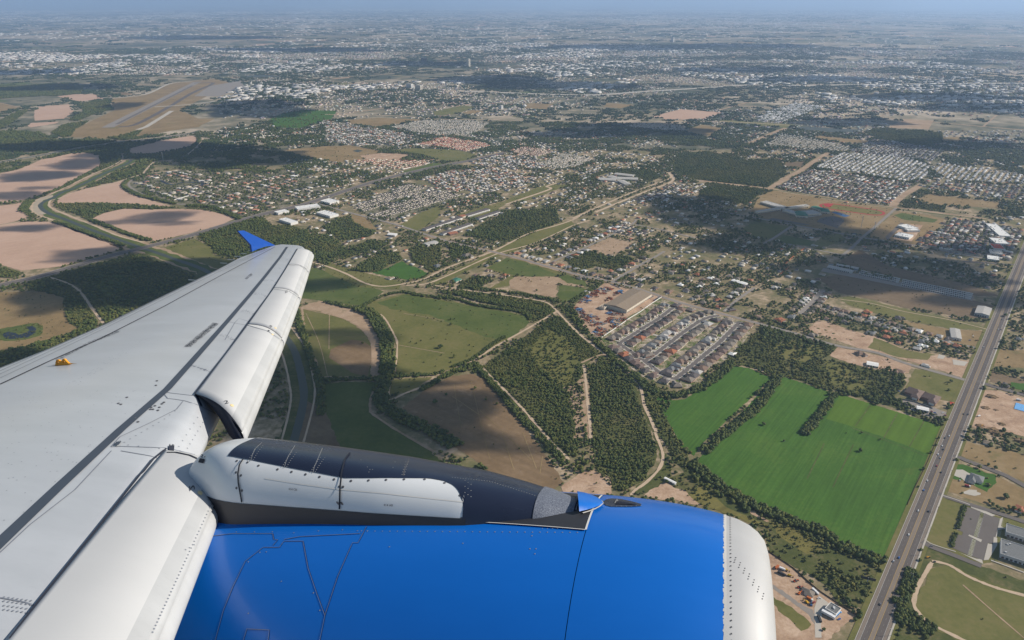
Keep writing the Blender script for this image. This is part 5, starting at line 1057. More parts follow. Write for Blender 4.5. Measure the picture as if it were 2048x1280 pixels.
LONE = [('f1', 235, 90, 1.0), ('f1', 575, 370, .6), ('f1', 1880, 540, 1.0), ('f1', 1900, 230, .6), ('f1', 1640, 230, .35), ('f5', 590, 150, .7), ('f5', 545, 270, .7), ('f5', 460, 400, .75), ('f5', 330, 680, .8), ('f5', 240, 980, .5), ('f7', 350, 1050, .7), ('f7', 1170, 375, 1.2), ('f7', 1150, 475, .8), ('f7', 1385, 950, 1.3), ('f7', 1835, 100, .7), ('f5', 1350, 180, .7), ('f5', 1470, 220, .8), ('f5', 1450, 960, 1.0),
 ('f5', 1740, 1170, 1.3), ('f5', 1450, 1240, 1.0), ('f6', 1980, 290, 1.1), ('f6', 1780, 230, .9), ('f6', 290, 950, .7), ('f6', 270, 1130, .7), ('g3', 1662, 470, 1.5), ('g3', 1800, 562, 1.2), ('g3', 1765, 195, .9), ('g3', 1765, 245, 1.0), ('g3', 1920, 290, .5), ('g3', 405, 350, .8), ('g3', 905, 430, .9), ('g3', 1610, 1010, 1.5), ('g3', 1720, 930, .9), ('g3', 2000, 870, .9), ('g3', 1400, 715, .7), ('H', 935, 293, .8), ('H', 1000, 318, .8), ('H', 1130, 577, .6), ('g3', 1600, 185, .6), ('g3', 1540, 180, .5), ('g3', 1670, 215, .5), ('g3', 1420, 150, .4),
 ('G', 1310, 1080, .9), ('G', 1795, 1160, .35), ('G', 1725, 70, .9), ('G', 1350, 1045, 1.0), ('f4', 1560, 890, .8), ('G', 870, 1225, .6), ('f8', 800, 1150, .8), ('f8', 960, 930, 1.3), ('f8', 1120, 870, 1.2), ('f8', 1390, 1020, .9), ('f8', 1780, 1040, .8), ('f8', 880, 1040, 1.0), ('f8', 1010, 1240, .7), ('g4', 500, 395, .7), ('g4', 1130, 550, 1.0), ('g4', 740, 650, .9), ('g4', 1800, 540, .8), ('F', 1925, 620, 1.6), ('F', 1990, 700, 1.4), ('F', 1905, 795, .9), ('F', 1780, 80, .8)]
TL = empty('tree', (0, 0, 0)); obj('crown', tm[0], None, TL); trm = trunk_mesh('trunk'); obj('trunk', trm, M_bark, TL)
first = [True]
def tree_thing(x, y, s, label, group, kind='tree'):
    if first[0]: t = TL; first[0] = False
    else: t = copy_tree(TL)
    for c in t.children:
        if c.name.startswith('crown'): c.data = tm[rr.randrange(6)]
    t.location = (x, y, 0.3); t.scale = (s, s, s * rr.uniform(.85, 1.15)); t.rotation_euler = (0, 0, rr.uniform(0, 6.28)); tag(t, label, 'tree', group); return t
for i in order: x, y, s, lab = HT[i]; tree_thing(x, y, s, 'tree in the ' + lab if not lab.split()[0] in ('tree', 'leafy', 'bush', 'hedge', 'clipped') else lab, lab)
where = {'f1': 'standing alone in the big green crop field', 'f5': 'beside the avenue or its side roads on the right', 'f7': 'on the grass and bare lots near the avenue', 'f6': 'near the car park beside the avenue', 'g3': 'standing alone in the pastures beyond the wing', 'H': 'standing alone on the brown hill above the pylon', 'G': 'on the verge near the bottom right', 'f4': 'beside the yard of machinery', 'f8': 'in the rough ground past the wingtip', 'g4': 'in the meadow by the country road', 'F': 'on the far side of the avenue'}
for v_, a, b, s in LONE: x, y = G(v_, [(a, b)])[0]; tree_thing(x, y, s, 'single tree ' + where[v_], 'single trees ' + where[v_])
rest = [i for i in range(len(HT)) if i not in ind and -60 < px_[i] < 2110 and py_[i] < 1340]
scatter('hedgerow_trees', P_[rest], np.array([HT[i][2] for i in rest]), C_tree, label='green hedgerows and tree belts between the more distant fields', cat='hedgerow')

# ================================================================ buildings
ROOFC = {'grey': (0.205, 0.175, 0.145), 'dark': (0.115, 0.10, 0.095), 'brown': (0.2, 0.135, 0.10), 'tan': (0.27, 0.21, 0.15), 'rust': (0.33, 0.13, 0.07), 'white': (0.72, 0.71, 0.68), 'slate': (0.17, 0.175, 0.175), 'plum': (0.17, 0.12, 0.10), 'pale': (0.42, 0.40, 0.37), 'red': (0.42, 0.07, 0.04), 'green': (0.06, 0.19, 0.13)}
def rmat(name, c, tiles=True):
    m, t, b = new_mat(name, 0.8, 0.2); v = wpos(t); n = noise(t, v, 0.6, 4, .6); t.links.new(ramp(t, n, [(0.3, dim(c, .82)), (0.7, dim(c, 1.15))]), b.inputs['Base Color']); return m
MR = {k: rmat(k + '_roof', c) for k, c in ROOFC.items()}
MW = {'beige': rmat('beige_wall', (0.42, 0.34, 0.26)), 'cream': rmat('cream_wall', (0.6, 0.54, 0.44)), 'white': rmat('white_wall', (0.72, 0.7, 0.66)), 'brick': rmat('brick_wall', (0.3, 0.17, 0.12)), 'metal': rmat('metal_wall', (0.5, 0.5, 0.5))}
M_glass = new_mat('window_glass', 0.15, 0.6, col=(0.03, 0.04, 0.05))[0]; M_door = new_mat('door_paint', 0.6, 0.3, col=(0.12, 0.08, 0.06))[0]
def boxv(x0, x1, y0, y1, z0, z1): return [(x0, y0, z0), (x1, y0, z0), (x1, y1, z0), (x0, y1, z0), (x0, y0, z1), (x1, y0, z1), (x1, y1, z1), (x0, y1, z1)]
BF = [(0, 3, 2, 1), (4, 5, 6, 7), (0, 1, 5, 4), (1, 2, 6, 5), (2, 3, 7, 6), (3, 0, 4, 7)]
def multi(boxes):
    v, f = [], []
    for b in boxes: q = len(v); v += boxv(*b); f += [tuple(q + i for i in z) for z in BF]
    return v, f
def hip(x0, x1, y0, y1, z, rh, e=.6, gable=False):
    x0 -= e; x1 += e; y0 -= e; y1 += e; w, d = x1 - x0, y1 - y0; v = [(x0, y0, z), (x1, y0, z), (x1, y1, z), (x0, y1, z)]
    if w >= d: r = 0 if gable else d / 2 * .9; ym = (y0 + y1) / 2; v += [(x0 + r, ym, z + rh), (x1 - r, ym, z + rh)]; f = [(0, 1, 5, 4), (1, 2, 5), (2, 3, 4, 5), (3, 0, 4), (3, 2, 1, 0)]
    else: r = 0 if gable else w / 2 * .9; xm = (x0 + x1) / 2; v += [(xm, y0 + r, z + rh), (xm, y1 - r, z + rh)]; f = [(0, 1, 4), (1, 2, 5, 4), (2, 3, 5), (3, 0, 4, 5), (3, 2, 1, 0)]
    return v, f
def house_meshes(seed):
    r = random.Random(seed); w, d = r.uniform(13, 17), r.uniform(10, 12.5); gx = r.choice([-1, 1]); gw = 6.5
    g0 = (w / 2 - gw) if gx > 0 else -w / 2; walls, wf_ = multi([(-w / 2, w / 2, -d / 2, d / 2, 0, 2.9), (g0, g0 + gw, -d / 2 - 5, -d / 2, 0, 2.8)])
    a, af = hip(-w / 2, w / 2, -d / 2, d / 2, 2.9, r.uniform(2.6, 3.4)); b, bf = hip(g0, g0 + gw, -d / 2 - 5, d / 2 - 4.5, 2.84, 2.2); q = len(a); rv = a + b; rf = af + [tuple(q + i for i in z) for z in bf]
    wi, wif = multi([(-w / 2 + 1.4 + k * 3.2, -w / 2 + 2.8 + k * 3.2, d / 2, d / 2 + .06, 1, 2.2) for k in range(3)] + [(w / 2, w / 2 + .06, -2, 0, 1, 2.2), (-w / 2 - .06, -w / 2, 1, 3, 1, 2.2)])
    do, dof = multi([(g0 + 1, g0 + gw - 1, -d / 2 - 5.06, -d / 2 - 5, 0, 2.3)])
    return [mesh_from(n, v, f) for n, v, f in (('wall', walls, wf_), ('roof', rv, rf), ('window', wi, wif), ('garage_door', do, dof))]
HM = [house_meshes(s) for s in range(5)]
for h in HM: h[2].materials.append(M_glass); h[3].materials.append(M_edge)
def house_proto(kind, roof, wall):
    e = empty('house', (0, 0, -50)); ws = [obj(n, m.copy() if n in ('wall', 'roof') else m, None, e) for n, m in zip(('wall', 'roof', 'window', 'garage_door'), HM[kind])]
    ws[0].data.materials.append(MW[wall]); ws[1].data.materials.append(MR[roof]); return e
PROT = {}
USED = set()
def place_house(x, y, rot, roof, wall, kind, label, group, s=1.0):
    k = (kind, roof, wall)
    if k not in PROT: PROT[k] = house_proto(kind, roof, wall); t = PROT[k]
    else: t = copy_tree(PROT[k])
    t.location = (x, y, .3); t.rotation_euler = (0, 0, rot); t.scale = (s, s * 1.12, s); tag(t, label, 'house', group); return t
BOX_P = []          # (x, y) of placed buildings, for spacing
nh = 0; DRV = []
def row(view, pts, side, spacing, off, palette, lab, s=1.22, skip=()):
    """houses along a street line, their garages towards it"""
    global nh
    L = np.array(G(view, pts)); r = random.Random(int(pts[0][0]) + side)
    seg = np.hypot(*np.diff(L, axis=0).T); cs = np.concatenate([[0], np.cumsum(seg)]); d = spacing * .6
    while d < cs[-1]:
        i = max(0, min(np.searchsorted(cs, d) - 1, len(seg) - 1)); t = (d - cs[i]) / seg[i]; dr = (L[i + 1] - L[i]) / seg[i]; n = np.array([-dr[1], dr[0]]) * side; p = L[i] + (L[i + 1] - L[i]) * t + n * off
        if view == 'f2' and proj(np.array([p]))[1][0] > 779: d += spacing; continue
        if not any((p[0] - q[0]) ** 2 + (p[1] - q[1]) ** 2 < 17 ** 2 for q in BOX_P):
            BOX_P.append(p); c = r.choices(*zip(*palette))[0]; rot = math.atan2(n[1], n[0]) - math.pi / 2
            place_house(p[0], p[1], rot + r.uniform(-.04, .04), c, r.choice(['beige', 'cream', 'brick']), r.randrange(5), '%s-roofed house with a garage, %s' % (c, lab), '%s-roofed houses, %s' % (c, lab), s * r.uniform(.92, 1.05)); nh += 1; DRV.append((p - n * 7, p - n * (off - 4), dr))
        d += spacing
EP = [('grey', 7), ('dark', 3), ('brown', 4), ('plum', 3), ('rust', 1.2), ('pale', .8), ('slate', 1.5)]
row('f2', EST[0], 1, 20.5, 25, EP, 'on the estate street nearest the scrapyard'); row('f2', EST[0][:5], -1, 20.5, 25, EP, 'on the estate street nearest the scrapyard')
row('f2', EST[1], 1, 20.5, 25, EP, 'on the middle street of the estate'); row('f2', EST[1], -1, 20.5, 25, EP, 'on the middle street of the estate')
row('f2', EST[2], 1, 20.5, 25, EP, 'on the estate street ending in a turning circle'); row('f2', EST[2], -1, 20.5, 25, EP, 'on the estate street ending in a turning circle')
row('f2', EST[3], -1, 20.5, 25, EP, 'on the lower street of the estate beside the dirt track'); row('f2', EST[3], 1, 21, 25, EP, 'on the lower street of the estate beside the dirt track')
row('f2', [(1020, 1060), (1150, 1060), (1290, 1010)], -1, 20, 14, EP, 'at the lowest corner of the estate')
row('f2', [(1100, 30), (1300, 90), (1500, 150), (1640, 190)], -1, 21, 22, EP, 'on the estate beside the country road')
RP = [('grey', 3), ('brown', 3), ('pale', 3), ('white', 2), ('rust', 2), ('tan', 2), ('dark', 2), ('slate', 2)]
row('F', [(800, 560), (960, 600), (1200, 660), (1400, 720), (1600, 770)], 1, 21, 19, RP, 'on the tree-lined street west of the avenue', 1.0); row('F', [(800, 560), (960, 600), (1200, 660), (1400, 720), (1600, 770)], -1, 21, 19, RP, 'on the tree-lined street west of the avenue', 1.0)
row('F', [(730, 605), (800, 540), (870, 465)], 1, 19, 19, RP, 'on the short street above the cleared land', 1.0); row('F', [(730, 605), (800, 540), (870, 465)], -1, 19, 19, RP, 'on the short street above the cleared land', 1.0)
row('g4', [(940, 370), (1130, 290), (1370, 175), (1550, 80)], 1, 30, 22, RP, 'on the side street north of the meadow', 1.1); row('g4', [(940, 370), (1130, 290)], -1, 30, 22, RP, 'on the side street north of the meadow', 1.1)
row('g4', [(500, 340), (700, 395), (900, 450), (1150, 515), (1250, 545)], 1, 27, 24, RP, 'beside the country road north of the meadow', 1.1)
row('g4', [(1390, 570), (1550, 470), (1740, 365)], 1, 34, 24, RP, 'beside the lane running north from the scrapyard', 1.1); row('g4', [(1400, 590), (1700, 650), (1900, 700)], 1, 40, 26, RP, 'beside the country road opposite the estate', 1.1)
row('F', [(80, 440), (290, 590), (480, 440)], 1, 32, 24, RP, 'by the lane west of the short street', 1.1)
v, f = [], []
for a, b, dr in DRV:
    q = len(v); o_ = dr * 2.6 * rr.choice([-1, 1])
    for p, s in ((a, -1), (b, -1), (b, 1), (a, 1)): w_ = p + o_ + dr * s * 2.6; v.append((w_[0], w_[1], .88))
    f.append((q, q + 1, q + 2, q + 3))
obj('driveways', mesh_from('driveways', v, f), M_conc, kind='structure')
def single(view, x, y, rot, roof, wall, kind, lab, s=1.0): p = G(view, [(x, y)])[0]; BOX_P.append(np.array(p)); place_house(p[0], p[1], rot, roof, wall, kind, lab, None, s)
single('f5', 1230, 850, -GA1, 'slate', 'white', 1, 'large slate-roofed house on a green lawn beside the avenue', 1.35); single('f7', 580, 260, -GA1, 'brown', 'cream', 2, 'brown-roofed house at the edge of the brush near the grass lot'); single('g4', 60, 560, -GA1, 'green', 'cream', 0, 'green-roofed house beside the dirt track north of the big pasture', 1.3)
single('f7', 745, 515, -GA1 - .1, 'plum', 'brick', 3, 'long plum-roofed house in the palm garden, left of two', 2.0); single('f7', 935, 575, -GA1 - .1, 'plum', 'brick', 4, 'long plum-roofed house in the palm garden, right of two', 2.0); single('f7', 1180, 625, -GA1, 'red', 'cream', 1, 'small red-roofed kiosk beside the avenue', .55); single('F', 615, 645, .4, 'rust', 'cream', 2, 'orange-tiled villa among trees by the country road', 1.3)
single('F', 1080, 840, .3, 'brown', 'beige', 3, 'dark farmhouse enclosed by trees in the farmyard', 1.2); single('f4', 670, 755, -2.2, 'grey', 'white', 1, 'hip-roofed office beside the machinery yard', .8); single('f8', 2010, 980, .5, 'slate', 'cream', 1, 'grey-roofed farmhouse above the levee roads', 1.2); single('g4', 145, 355, .6, 'grey', 'cream', 3, 'long grey-roofed farmhouse north of the levee', 1.7)

# larger buildings set out from three ground corners
def footprint(view, a, b, c):
    A, B, C_ = [np.array(q) for q in G(view, [a, b, c])]; ex = B - A; w = np.linalg.norm(ex); ex /= w; ey = np.array([-ex[1], ex[0]]); d = (C_ - A) @ ey
    o = A
    if d < 0: o = A + ey * d; d = -d
    return o, w, d, math.atan2(ex[1], ex[0])
def big(view, a, b, c, h, roof, wall, name, label, cat, rtype='gable', rise=None, parts=None, group=None):
    o, w, d, rot = footprint(view, a, b, c); e = empty(name, (o[0], o[1], .3), rot, label=label, cat=cat, group=group); BOX_P.append(o + .5 * (w * np.array([math.cos(rot), math.sin(rot)]) + d * np.array([-math.sin(rot), math.cos(rot)])))
    v, f = multi([(0, w, 0, d, 0, h)]); obj('wall', mesh_from('wall', v, f), MW[wall], e)
    if rtype == 'flat':
        v, f = multi([(-.2, w + .2, -.2, .3, h - .1, h + .9), (-.2, w + .2, d - .3, d + .2, h - .1, h + .9), (-.2, .3, .3, d - .3, h - .1, h + .9), (w - .3, w + .2, .3, d - .3, h - .1, h + .9)]); obj('parapet', mesh_from('parapet', v, f), MW[wall], e)
        v, f = multi([(.3, w - .3, .3, d - .3, h, h + .12)]); obj('roof', mesh_from('roof', v, f), MR[roof], e)
        r = random.Random(int(w * 10)); us_ = [(x, x + 2.4, y, y + 1.8) for x, y in ((r.uniform(3, max(4, w - 5)), r.uniform(2, max(3, d - 4))) for _ in range(max(2, min(9, int(w * d / 300)))))]
        for u_ in us_: v, f = multi([(*u_, h + .13, h + 1.5)]); obj('roof_unit', mesh_from('roof_unit', v, f), MW['metal'], e)
    else:
        v, f = hip(0, w, 0, d, h + .01, rise or min(w, d) * .07, .4, rtype == 'gable'); obj('roof', mesh_from('roof', v, f), MR[roof], e)
        if rtype == 'gable':
            n = int(max(w, d) / 6)
            if min(w, d) > 15:
                rs = rise or min(w, d) * .07; bx = []
                for k in range(n):
                    if w >= d: bx.append((6 * k + 2, 6 * k + 2.5, d * .1, d * .12, h, h + rs * .3))
    if w > 12:
        bx = [(2 + 5 * k, 5 + 5 * k, -.06, -.001, .3, min(3.2, h - .4)) for k in range(int((w - 5) / 5))]; v, f = multi(bx)
        for k, b_ in enumerate(bx[:30]): v, f = multi([b_]); obj('window' if k % 2 else 'door', mesh_from('opening', v, f), M_glass if k % 2 else M_door, e)
    return e
big('f3', (965, 745), (1390, 470), (665, 600), 9, 'tan', 'cream', 'warehouse', 'large tan-roofed steel warehouse in the scrapyard', 'warehouse', rise=4)
big('f3', (580, 690), (670, 640), (520, 650), 6, 'tan', 'cream', 'yard_shed', 'small tan-roofed shed beside the scrapyard warehouse', 'shed', 'flat'); 
big('F', (1610, 755), (1670, 765), (1635, 705), 6, 'pale', 'white', 'metal_hall', 'pale metal hall with an orange end wall beside the avenue', 'hall', 'gable'); big('F', (1745, 612), (1830, 630), (1760, 570), 7, 'pale', 'metal', 'metal_hall', 'grey metal hall nearest the avenue above the dry field', 'hall', 'gable')
big('f7', (190, 190), (325, 215), (205, 150), 4, 'white', 'cream', 'white_shed', 'long white-roofed shed beside the farmyard track', 'shed', 'gable'); big('f7', (770, 710), (910, 740), (800, 680), 5, 'white', 'metal', 'repair_shop', 'white-roofed repair shop among parked cars', 'workshop', 'gable')
big('f4', (930, 1045), (1110, 1155), (1040, 960), 5, 'slate', 'white', 'workshop', 'flat grey-roofed workshop with blue drums at the concrete pad', 'workshop', 'flat')
big('g5', (560, 385), (700, 455), (580, 370), 3.5, 'white', 'metal', 'open_shed', 'narrow white-roofed shed by the dirt yard above the engine', 'shed', 'gable', rise=.5)
big('f6', (1720, 700), (2250, 870), (1765, 570), 7, 'slate', 'metal', 'office_building', 'low grey flat-roofed building beside the car park, rear block', 'building', 'flat'); big('f6', (1625, 1070), (2300, 1290), (1690, 830), 6.5, 'slate', 'metal', 'office_building', 'low grey flat-roofed building beside the car park, front block', 'building', 'flat')
for k, (a, b, c, l) in enumerate([((230, 275), (520, 235), (250, 235), 'widest of the white warehouses by the left road'), ((470, 315), (640, 365), (540, 275), 'white warehouse nearest the estate with dark roofs'), ((-10, 405), (140, 455), (30, 365), 'white warehouse at the edge of the wood'), ((-20, 325), (120, 295), (-40, 300), 'white warehouse farthest left by the road'), ((520, 165), (640, 195), (580, 120), 'white shop in the fork of the two roads')]):
    big('f8', a, b, c, 8, 'white', 'white', 'white_warehouse', 'flat ' + l if k else 'flat-roofed, ' + l, 'warehouse', 'flat')
big('f8', (1890, 730), (2030, 690), (1870, 695), 6, 'pale', 'white', 'farm_hall', 'grey-roofed hall among trees past the wingtip', 'hall', 'gable'); big('f8', (1370, 590), (1470, 600), (1390, 565), 5, 'white', 'metal', 'farm_shed', 'white-roofed shed in the clearing past the wingtip', 'shed', 'gable')
big('F', (330, 420), (410, 445), (345, 410), 5, 'white', 'white', 'long_shop', 'white-roofed shop by the lane west of the avenue', 'shop', 'gable')
# storage rows
for seg_, (x0, y0, x1, y1) in enumerate([(1020, 690, 1362, 762), (1385, 768, 1985, 890)]):
    for k in range(4 if seg_ else 3):
        big('g1', (x0 - 4 * k, y0 + 14 * k + 5), (x1 - 6 * k, y1 + 14 * k + 5), (x0 - 4 * k - 1, y0 + 14 * k), 3, 'pale', 'metal', 'storage_row', 'long pale-roofed storage row, number %s from the top of the %s set' % (('one', 'two', 'three', 'four')[k], ('left', 'right')[seg_]), 'storage building', 'gable', rise=.5, group='rows of storage units in the brown field')
big('g1', (820, 650), (1005, 685), (825, 638), 4, 'pale', 'metal', 'storage_shed', 'upper pale shed left of the storage rows', 'shed', 'gable'); big('g1', (740, 670), (950, 715), (748, 650), 4, 'pale', 'metal', 'storage_shed', 'lower pale shed left of the storage rows', 'shed', 'gable')
# schools
for a, b, c, rf, l in [((170, 118), (370, 178), (200, 100), 'pale', 'upper left wing of the green-roofed school'), ((150, 205), (350, 175), (150, 192), 'pale', 'lower left wing of the green-roofed school'), ((400, 175), (590, 148), (400, 160), 'pale', 'upper right wing of the green-roofed school'), ((360, 190), (480, 225), (370, 170), 'pale', 'middle wing of the green-roofed school'), ((480, 235), (580, 240), (500, 200), 'green', 'green-roofed hall at the front of the school'), ((600, 160), (680, 185), (610, 140), 'green', 'green-roofed gymnasium behind the school'), ((690, 200), (765, 205), (660, 170), 'green', 'green-roofed block beside the running track'), ((580, 225), (690, 215), (590, 190), 'pale', 'tan flat block in the middle of the school')]:
    big('g1', a, b, c, 7, rf, 'cream', 'school_block', l, 'school building', 'flat' if rf == 'pale' else 'gable')
for a, b, c, l in [((1590, 1055), (1690, 1060), (1595, 1042), 'left arm of the star-shaped school'), ((1700, 1050), (1820, 1055), (1705, 1038), 'right arm of the star-shaped school'), ((1640, 1035), (1700, 1055), (1660, 1025), 'upper arm of the star-shaped school'), ((1700, 1060), (1745, 1083), (1720, 1048), 'lower arm of the star-shaped school'), ((1680, 1022), (1790, 1035), (1690, 1013), 'rear block of the star-shaped school')]:
    big('B', a, b, c, 7, 'pale', 'cream', 'school_block', l, 'school building', 'gable')
for a, b, c, rf, l in [((1315, 400), (1440, 425), (1350, 375), 'white', 'white-roofed school block on the building site'), ((1400, 345), (1430, 362), (1440, 310), 'white', 'half-built block on the building site, left'), ((1440, 350), (1520, 340), (1470, 300), 'white', 'half-built block on the building site, right')]:
    big('g1', a, b, c, 6, rf, 'white', 'site_building', l, 'building', 'flat')
for k, (a, b, c) in enumerate([((1890, 160), (1960, 165), (1905, 95)), ((1870, 205), (1950, 210), (1885, 175)), ((1860, 235), (1925, 240), (1875, 210)), ((1835, 260), (1910, 270), (1845, 240)), ((1820, 295), (1890, 305), (1830, 275))]):
    big('F', a, b, c, 6, ('white', 'white', 'red', 'pale', 'white')[k], 'white', 'roadside_shop', 'shop in the row west of the avenue, %s roof, %s from the far end' % (('white', 'white', 'red', 'pale', 'white')[k], ('first', 'second', 'third', 'fourth', 'fifth')[k]), 'shop', 'flat')
# rows of dark-roofed town houses
for k, (a, b, c) in enumerate([((590, 125), (800, 55), (585, 112)), ((830, 45), (960, 5), (825, 32)), ((690, 150), (860, 90), (683, 138)), ((900, 60), (1020, 20), (893, 48))]):
    big('E', a, b, c, 6, 'dark', 'white', 'town_house_row', 'terrace of black-roofed town houses by the brush, %s' % ('near end of the far side', 'far end of the far side', 'near end of the near side', 'far end of the near side')[k], 'terrace', 'gable', rise=2)
big('E', (800, 52), (825, 43), (795, 38), 7, 'rust', 'cream', 'site_house', 'orange unfinished house at the end of the black-roofed terraces', 'house', 'gable'); big('E', (730, 150), (775, 140), (720, 138), 5, 'rust', 'brick', 'site_house', 'orange house below the black-roofed terraces', 'house', 'gable')
# towers on the skyline
def tower(px, py, w, d, h, mat, label, name='tower_block'):
    x, y = gp(px, py); e = empty(name, (x, y, .3), -GA1, label=label, cat='tower'); v, f = multi([(-w / 2, w / 2, -d / 2, d / 2, 0, h)]); obj('wall', mesh_from('wall', v, f), mat, e); v, f = multi([(-w / 2 + 2, w / 2 - 2, -d / 2 + 2, d / 2 - 2, h, h + 4)]); obj('roof', mesh_from('roof', v, f), MR['pale'], e)
    for k in range(int(h / 7)): v, f = multi([(-w / 2 - .15, w / 2 + .15, -d / 2 - .15, d / 2 + .15, 3 + 7 * k, 5 + 7 * k)]); obj('window_band', mesh_from('window_band', v, f), M_glass, e)
tower(937, 134, 34, 30, 85, MW['cream'], 'tall beige office tower rising from the far city'); tower(848, 124, 60, 50, 45, MR['dark'], 'dark glass block left of the tall beige tower'); tower(1345, 84, 45, 40, 70, MW['white'], 'pale tower far away right of centre')
tower(820, 176, 60, 30, 32, MW['white'], 'white hospital block, left of two'); tower(838, 180, 60, 30, 36, MW['cream'], 'white hospital block, right of two'); tower(1002, 218, 24, 20, 22, MW['white'], 'small white block left of the water tower', 'apartment_block'); tower(441, 60, 30, 30, 60, MW['white'], 'pale speck of a tower on the left skyline'); tower(1700, 76, 40, 30, 55, MW['white'], 'pale tower far away on the right')
def lathe_z(name, tab, mat, parent, n=16):
    v, f = [], []
    for r, z in tab:
        for k in range(n): a = 6.2832 * k / n; v.append((r * math.cos(a), r * math.sin(a), z))
    for i in range(len(tab) - 1):
        for k in range(n): q = (k + 1) % n; f.append((i * n + k, i * n + q, (i + 1) * n + q, (i + 1) * n + k))
    return obj(name, mesh_from(name, v, f, True), mat, parent)
for px, py, s, l in ((1049, 226, 1.3, 'white water tower behind the trailer park'),):
    x, y = gp(px, py); e = empty('water_tower', (x, y, 0), label=l, cat='water tower'); lathe_z('tank', [(1, 30 * s), (9 * s, 33 * s), (10 * s, 36 * s), (9 * s, 40 * s), (1, 43 * s)], MW['white'], e); lathe_z('stem', [(5, 0), (3, 4), (3, 31 * s)], MW['white'], e)
for px, py, h, l in ((1174, 559, 20, 'pale pole tower beside the country road'), (1722, 455, 40, 'thin lattice mast behind the brown school field'), (1748, 461, 30, 'blue lattice mast beside the canal crossing'), (327, 323, 45, 'tall pylon by the shaded wood on the left')):
    x, y = gp(px, py); e = empty('mast', (x, y, 0), label=l, cat='mast'); v, f = multi([(-.5, .5, -.5, .5, 0, h)]); obj('pole', mesh_from('pole', v, f), MW['metal'], e); v, f = multi([(-1.6, 1.6, -.5, .5, h - 3, h - 2), (-.5, .5, -1.6, 1.6, h - 6, h - 5)]); obj('crossarm', mesh_from('crossarm', v, f), MW['metal'], e)

# ================================================================ built-up land as masses: houses past the nearest ones
def mass(name, items, label, cat='houses'):
    """items: x, y, rot, w, d, h, rise, roof colour, wall colour"""
    n = len(items)
    if not n: return
    A = np.array([(i[0], i[1], i[2], i[3], i[4], i[5], i[6]) for i in items], float); x, y, r, w, d, h, rs = A.T
    cx = np.stack([-w, w, w, -w, -w - .8, w + .8, w + .8, -w - .8, -w * .45, w * .45], 1) / 2; cy = np.stack([-d, -d, d, d, -d - .8, -d - .8, d + .8, d + .8, 0 * d, 0 * d], 1) / 2
    cz = np.stack([0 * h, 0 * h, 0 * h, 0 * h, h, h, h, h, h + rs, h + rs], 1) + .1
    c, s = np.cos(r)[:, None], np.sin(r)[:, None]; V = np.stack([x[:, None] + cx * c - cy * s, y[:, None] + cx * s + cy * c, cz], 2).reshape(-1, 3)
    F = np.array([0, 1, 5, 4, 1, 2, 6, 5, 2, 3, 7, 6, 3, 0, 4, 7, 4, 5, 9, 8, 6, 7, 8, 9, 5, 6, 9, 7, 4, 8]); LT = np.array([4, 4, 4, 4, 4, 4, 3, 3])
    m = bpy.data.meshes.new(name); m.vertices.add(len(V)); m.vertices.foreach_set('co', V.ravel())
    li = (F[None] + 10 * np.arange(n)[:, None]).ravel(); m.loops.add(len(li)); m.loops.foreach_set('vertex_index', li.astype(np.int32))
    lt = np.tile(LT, n); m.polygons.add(len(lt)); m.polygons.foreach_set('loop_start', np.concatenate([[0], np.cumsum(lt)[:-1]]).astype(np.int32)); m.update(calc_edges=True)
    R = np.array([i[7] for i in items]); Wc = np.array([i[8] for i in items]); colr = np.ones((n, 8, 4)); colr[:, :4, :3] = Wc[:, None]; colr[:, 4:, :3] = R[:, None]
    a = m.color_attributes.new('own_colour', 'FLOAT_COLOR', 'CORNER'); a.data.foreach_set('color', np.repeat(colr.reshape(-1, 4), lt, axis=0).astype(np.float32).ravel())
    return obj(name, m, M_mass, label=label, cat=cat, kind='stuff')
M_mass, t_, b_ = new_mat('town_roofs_and_walls', 0.75, 0.2); at_ = nd(t_, 'ShaderNodeVertexColor', layer_name='own_colour'); t_.links.new(at_.outputs[0], b_.inputs['Base Color'])
MIX = [(0.115, 0.10, 0.095), (0.13, 0.085, 0.065), (0.27, 0.21, 0.15), (0.33, 0.13, 0.07), (0.62, 0.6, 0.57), (0.42, 0.40, 0.37), (0.12, 0.135, 0.15), (0.5, 0.46, 0.4)]
WHT = [(0.55, 0.54, 0.52), (0.42, 0.42, 0.42), (0.34, 0.34, 0.34), (0.66, 0.64, 0.61), (0.24, 0.23, 0.22)]; DRK = [(0.065, 0.055, 0.055), (0.09, 0.075, 0.07), (0.12, 0.10, 0.095), (0.075, 0.05, 0.05)]; RED = [(0.33, 0.13, 0.07), (0.38, 0.17, 0.10), (0.30, 0.12, 0.09), (0.5, 0.4, 0.3)]; GRY = [(0.13, 0.13, 0.14), (0.2, 0.2, 0.2), (0.45, 0.45, 0.45), (0.09, 0.09, 0.1)]
VIL = [(0.55, 0.53, 0.5), (0.5, 0.42, 0.33), (0.35, 0.16, 0.10), (0.3, 0.2, 0.14), (0.14, 0.13, 0.13), (0.36, 0.32, 0.27), (0.22, 0.19, 0.16)]
def lattice(poly, dx, dy, ang=0.0):
    A = np.array(poly); ca, sa = math.cos(ang), math.sin(ang); e1 = E1 * ca + E2 * sa; e2 = -E1 * sa + E2 * ca; u = A @ e1; w = A @ e2
    gu, gw = np.meshgrid(np.arange(u.min(), u.max(), dx), np.arange(w.min(), w.max(), dy)); P = gu.ravel()[:, None] * e1 + gw.ravel()[:, None] * e2; return P[inside(A, P)], math.atan2(e1[1], e1[0])
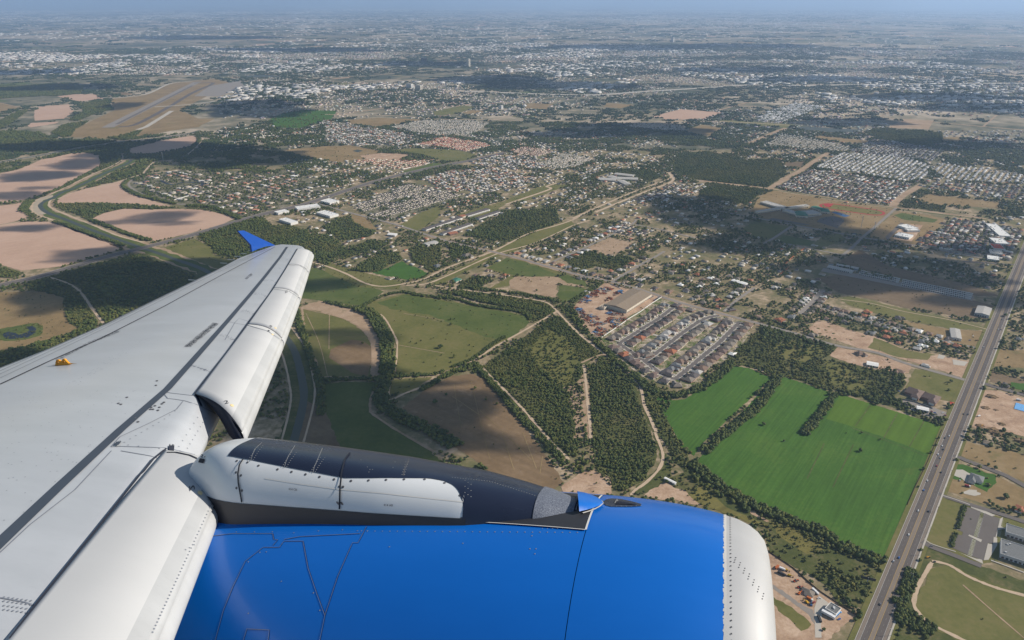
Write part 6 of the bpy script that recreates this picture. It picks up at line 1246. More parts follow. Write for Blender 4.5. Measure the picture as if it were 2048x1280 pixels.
NB = [('B', [(370, 740), (560, 700), (870, 700), (960, 720), (840, 790), (620, 785)], 11, 22, WHT + GRY, (5, 9), .95), ('B', [(1250, 950), (1390, 888), (1570, 930), (1450, 975), (1330, 985)], 10, 20, WHT, (5, 9), .95), ('B', [(1740, 740), (1830, 715), (2100, 730), (2100, 765), (1860, 750)], 10, 20, WHT + GRY, (5, 9), .9),
 ('C', [(520, 840), (640, 780), (870, 820), (1060, 855), (1000, 885), (700, 860)], 11, 20, WHT + GRY, (5, 9), .95), ('C', [(820, 975), (960, 890), (1300, 900), (1480, 960), (1480, 1030), (1350, 1060), (1100, 1010)], 13, 22, WHT, (9, 13), .85), ('C', [(620, 1095), (760, 990), (1000, 1010), (1250, 1050), (1440, 1075), (1270, 1195), (900, 1160)], 17, 36, MIX + DRK, (12, 14), .9),
 ('C', [(1040, 880), (1170, 810), (1450, 850), (1600, 880), (1540, 940), (1300, 920)], 15, 34, GRY + DRK, (11, 13), .9), ('C', [(1490, 980), (1560, 950), (2100, 1030), (2100, 1070), (1600, 1050)], 13, 22, WHT, (8, 12), .85), ('C', [(480, 700), (560, 640), (700, 600), (880, 620), (800, 660), (640, 715)], 20, 40, WHT, (12, 30), .8), ('C', [(1450, 1090), (1500, 1060), (2100, 1090), (2100, 1180), (1700, 1130)], 19, 38, DRK + MIX, (12, 14), .85),
 ('B', [(170, 1205), (300, 1150), (490, 1070), (600, 1100), (400, 1180), (240, 1245)], 9.5, 37, DRK, (10, 12), 1), ('B', [(260, 1260), (520, 1150), (620, 1110), (700, 1120), (820, 1140), (660, 1190), (400, 1270)], 9.5, 37, DRK, (10, 12), 1), ('B', [(530, 840), (700, 800), (920, 830), (970, 850), (840, 885), (700, 860)], 13, 34, RED, (11, 12), .95), ('B', [(1070, 880), (1160, 855), (1340, 880), (1260, 915), (1150, 905)], 12, 32, RED, (11, 12), .95), ('B', [(140, 945), (260, 925), (500, 935), (640, 930), (540, 975), (430, 985), (300, 960)], 13, 30, RED, (11, 12), .95),
 ('B', [(560, 1040), (700, 1000), (1000, 980), (1260, 1050), (1180, 1090), (900, 1130), (700, 1110)], 17, 36, MIX, (12, 13), .8), ('B', [(820, 930), (960, 890), (1240, 920), (1300, 980), (1100, 990), (900, 970)], 18, 36, MIX + GRY, (12, 13), .75), ('B', [(0, 700), (120, 720), (380, 760), (560, 800), (480, 840), (200, 850), (0, 830)], 17, 34, MIX, (12, 13), .7),
 ('g2', [(1160, 520), (1340, 460), (1560, 440), (2040, 460), (2500, 450), (2700, 600), (2300, 780), (2040, 830), (1800, 720), (1500, 700), (1250, 620)], 30, 44, VIL, (16, 22), .55), ('g1', [(1640, 400), (1800, 240), (2400, 330), (2400, 620), (1900, 560), (1560, 480)], 17, 36, DRK + MIX, (12, 14), .85), ('F', [(1450, 180), (1560, 120), (1820, 160), (1800, 280), (1600, 260)], 16, 34, DRK + MIX, (12, 14), .85),
 ('B', [(1480, 1040), (1560, 960), (1640, 950), (1600, 990), (1500, 1060)], 16, 30, GRY, (12, 13), .9), ('B', [(1800, 1150), (2000, 1070), (2150, 1110), (2000, 1150), (1850, 1200)], 16, 34, DRK + MIX, (12, 13), .85), ('C', [(0, 1120), (90, 1060), (220, 1080), (100, 1150)], 16, 30, MIX, (12, 13), .85), ('E', [(1560, 150), (1700, 90), (1960, 120), (1900, 160), (1700, 150)], 20, 36, MIX, (13, 14), .7)]
items, NBP = [], []
r_ = np.random.default_rng(3)
for v_, p_, dx, dy, pal, (w0, w1), prob in NB:
    A = np.array(G(v_, p_)); NBP.append(A); P, rot = lattice(A, dx, dy); P = P[r_.random(len(P)) < prob]
    P = P[~near_roads(P, 4)]
    for p in P:
        row2 = 0.5 * dy if dy > 30 else 0
        for q in ((p, p + E2 * 15) if dy > 30 else (p,)):
            c = pal[r_.integers(len(pal))]; k = r_.uniform(.85, 1.15); w_ = r_.uniform(w0, w1); j = r_.normal(0, 1.6 if dx > 12 else 1.3, 2)
            items.append((q[0] + j[0], q[1] + j[1], rot + (math.pi / 2 if r_.random() < .4 else 0) + r_.normal(0, .02), w_ * 1.15 if dx > 12 else w_, w_ * .85 if dx > 12 else 5, 3.0, 2.2 if dx > 12 else .8, tuple(min(.78, x * k) for x in c), (0.5, 0.45, 0.38)))
tp = []
for (v_, p_, dx, dy, pal, ww, prob), A in zip(NB, NBP):
    mn, mx = A.min(0), A.max(0); n = int((mx[0] - mn[0]) * (mx[1] - mn[1]) / 1e4 * (9 if dx < 14 else (24 if dy < 40 else 42))); P = RNG.uniform(mn, mx, (n, 2)); tp.append(P[inside(A, P)])
tp = cat(tp); tp = tp[~near_roads(tp, 3)]; scatter('estate_trees', tp, r_.uniform(.7, 1.25, len(tp)), C_tree, label='small green trees between the houses of the distant estates', cat='trees')
mass('estate_houses', items, 'rows of small pale, red and dark roofed houses packed in the distant estates')
# generic town: the ground between the traced fields
AREAS.extend((A, None, True) for A in NBP)
def frame_ok(P, m=80): px, py = proj(P); return (px > -m) & (px < 2048 + m) & (py < 1290) & ~((px < 400) & (py > 760)) & ~((px < 1400) & (py > 1040))
BP = np.array(BOX_P)
gx = np.arange(-3500, 3500, 1.0)
n = 260000; D_ = np.sqrt(RNG.uniform(300 ** 2, 4600 ** 2, n)); T_ = RNG.uniform(-math.radians(42), math.radians(42), n); P = np.stack([D_ * np.sin(T_), D_ * np.cos(T_)], 1); P = P[frame_ok(P)]
P = P[~in_areas(P)]; P = P[~near_roads(P, 3)]
hn = fbm(P, 0.0022, 40)
# houses first: a jittered grid
Q, rot = lattice([gp(-900, 262), gp(2950, 262), gp(2300, 1290), gp(-100, 1290)], 25, 34); Q = Q + r_.normal(0, 4, Q.shape); Q = Q[frame_ok(Q)]; qx, qy = proj(Q); Q = Q[~(((qy > 560) & (qx < 1130)) | ((qy > 735) & (qx < 1900)) | ((qx < 575) & (qy > 285)) | ((qx < 430) & (qy > 150)))]
Q = Q[~in_areas(Q)]; Q = Q[~near_roads(Q, 9)]; qn = fbm(Q, 0.003, 40); dens = np.where(Q[:, 1] > 2600, .72, .40); Q = Q[(r_.random(len(Q)) < dens) & (qn > .36)]
if len(BP): dd = np.array([np.min(np.hypot(*(BP - q).T)) for q in Q]); Q = Q[dd > 20]
ordn = np.argsort(np.hypot(Q[:, 0], Q[:, 1])); nind = max(0, 296 - nh - 14); k0 = 0
for q in Q[ordn[:nind]]:
    c = rr.choice(['grey', 'grey', 'brown', 'pale', 'white', 'rust', 'tan', 'dark', 'slate']); px, py = proj(np.array([q]))
    reg = 'in the bushy plots right of the avenue' if px[0] > 1985 else ('in the bushy plots between the estate and the avenue' if px[0] > 1380 else ('among the trees north of the scrapyard and meadow' if px[0] > 1010 else 'in the rough plots past the wingtip'))
    place_house(q[0], q[1], rot + (math.pi / 2 if rr.random() < .4 else 0) + rr.uniform(-.1, .1), c, rr.choice(['beige', 'cream', 'white']), rr.randrange(5), '%s-roofed house %s' % (c, reg), '%s-roofed houses %s' % (c, reg), rr.uniform(.8, 1.15))
items = []
for q in Q[ordn[nind:]]:
    c = MIX[r_.integers(len(MIX))]; k = r_.uniform(.8, 1.2); w_ = r_.uniform(10, 17); items.append((q[0], q[1], rot + (math.pi / 2 if r_.random() < .4 else 0) + r_.normal(0, .06), w_, w_ * .75, 3.1, 2.4, tuple(min(.78, x * k) for x in c), (0.5, 0.45, 0.38)))
    if r_.random() < .5: items.append((q[0] + r_.normal(0, 12), q[1] + r_.normal(0, 12), rot, 6, 5, 2.4, .6, WHT[r_.integers(5)], (0.5, 0.45, 0.38)))
mass('scattered_houses', items, 'scattered pale and brown roofed houses among the trees toward the city')
den = 0.46 + 0.10 * (P[:, 1] < 1500)
hsel = (fbm(P, 0.012, 50) > np.where(P[:, 1] > 2600, .485, .47)); P2 = P[hsel]; keep = r_.random(len(P2)) < .85; P2 = P2[keep]
farm = np.hypot(P2[:, 0], P2[:, 1]); sc = r_.uniform(.6, 1.1, len(P2)) * np.where(farm > 3000, 1.25, 1)
scatter('garden_trees', P2, sc, C_tree, label='dark green garden trees growing between the scattered houses', cat='trees')
# town from 4.6 km to 13 km
def ring_pts(n, a, b): D = np.sqrt(RNG.uniform(a * a, b * b, n)); T = RNG.uniform(-math.radians(40), math.radians(40), n); return np.stack([D * np.sin(T), D * np.cos(T)], 1)
P = ring_pts(78000, 3900, 13500); P = P[frame_ok(P)]; P = P[(P[:, 1] > 3300)]; P = P[~in_areas(P)]; P = P[~near_roads(P, 14)]; P = P[fbm(P, 0.0016, 60) * .6 + fbm(P, .008, 61) * .4 > .485]
scatter('town_groves', P, r_.uniform(.75, 1.35, len(P)), C_clump, label='dark tree cover running through the distant town', cat='trees')
P = ring_pts(9000, 13000, 60000); P = P[fbm(P, 0.00035, 62) > .44]; scatter('far_groves', P, r_.uniform(.8, 2.2, len(P)), C_far, label='dark patches of trees far out on the plain', cat='trees')
items = []
P = ring_pts(74000, 4300, 13500); P = P[frame_ok(P, 20)]; P = P[(P[:, 1] > 3900)]; tx, ty = proj(P); P = P[~((tx < 440) & (ty > 150))]; P = P[~in_areas(P)]; P = P[~near_roads(P, 8)]; dn = fbm(P, 0.0011, 70); P = P[dn + r_.normal(0, .05, len(P)) > .44]
com = fbm(P, 0.0009, 75)
for q, c_ in zip(P, com):
    dist = math.hypot(*q); big_ = c_ > .52 and dist > 6000 and r_.random() < .3
    if big_: w_ = r_.uniform(20, 70); items.append((q[0], q[1], rot + r_.normal(0, .02), w_, w_ * r_.uniform(.4, .9), r_.uniform(5, 11), .3, tuple(np.array(WHT[r_.integers(5)]) * r_.uniform(.8, 1.1)), (0.55, 0.52, 0.48)))
    else: pal = MIX + DRK + MIX + WHT[:3]; w_ = r_.uniform(11, 20) * (1 + max(0, dist - 7000) / 9000); items.append((q[0], q[1], rot + (math.pi / 2 if r_.random() < .5 else 0), w_, w_ * .7, 3.5, 2, tuple(min(.78, x * r_.uniform(.8, 1.2)) for x in pal[r_.integers(len(pal))]), (0.5, 0.45, 0.38)))
mass('town_buildings', items, 'pale roofs of the wide flat town spreading toward the horizon', 'town')
items = []
P = ring_pts(30000, 13000, 62000); dn = fbm(P, 0.0003, 80); P = P[dn + r_.normal(0, .05, len(P)) > .5]
for q in P: w_ = r_.uniform(25, 90) * (math.hypot(*q) / 16000) ** .6; items.append((q[0], q[1], rot, w_, w_ * .6, 7, 1, tuple(np.array(WHT[r_.integers(5)]) * r_.uniform(.75, 1.1)), (0.6, 0.57, 0.52)))
mass('far_buildings', items, 'tiny pale specks of buildings in the haze near the horizon', 'town')
# distant fields and roads on the street grid
FC = [M_soil, M_dry, M_past, M_pbrn, M_tan, M_dirt, M_pgrn, M_scrub]
byf = {}
for q in ring_pts(1700, 4800, 50000):
    k = math.hypot(*q) / 9000; m_ = FC[r_.integers(len(FC))]; w_, d_ = r_.uniform(60, 320) * max(.6, k ** .7), r_.uniform(60, 260) * max(.6, k ** .7)
    if in_areas(np.array([q]))[0] or proj(np.array([q]))[1][0] > 235: continue
    L = byf.setdefault(m_, ([], [])); b = len(L[0])
    for s, t in ((-1, -1), (1, -1), (1, 1), (-1, 1)): p = q + E1 * s * w_ / 2 + E2 * t * d_ / 2; L[0].append((p[0], p[1], 0.05 + .002 * (b % 40)))
    L[1].append((b, b + 1, b + 2, b + 3))
for m_, (v, f) in byf.items(): obj('distant_fields', mesh_from('distant_fields', v, f), m_, kind='structure')
v, f = [], []
for k in range(-34, 40):
    for e, n_, st in ((E1, E2, 480), (E2, E1, 640)):
        off = k * st + (37 * k * k) % 150; a0 = -30000 if e is E2 else 3000; b0 = 30000
        w_ = 6 + 5 * (k % 4 == 0)
        for s in range(12):
            s0, s1 = a0 + (b0 - a0) * s / 12, a0 + (b0 - a0) * (s + 1) / 12; c0, c1 = e * s0 + n_ * off, e * s1 + n_ * off
            if min(c0[1], c1[1]) < 3600 or (k * 7 + s * 5) % 9 == 0: continue
            b = len(v); nn = n_ * w_
            for p in (c0 - nn, c1 - nn, c1 + nn, c0 + nn): v.append((p[0], p[1], .2 + (.01 if e is E2 else 0)))
            f.append((b, b + 1, b + 2, b + 3))
obj('distant_streets', mesh_from('distant_streets', v, f), M_tan, kind='structure')
# fences and walls, piles, machinery
def wall_line(name, view, pts, h, w, mat, label, cat='wall'):
    L = G(view, pts); v, f = [], []
    for a, b in zip(L, L[1:]):
        a, b = np.array(a), np.array(b); d = (b - a) / np.linalg.norm(b - a); n = np.array([-d[1], d[0]]) * w / 2; q = len(v)
        for p in (a - n, b - n, b + n, a + n): v.append((p[0], p[1], 0))
        for p in (a - n, b - n, b + n, a + n): v.append((p[0], p[1], h))
        f += [tuple(q + i for i in z) for z in BF]
    o = obj(name, mesh_from(name, v, f), mat, label=label, cat=cat); o.location.z = .2; return o
wall_line('boundary_wall', 'f3', [(530, 1165), (820, 970), (1000, 840), (1200, 720), (1330, 620), (1560, 470)], 2.4, .5, MW['white'], 'white wall between the scrapyard and the housing estate'); wall_line('orange_fence', 'F', [(630, 330), (690, 275), (760, 222)], 2, .6, rmat('orange_fence_paint', (.5, .14, .06)), 'orange-red fence running up to the lane beside dark trees', 'fence'); wall_line('orange_fence', 'F', [(600, 390), (668, 335)], 2, .6, bpy.data.materials['orange_fence_paint'], 'short orange-red fence below the lane beside a house', 'fence')
wall_line('boundary_wall', 'g2', [(1470, 690), (1640, 640), (1810, 600)], 2.5, 1, MW['white'], 'pale wall through the lagoon estate'); wall_line('boundary_wall', 'B', [(460, 985), (560, 960), (660, 938)], 3, 1.5, MW['white'], 'white wall along the red-roofed estate'); wall_line('boundary_wall', 'g1', [(1440, 100), (1505, 45)], 3, 2, MW['white'], 'pale wall beside the canal levee'); wall_line('garden_wall', 'f7', [(640, 455), (760, 490), (1000, 560)], 2.2, .6, MR['slate'], 'blue-grey wall behind the plum-roofed houses'); wall_line('garden_wall', 'f7', [(560, 570), (760, 610), (960, 685)], 2.2, .6, MR['slate'], 'blue-grey wall in front of the plum-roofed houses')
wall_line('yard_fence', 'f4', [(-200, -110), (0, 50), (400, 320), (700, 590), (860, 720), (1200, 945), (1460, 1110)], 1.8, .25, M_bark, 'dark wire fence between the dirt yard and the scrubland', 'fence'); wall_line('field_fence', 'f5', [(650, 0), (500, 330), (380, 600), (200, 960), (60, 1280)], 1.5, .5, M_bark, 'dark brown fence line along the green field beside the avenue', 'fence')
M_rust = [rmat('rusty_steel', (.27, .09, .045)), rmat('dark_rust', (.13, .055, .035)), rmat('scrap_grey', (.22, .21, .2)), rmat('scrap_blue', (.1, .2, .35)), rmat('scrap_dark', (.06, .055, .055)), rmat('scrap_tan', (.4, .3, .2))]
def pile_mesh(seed, n=26, R=5.0, h=2.4):
    r = random.Random(seed); bx = []; v, f = [], []
    for k in range(n):
        a, d = r.uniform(0, 6.28), R * math.sqrt(r.random()); x, y = d * math.cos(a), d * math.sin(a) * .7; z = max(0, h * (1 - d / R)) * r.random(); w, l, t = r.uniform(.3, 2.6), r.uniform(.2, .9), r.uniform(.1, .7); th = r.uniform(0, 3.14); q = len(v)
        for p in boxv(-w, w, -l, l, 0, t): v.append((x + p[0] * math.cos(th) - p[1] * math.sin(th), y + p[0] * math.sin(th) + p[1] * math.cos(th), z + p[2] + .1 * p[0] * r.uniform(-1, 1)))
        f += [tuple(q + i for i in z) for z in BF]
    return v, f
PM = []
for i in range(8): v, f = pile_mesh(i); m = mesh_from('scrap_pile', v, f); [m.materials.append(M_rust[(0, 1, 5, 0, 2, 1, 4, 0, 3)[(i * 2 + k * 3) % 9]]) for k in range(3)]; m.polygons.foreach_set('material_index', [(j // 6 * 7 + i) % 3 if (j // 6) % 3 else 0 for j in range(len(f))]); PM.append(m)
yard = [(170 + 35 * k, 560 - 24 * k) for k in range(11)] + [(100 + 45 * k, 650 + 35 * k) for k in range(9)] + [(300, 530), (280, 560), (420, 420), (460, 460), (560, 400), (330, 780), (420, 800), (480, 840), (180, 700), (240, 800), (280, 860), (330, 900), (380, 950), (500, 900), (550, 920), (700, 700), (680, 740), (740, 760), (820, 750), (900, 770), (700, 830), (760, 850), (820, 860), (660, 880), (720, 900), (870, 830), (930, 850), (700, 960), (760, 970), (800, 930), (520, 1000), (480, 1030), (420, 1060), (460, 1100), (520, 1110), (560, 1080), (620, 1050), (640, 1060), (590, 1010), (800, 400), (850, 380), (760, 430), (680, 490), (620, 520), (600, 300), (560, 330), (620, 360), (680, 330)]
for k, (a, b) in enumerate(yard):
    x, y = G('f3', [(a, b)])[0]; o = obj('scrap_pile', PM[k % 8], label='rusty heap of scrap metal lying in the yard round the tan warehouse', cat='scrap heap', group='scrap heaps round the tan warehouse'); o.location = (x, y, .3); o.rotation_euler = (0, 0, rr.uniform(0, 6.28)); s = rr.uniform(1.1, 2.3); o.scale = (s, s, s * rr.uniform(.6, 1.2))
for k, (a, b) in enumerate([(900, 680), (840, 690), (850, 720), (930, 720), (935, 750), (1030, 757), (1100, 735), (885, 700)]):
    x, y = G('F', [(a, b)])[0]; o = obj('brush_pile', bmh[k % 4], label='dark pile of cut brush on the cleared pink earth', cat='brush pile', group='brush piles on the cleared land'); o.location = (x, y, -.8); o.scale = (1.8, 1.3, .6)
for k, (a, b, s) in enumerate([(1650, 545, 1.6), (1575, 675, 1.2), (1765, 865, 1.1), (1660, 940, 1.8), (1710, 980, 1.7), (1980, 1060, 1.6), (1700, 700, .8), (1510, 885, 1.2)]):
    x, y = G('f7', [(a, b)])[0]; r = random.Random(k); bm = bmesh.new(); bmesh.ops.create_icosphere(bm, subdivisions=3, radius=1)
    for v in bm.verts: c = v.co; n_ = 1 + .3 * math.sin(c.x * 5 + k) * math.cos(c.y * 6) + r.uniform(-.1, .1); v.co = Vector((c.x * 8 * n_, c.y * 6 * n_, c.z * 2.6 * n_))
    m = bpy.data.meshes.new('earth_mound'); bm.to_mesh(m); bm.free(); o = obj('earth_mound', m, M_pbrn, label='brown mound of dug earth on the building site', cat='mound', group='earth mounds on the building site'); o.location = (x, y, -.4); o.scale = (s * .8, s * .8, s)
x, y = G('f7', [(1985, 670)])[0]; v, f = multi([(-14, 14, -9, 9, 0, .8)]); o = obj('blue_tarpaulin', mesh_from('tarp', v, f), rmat('blue_sheet', (.16, .38, .68)), label='bright blue sheeted slab on the building site', cat='tarpaulin'); o.location = (x, y, .3); o.rotation_euler = (0, 0, math.pi / 2 - GA1)
# vehicles
def car_meshes():
    b = [(-2.25, -.9, .35), (2.25, -.9, .35), (2.25, .9, .35), (-2.25, .9, .35), (-2.2, -.88, .95), (-1.2, -.88, 1.0), (1.2, -.88, .98), (2.2, -.86, .85), (2.2, .86, .85), (1.2, .88, .98), (-1.2, .88, 1.0), (-2.2, .88, .95)]
    bf = [(0, 3, 2, 1), (0, 1, 7, 6, 5, 4), (3, 11, 10, 9, 8, 2), (1, 2, 8, 7), (0, 4, 11, 3), (4, 5, 10, 11), (5, 6, 9, 10), (6, 7, 8, 9)]
    g = [(-1.75, -.82, .98), (1.1, -.82, .98), (1.1, .82, .98), (-1.75, .82, .98), (-1.2, -.68, 1.42), (.3, -.68, 1.45), (.3, .68, 1.45), (-1.2, .68, 1.42)]
    rf = [(-1.15, -.66, 1.43), (.28, -.66, 1.46), (.28, .66, 1.46), (-1.15, .66, 1.43)]; w, wf2 = [], []
    return mesh_from('body', b, bf), mesh_from('window', g, BF), mesh_from('roof', rf + [(a, c, z + .05) for a, c, z in rf], BF)
cb, cg, cr = car_meshes(); cg.materials.append(M_glass)
wv_, wf2 = [], []
for k in range(10): a = 6.2832 * k / 10; wv_ += [(.34 * math.cos(a), -.1, .34 * math.sin(a)), (.34 * math.cos(a), .1, .34 * math.sin(a))]
for k in range(10): q = (k + 1) % 10; wf2.append((2 * k, 2 * q, 2 * q + 1, 2 * k + 1))
wf2 += [tuple(range(0, 20, 2)), tuple(range(19, 0, -2))]; cw = mesh_from('wheel', wv_, wf2); cw.materials.append(M_void)
CC = {'white': (.75, .75, .74), 'silver': (.42, .43, .45), 'black': (.03, .03, .035), 'blue': (.03, .13, .42), 'red': (.33, .03, .03), 'grey': (.14, .14, .15)}; CARP = {}
def car(x, y, rot, c, label, group=None, s=1.0):
    if c not in CARP:
        e = empty('car'); m = new_mat(c + '_car_paint', .3, .5, coat=.6, col=CC[c])[0]; a, b2 = cb.copy(), cr.copy(); a.materials.append(m); b2.materials.append(m); obj('body', a, None, e); obj('window', cg, None, e); obj('roof', b2, None, e)
        for dx in (-1.4, 1.4):
            for dy in (-.82, .82): w = obj('wheel', cw, None, e); w.location = (dx, dy, .34)
        CARP[c] = e
    else: e = copy_tree(CARP[c])
    e.location = (x, y, 1.0 if s == 1 else .7); e.rotation_euler = (0, 0, rot); tag(e, label, 'car', group); return e
arot = math.atan2(ad[1], ad[0])
cars = [(1898, 873, 'white'), (1889.5, 877, 'black'), (1884, 893, 'white'), (1886.5, 900, 'black'), (1876, 910, 'white'), (1880, 917, 'silver'), (1873, 933, 'red'), (1882, 946, 'black'), (1854.5, 963, 'white'), (1847, 982, 'blue'), (1836, 1023, 'white'), (1857, 1024, 'black'), (1817, 1071, 'white'), (1797.5, 1117, 'blue'), (1786.5, 1124, 'silver'), (1927, 829, 'black'), (1936, 829.5, 'black'), (1967, 695, 'white'), (1996, 660, 'white'), (2017, 617, 'silver'), (2026, 560, 'white'), (1760, 1210, 'grey'), (2003, 640, 'black')]
first_c = {}
for k, (x, y, c) in enumerate(cars):
    where_ = 'at the lower end of the avenue' if y > 1060 else ('on the avenue beside the crop field' if y > 860 else 'on the far stretch of the avenue'); g_ = gp(x, y); car(g_[0], g_[1], arot, c, '%s car driving %s' % (c, where_), '%s cars %s' % (c, where_))
pk = [('f3', 700 + 22 * k, 250 + 9 * k) for k in range(8)] + [('f3', 1330 + 18 * k, 500 - 10 * k) for k in range(6)] + [('f3', 1430 + 18 * k, 530 - 12 * k) for k in range(7)] + [('f7', 570, 485), ('f7', 575, 615), ('f7', 670, 615), ('f7', 800, 650), ('f7', 730, 695), ('f7', 950, 720), ('f7', 985, 735), ('f7', 940, 750), ('f7', 1000, 752), ('f7', 975, 772), ('f7', 1080, 735), ('f7', 1110, 765), ('f7', 1060, 815), ('f7', 1090, 805), ('f7', 1145, 675), ('f7', 1300, 1000), ('f4', 840, 835), ('f4', 750, 905), ('f4', 1180, 1190), ('f6', 515, 1150), ('f6', 460, 885), ('f5', 950, 870), ('F', 1740, 735), ('F', 1765, 760), ('F', 1720, 760), ('F', 1900, 700)]
pl_ = {'f3': 'in the scrapyard beside the warehouse', 'f7': 'in the cramped lot by the plum-roofed houses', 'f4': 'in the machinery yard', 'f6': 'by the church side road', 'f5': 'in the paved court by the slate-roofed house', 'F': 'beside the metal hall near the avenue'}
for k, (v_, a, b) in enumerate(pk):
    x, y = G(v_, [(a, b)])[0]; c = ['white', 'silver', 'grey', 'black', 'blue', 'red'][(k * 5 + 1) % 6]; car(x, y, arot + (math.pi / 2 if v_ == 'f3' else rr.uniform(0, 3)), c, '%s car parked %s' % (c, pl_[v_]), '%s cars parked %s' % (c, pl_[v_]), .9)
# cars on the estate streets
for k in range(34):
    e = EST[k % 4]; L = np.array(G('f2', e)); t = rr.random() * (len(L) - 1); i = int(t); p = L[i] + (L[i + 1] - L[i]) * (t - i); d = (L[i + 1] - L[i]) / np.linalg.norm(L[i + 1] - L[i]); n_ = np.array([-d[1], d[0]]) * rr.choice([-4.2, 4.2, 11, -11]); c = rr.choice(['white', 'silver', 'grey', 'black', 'blue', 'red'])
    car(p[0] + n_[0], p[1] + n_[1], math.atan2(d[1], d[0]), c, '%s car parked by a kerb in the housing estate' % c, '%s cars parked in the housing estate' % c)
def machine(view, a, b, rot, kind, col, label, s=1.0):
    x, y = G(view, [(a, b)])[0]; e = empty(kind, (x, y, .4), rot, label=label, cat=kind.replace('_', ' ')); m = rmat(kind + '_paint', col); P = lambda n, bx, mt=m: obj(n, mesh_from(n, *multi(bx)), mt, e)
    e.scale = (s, s, s)
    if kind in ('excavator', 'loader', 'tractor'):
        P('cab', [(-1, 1, -1, 1, 1.0, 3.0)], M_glass if kind == 'tractor' else m); P('body', [(-2.6, -1, -1.3, 1.3, .9, 2.2)]); P('track', [(-2.4, 2.2, -1.6, -1.0, 0, .9)], M_void); P('track', [(-2.4, 2.2, 1.0, 1.6, 0, .9)], M_void); P('boom', [(1, 4.4, -.25, .25, 2.2, 2.8), (4.2, 4.7, -.25, .25, .6, 2.8)]); P('bucket', [(4.0, 5.2, -.8, .8, 0, .8)], M_void)
    elif kind in ('truck', 'bus', 'trailer', 'dump_truck'):
        L_ = 11 if kind in ('bus', 'trailer') else 8; P('box', [(-L_ / 2, L_ / 2 - 2.2, -1.25, 1.25, .9, 3.2)]); P('cab', [(L_ / 2 - 2.1, L_ / 2, -1.2, 1.2, .6, 2.9)], MW['white'] if kind == 'truck' else m); P('window', [(L_ / 2, L_ / 2 + .04, -1, 1, 1.6, 2.5)], M_glass); P('chassis', [(-L_ / 2, L_ / 2, -.9, .9, .4, .88)], M_void)
        for dx in (-L_ / 2 + 1.4, L_ / 2 - 1.6):
            for dy in (-1.1, 1.1): w = obj('wheel', cw, None, e); w.location = (dx, dy, .45); w.scale = (1.4, 1.6, 1.4)
    return e
machine('f4', 770, 725, -.62 - math.pi / 6, 'trailer', (.75, .74, .72), 'long white trailer parked behind the hip-roofed office'); machine('f4', 675, 850, -.8, 'truck', (.5, .15, .04), 'orange truck beside the hip-roofed office'); machine('f4', 990, 1130, -.75, 'bus', (.72, .72, .72), 'white bus parked along the flat-roofed workshop', 1.5); machine('f4', 115, 310, .8, 'dump_truck', (.42, .12, .04), 'orange dump truck at the upper end of the yard'); machine('f4', 210, 340, -.6, 'truck', (.7, .7, .7), 'white truck at the upper end of the yard'); machine('f4', 270, 355, -.6, 'loader', (.5, .3, .03), 'yellow loader at the upper end of the yard'); machine('f4', 195, 420, -.7, 'trailer', (.04, .04, .045), 'dark flat trailer in the machinery yard'); machine('f4', 330, 450, -.5, 'excavator', (.45, .3, .03), 'yellow excavator in the middle of the yard'); machine('f4', 430, 540, .3, 'tractor', (.5, .08, .03), 'red tractor in the middle of the yard'); machine('f4', 500, 650, .1, 'tractor', (.5, .06, .03), 'red tractor near the hip-roofed office'); machine('f4', 500, 750, .6, 'loader', (.6, .15, .03), 'orange loader near the hip-roofed office'); machine('f4', 620, 900, 2.2, 'excavator', (.6, .35, .03), 'yellow excavator by the grey gravel'); machine('f4', 700, 940, 1.2, 'tractor', (.05, .12, .3), 'blue tractor at the edge of the concrete pad'); machine('f4', 840, 1190, 1.5, 'trailer', (.05, .05, .05), 'black trailer on the concrete drive at the bottom'); machine('f6', 400, 1075, .2, 'excavator', (.6, .3, .03), 'yellow excavator on the dirt by the avenue', .8); machine('f7', 1530, 890, .4, 'excavator', (.5, .25, .05), 'orange excavator on the building site'); machine('f7', 1500, 775, .4, 'dump_truck', (.7, .68, .64), 'white dump truck on the building site', .8); machine('f7', 1960, 590, -.4, 'truck', (.7, .7, .7), 'white truck above the blue sheet on the building site'); machine('f5', 1080, 970, -.5, 'truck', (.25, .04, .05), 'dark red truck below the slate-roofed house')
v, f = [], []
for k, (a, b) in enumerate([(1105, 1150), (1125, 1140), (1145, 1120), (1165, 1105), (1180, 1085), (1205, 1075)]):
    x, y = G('f4', [(a, b)])[0]; e = empty('drum', (x, y, .4), label='blue drum standing in the row beside the flat-roofed workshop', cat='drum', group='blue drums beside the workshop'); lathe_z('barrel', [(.01, 0), (.9, 0), (.95, .6), (.9, 1.6), (.01, 1.62)], bpy.data.materials['blue_sheet'], e, 10)
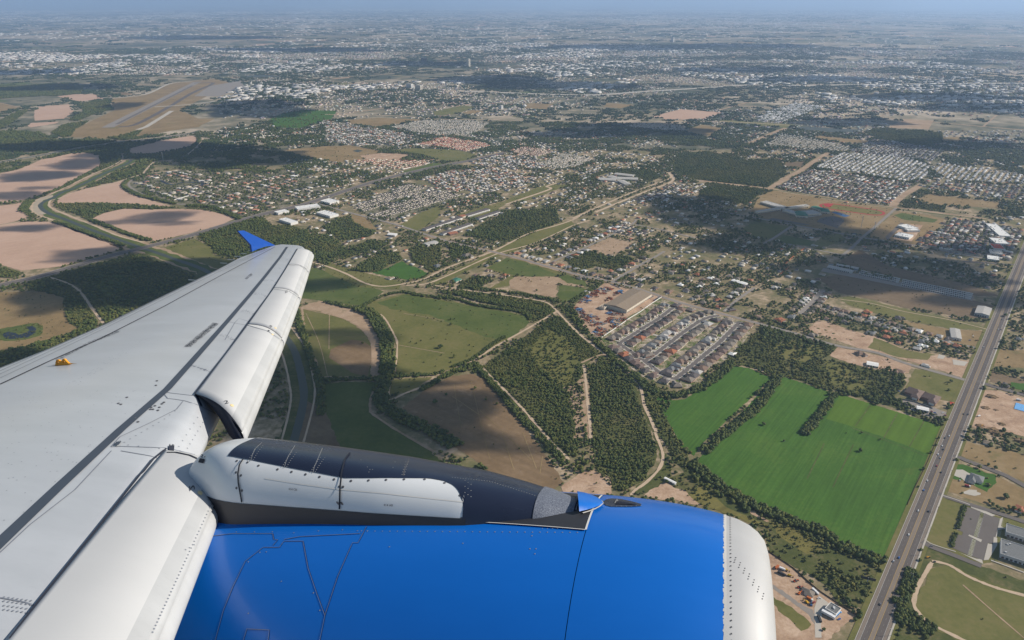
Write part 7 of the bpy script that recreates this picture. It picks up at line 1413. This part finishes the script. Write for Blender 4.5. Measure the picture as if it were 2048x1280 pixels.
# billboard, lamp posts, utility poles
x, y = G('f4', [(1660, 560)])[0]; e = empty('billboard', (x, y, .3), -.35, label='large dark billboard seen from behind beside the avenue', cat='billboard'); obj('panel', mesh_from('panel', *multi([(-9, -.3, -.3, .3, 5, 9), (.3, 9, -.3, .3, 5, 9)])), M_dark, e, kind=None); obj('post', mesh_from('post', *multi([(-.5, .5, .3, 1.2, 0, 8)])), MW['metal'], e)
def pole(x, y, rot, kind, label, group):
    k = ('P', kind)
    if k not in PROT:
        e = empty(kind); h = 10.5; obj('pole', mesh_from('pole', *multi([(-.17, .17, -.17, .17, 0, h)])), M_bark if kind == 'utility_pole' else MW['metal'], e)
        if kind == 'utility_pole': obj('crossarm', mesh_from('crossarm', *multi([(-1.3, 1.3, -.12, .12, h - 1.2, h - .9)])), M_bark, e)
        else: obj('arm', mesh_from('arm', *multi([(0, 2.6, -.08, .08, h - .2, h)])), MW['metal'], e); obj('lamp_head', mesh_from('lamp_head', *multi([(2.4, 3.3, -.2, .2, h - .35, h - .05)])), MW['metal'], e)
        PROT[k] = e
    else: e = copy_tree(PROT[k])
    e.location = (x, y, .3); e.rotation_euler = (0, 0, rot); tag(e, label, kind.replace('_', ' '), group)
for k in range(18): c = p0 + ad * (30 + 58 * k) - an * 17.5; pole(c[0], c[1], arot + math.pi / 2, 'utility_pole' if k % 2 else 'street_lamp', 'utility pole on the right edge of the avenue' if k % 2 else 'street lamp on the right edge of the avenue', 'utility poles along the avenue' if k % 2 else 'street lamps along the avenue')
L = [gp(*p) for p in rd2[6:]]
for i in range(len(L) - 1):
    a, b = np.array(L[i]), np.array(L[i + 1]); n = int(np.linalg.norm(b - a) / 60)
    for k in range(n): c = a + (b - a) * k / n; d = (b - a) / np.linalg.norm(b - a); c = c + np.array([-d[1], d[0]]) * 8; pole(c[0], c[1], math.atan2(d[1], d[0]) + math.pi / 2, 'utility_pole', 'wooden utility pole along the country road', 'utility poles along the country road')

# ================================================================ clouds above, whose shadows lie on the land
M_cloud = bpy.data.materials.new('cloud_vapour'); M_cloud.use_nodes = True; ct = M_cloud.node_tree; ct.nodes.remove(ct.nodes['Principled BSDF'])
cv = nd(ct, 'ShaderNodeVolumePrincipled'); cv.inputs['Color'].default_value = (1, 1, 1, 1); cv.inputs['Density'].default_value = 0.026; cv.inputs['Anisotropy'].default_value = 0.3
ct.links.new(cv.outputs[0], ct.nodes['Material Output'].inputs['Volume'])
ZC = 1150.0
CL = [  # photograph pixel on the ground, half-width px, half-depth px
 (215, 294, 175, 10), (330, 306, 130, 15), (470, 318, 90, 20), (90, 296, 80, 8), (70, 353, 46, 11), (100, 350, 30, 7), (30, 391, 28, 9), (75, 376, 12, 5), (165, 326, 34, 10), (150, 335, 20, 5), (325, 434, 27, 12), (345, 447, 16, 5), (235, 445, 16, 6), (48, 458, 32, 7), (80, 453, 16, 5), (200, 508, 44, 14), (235, 500, 20, 8), (150, 522, 24, 5),
 (290, 570, 140, 48), (200, 560, 70, 40), (150, 590, 60, 30), (30, 720, 70, 22), (400, 535, 55, 18), (505, 215, 65, 14), (560, 225, 40, 10), (245, 212, 20, 8),
 (600, 860, 90, 70), (700, 900, 110, 50), (780, 850, 80, 40), (650, 760, 80, 30), (665, 665, 28, 9), (725, 680, 25, 16), (680, 745, 90, 14), (640, 800, 110, 34), (720, 830, 120, 45), (820, 830, 90, 38), (900, 800, 60, 22), (880, 880, 70, 36), (560, 780, 60, 90), (1030, 898, 26, 12), (830, 770, 60, 10), (640, 570, 40, 12),
 (1440, 432, 90, 20), (1560, 455, 110, 26), (1680, 480, 90, 22), (1380, 405, 60, 14), (1500, 490, 90, 18), (1780, 530, 120, 24), (1880, 560, 80, 24), (1720, 570, 90, 22), (1650, 540, 60, 16), (1930, 500, 80, 10), (1960, 600, 60, 18), (1600, 430, 60, 14),
 (1180, 268, 130, 9), (1330, 262, 80, 10), (1260, 252, 110, 7), (1000, 160, 90, 8), (1120, 172, 130, 8), (850, 128, 80, 5), (1900, 290, 120, 12), (1700, 245, 90, 8), (1640, 160, 120, 6), (1850, 195, 150, 8), (1480, 140, 120, 5), (120, 175, 90, 7), (1250, 95, 160, 5), (600, 100, 150, 4), (400, 75, 180, 3), (1500, 92, 160, 4), (60, 145, 80, 5), (1950, 215, 100, 8)]
for k, (px, py, hw, hd) in enumerate(CL):
    r = random.Random(k); c = Vector((*gp(px, py), 0)); e_ = Vector((*gp(px + hw, py), 0)); a_ = (e_ - c).length; t_, b__ = gp(px, py - hd), gp(px, py + hd); d_ = abs(t_[1] - b__[1]) / 2; mid = (t_[1] + b__[1]) / 2
    if c.length > 45000: continue
    c = Vector((c.x, mid, 0)); top = c + SUND * (ZC / SUND.z)
    bm = bmesh.new(); bmesh.ops.create_icosphere(bm, subdivisions=4, radius=1); th = min(150, 45 + .35 * min(a_, d_)); sd = Vector((k * 3.7, k * 1.9, 0))
    from mathutils import noise as MN
    for v in bm.verts:
        p = v.co; n1 = MN.fractal(p * 1.3 + sd, 1.0, 2.0, 5); n2 = MN.fractal(p * 3.1 + sd, 1.0, 2.0, 4); s = 1 + .55 * n1 + .22 * n2
        v.co = Vector((p.x * a_ * s, p.y * d_ * s, (p.z * th * (1 + .5 * n1) + (th * .35 if p.z > 0 else 0) * abs(n2))))
    m = bpy.data.meshes.new('cloud'); bm.to_mesh(m); bm.free(); o = obj('cloud', m, M_cloud, label='small flat fair-weather cloud drifting high above the land', cat='cloud', group='fair-weather clouds above the land', kind='thing'); o.location = top
# haze over the whole land, its top just above the camera
M_haze = bpy.data.materials.new('haze'); M_haze.use_nodes = True; ht = M_haze.node_tree; ht.nodes.remove(ht.nodes['Principled BSDF'])
hv = nd(ht, 'ShaderNodeVolumePrincipled'); hv.inputs['Color'].default_value = (0.47, 0.67, 1.0, 1); hv.inputs['Density'].default_value = 4.3e-5; hv.inputs['Anisotropy'].default_value = 0.25
ht.links.new(hv.outputs[0], ht.nodes['Material Output'].inputs['Volume'])
v, f = multi([(-127000, 127000, -10000, 152000, -2, H + 12)]); obj('haze', mesh_from('haze', v, f), M_haze, label='thin blue haze lying over the whole plain', kind='stuff')
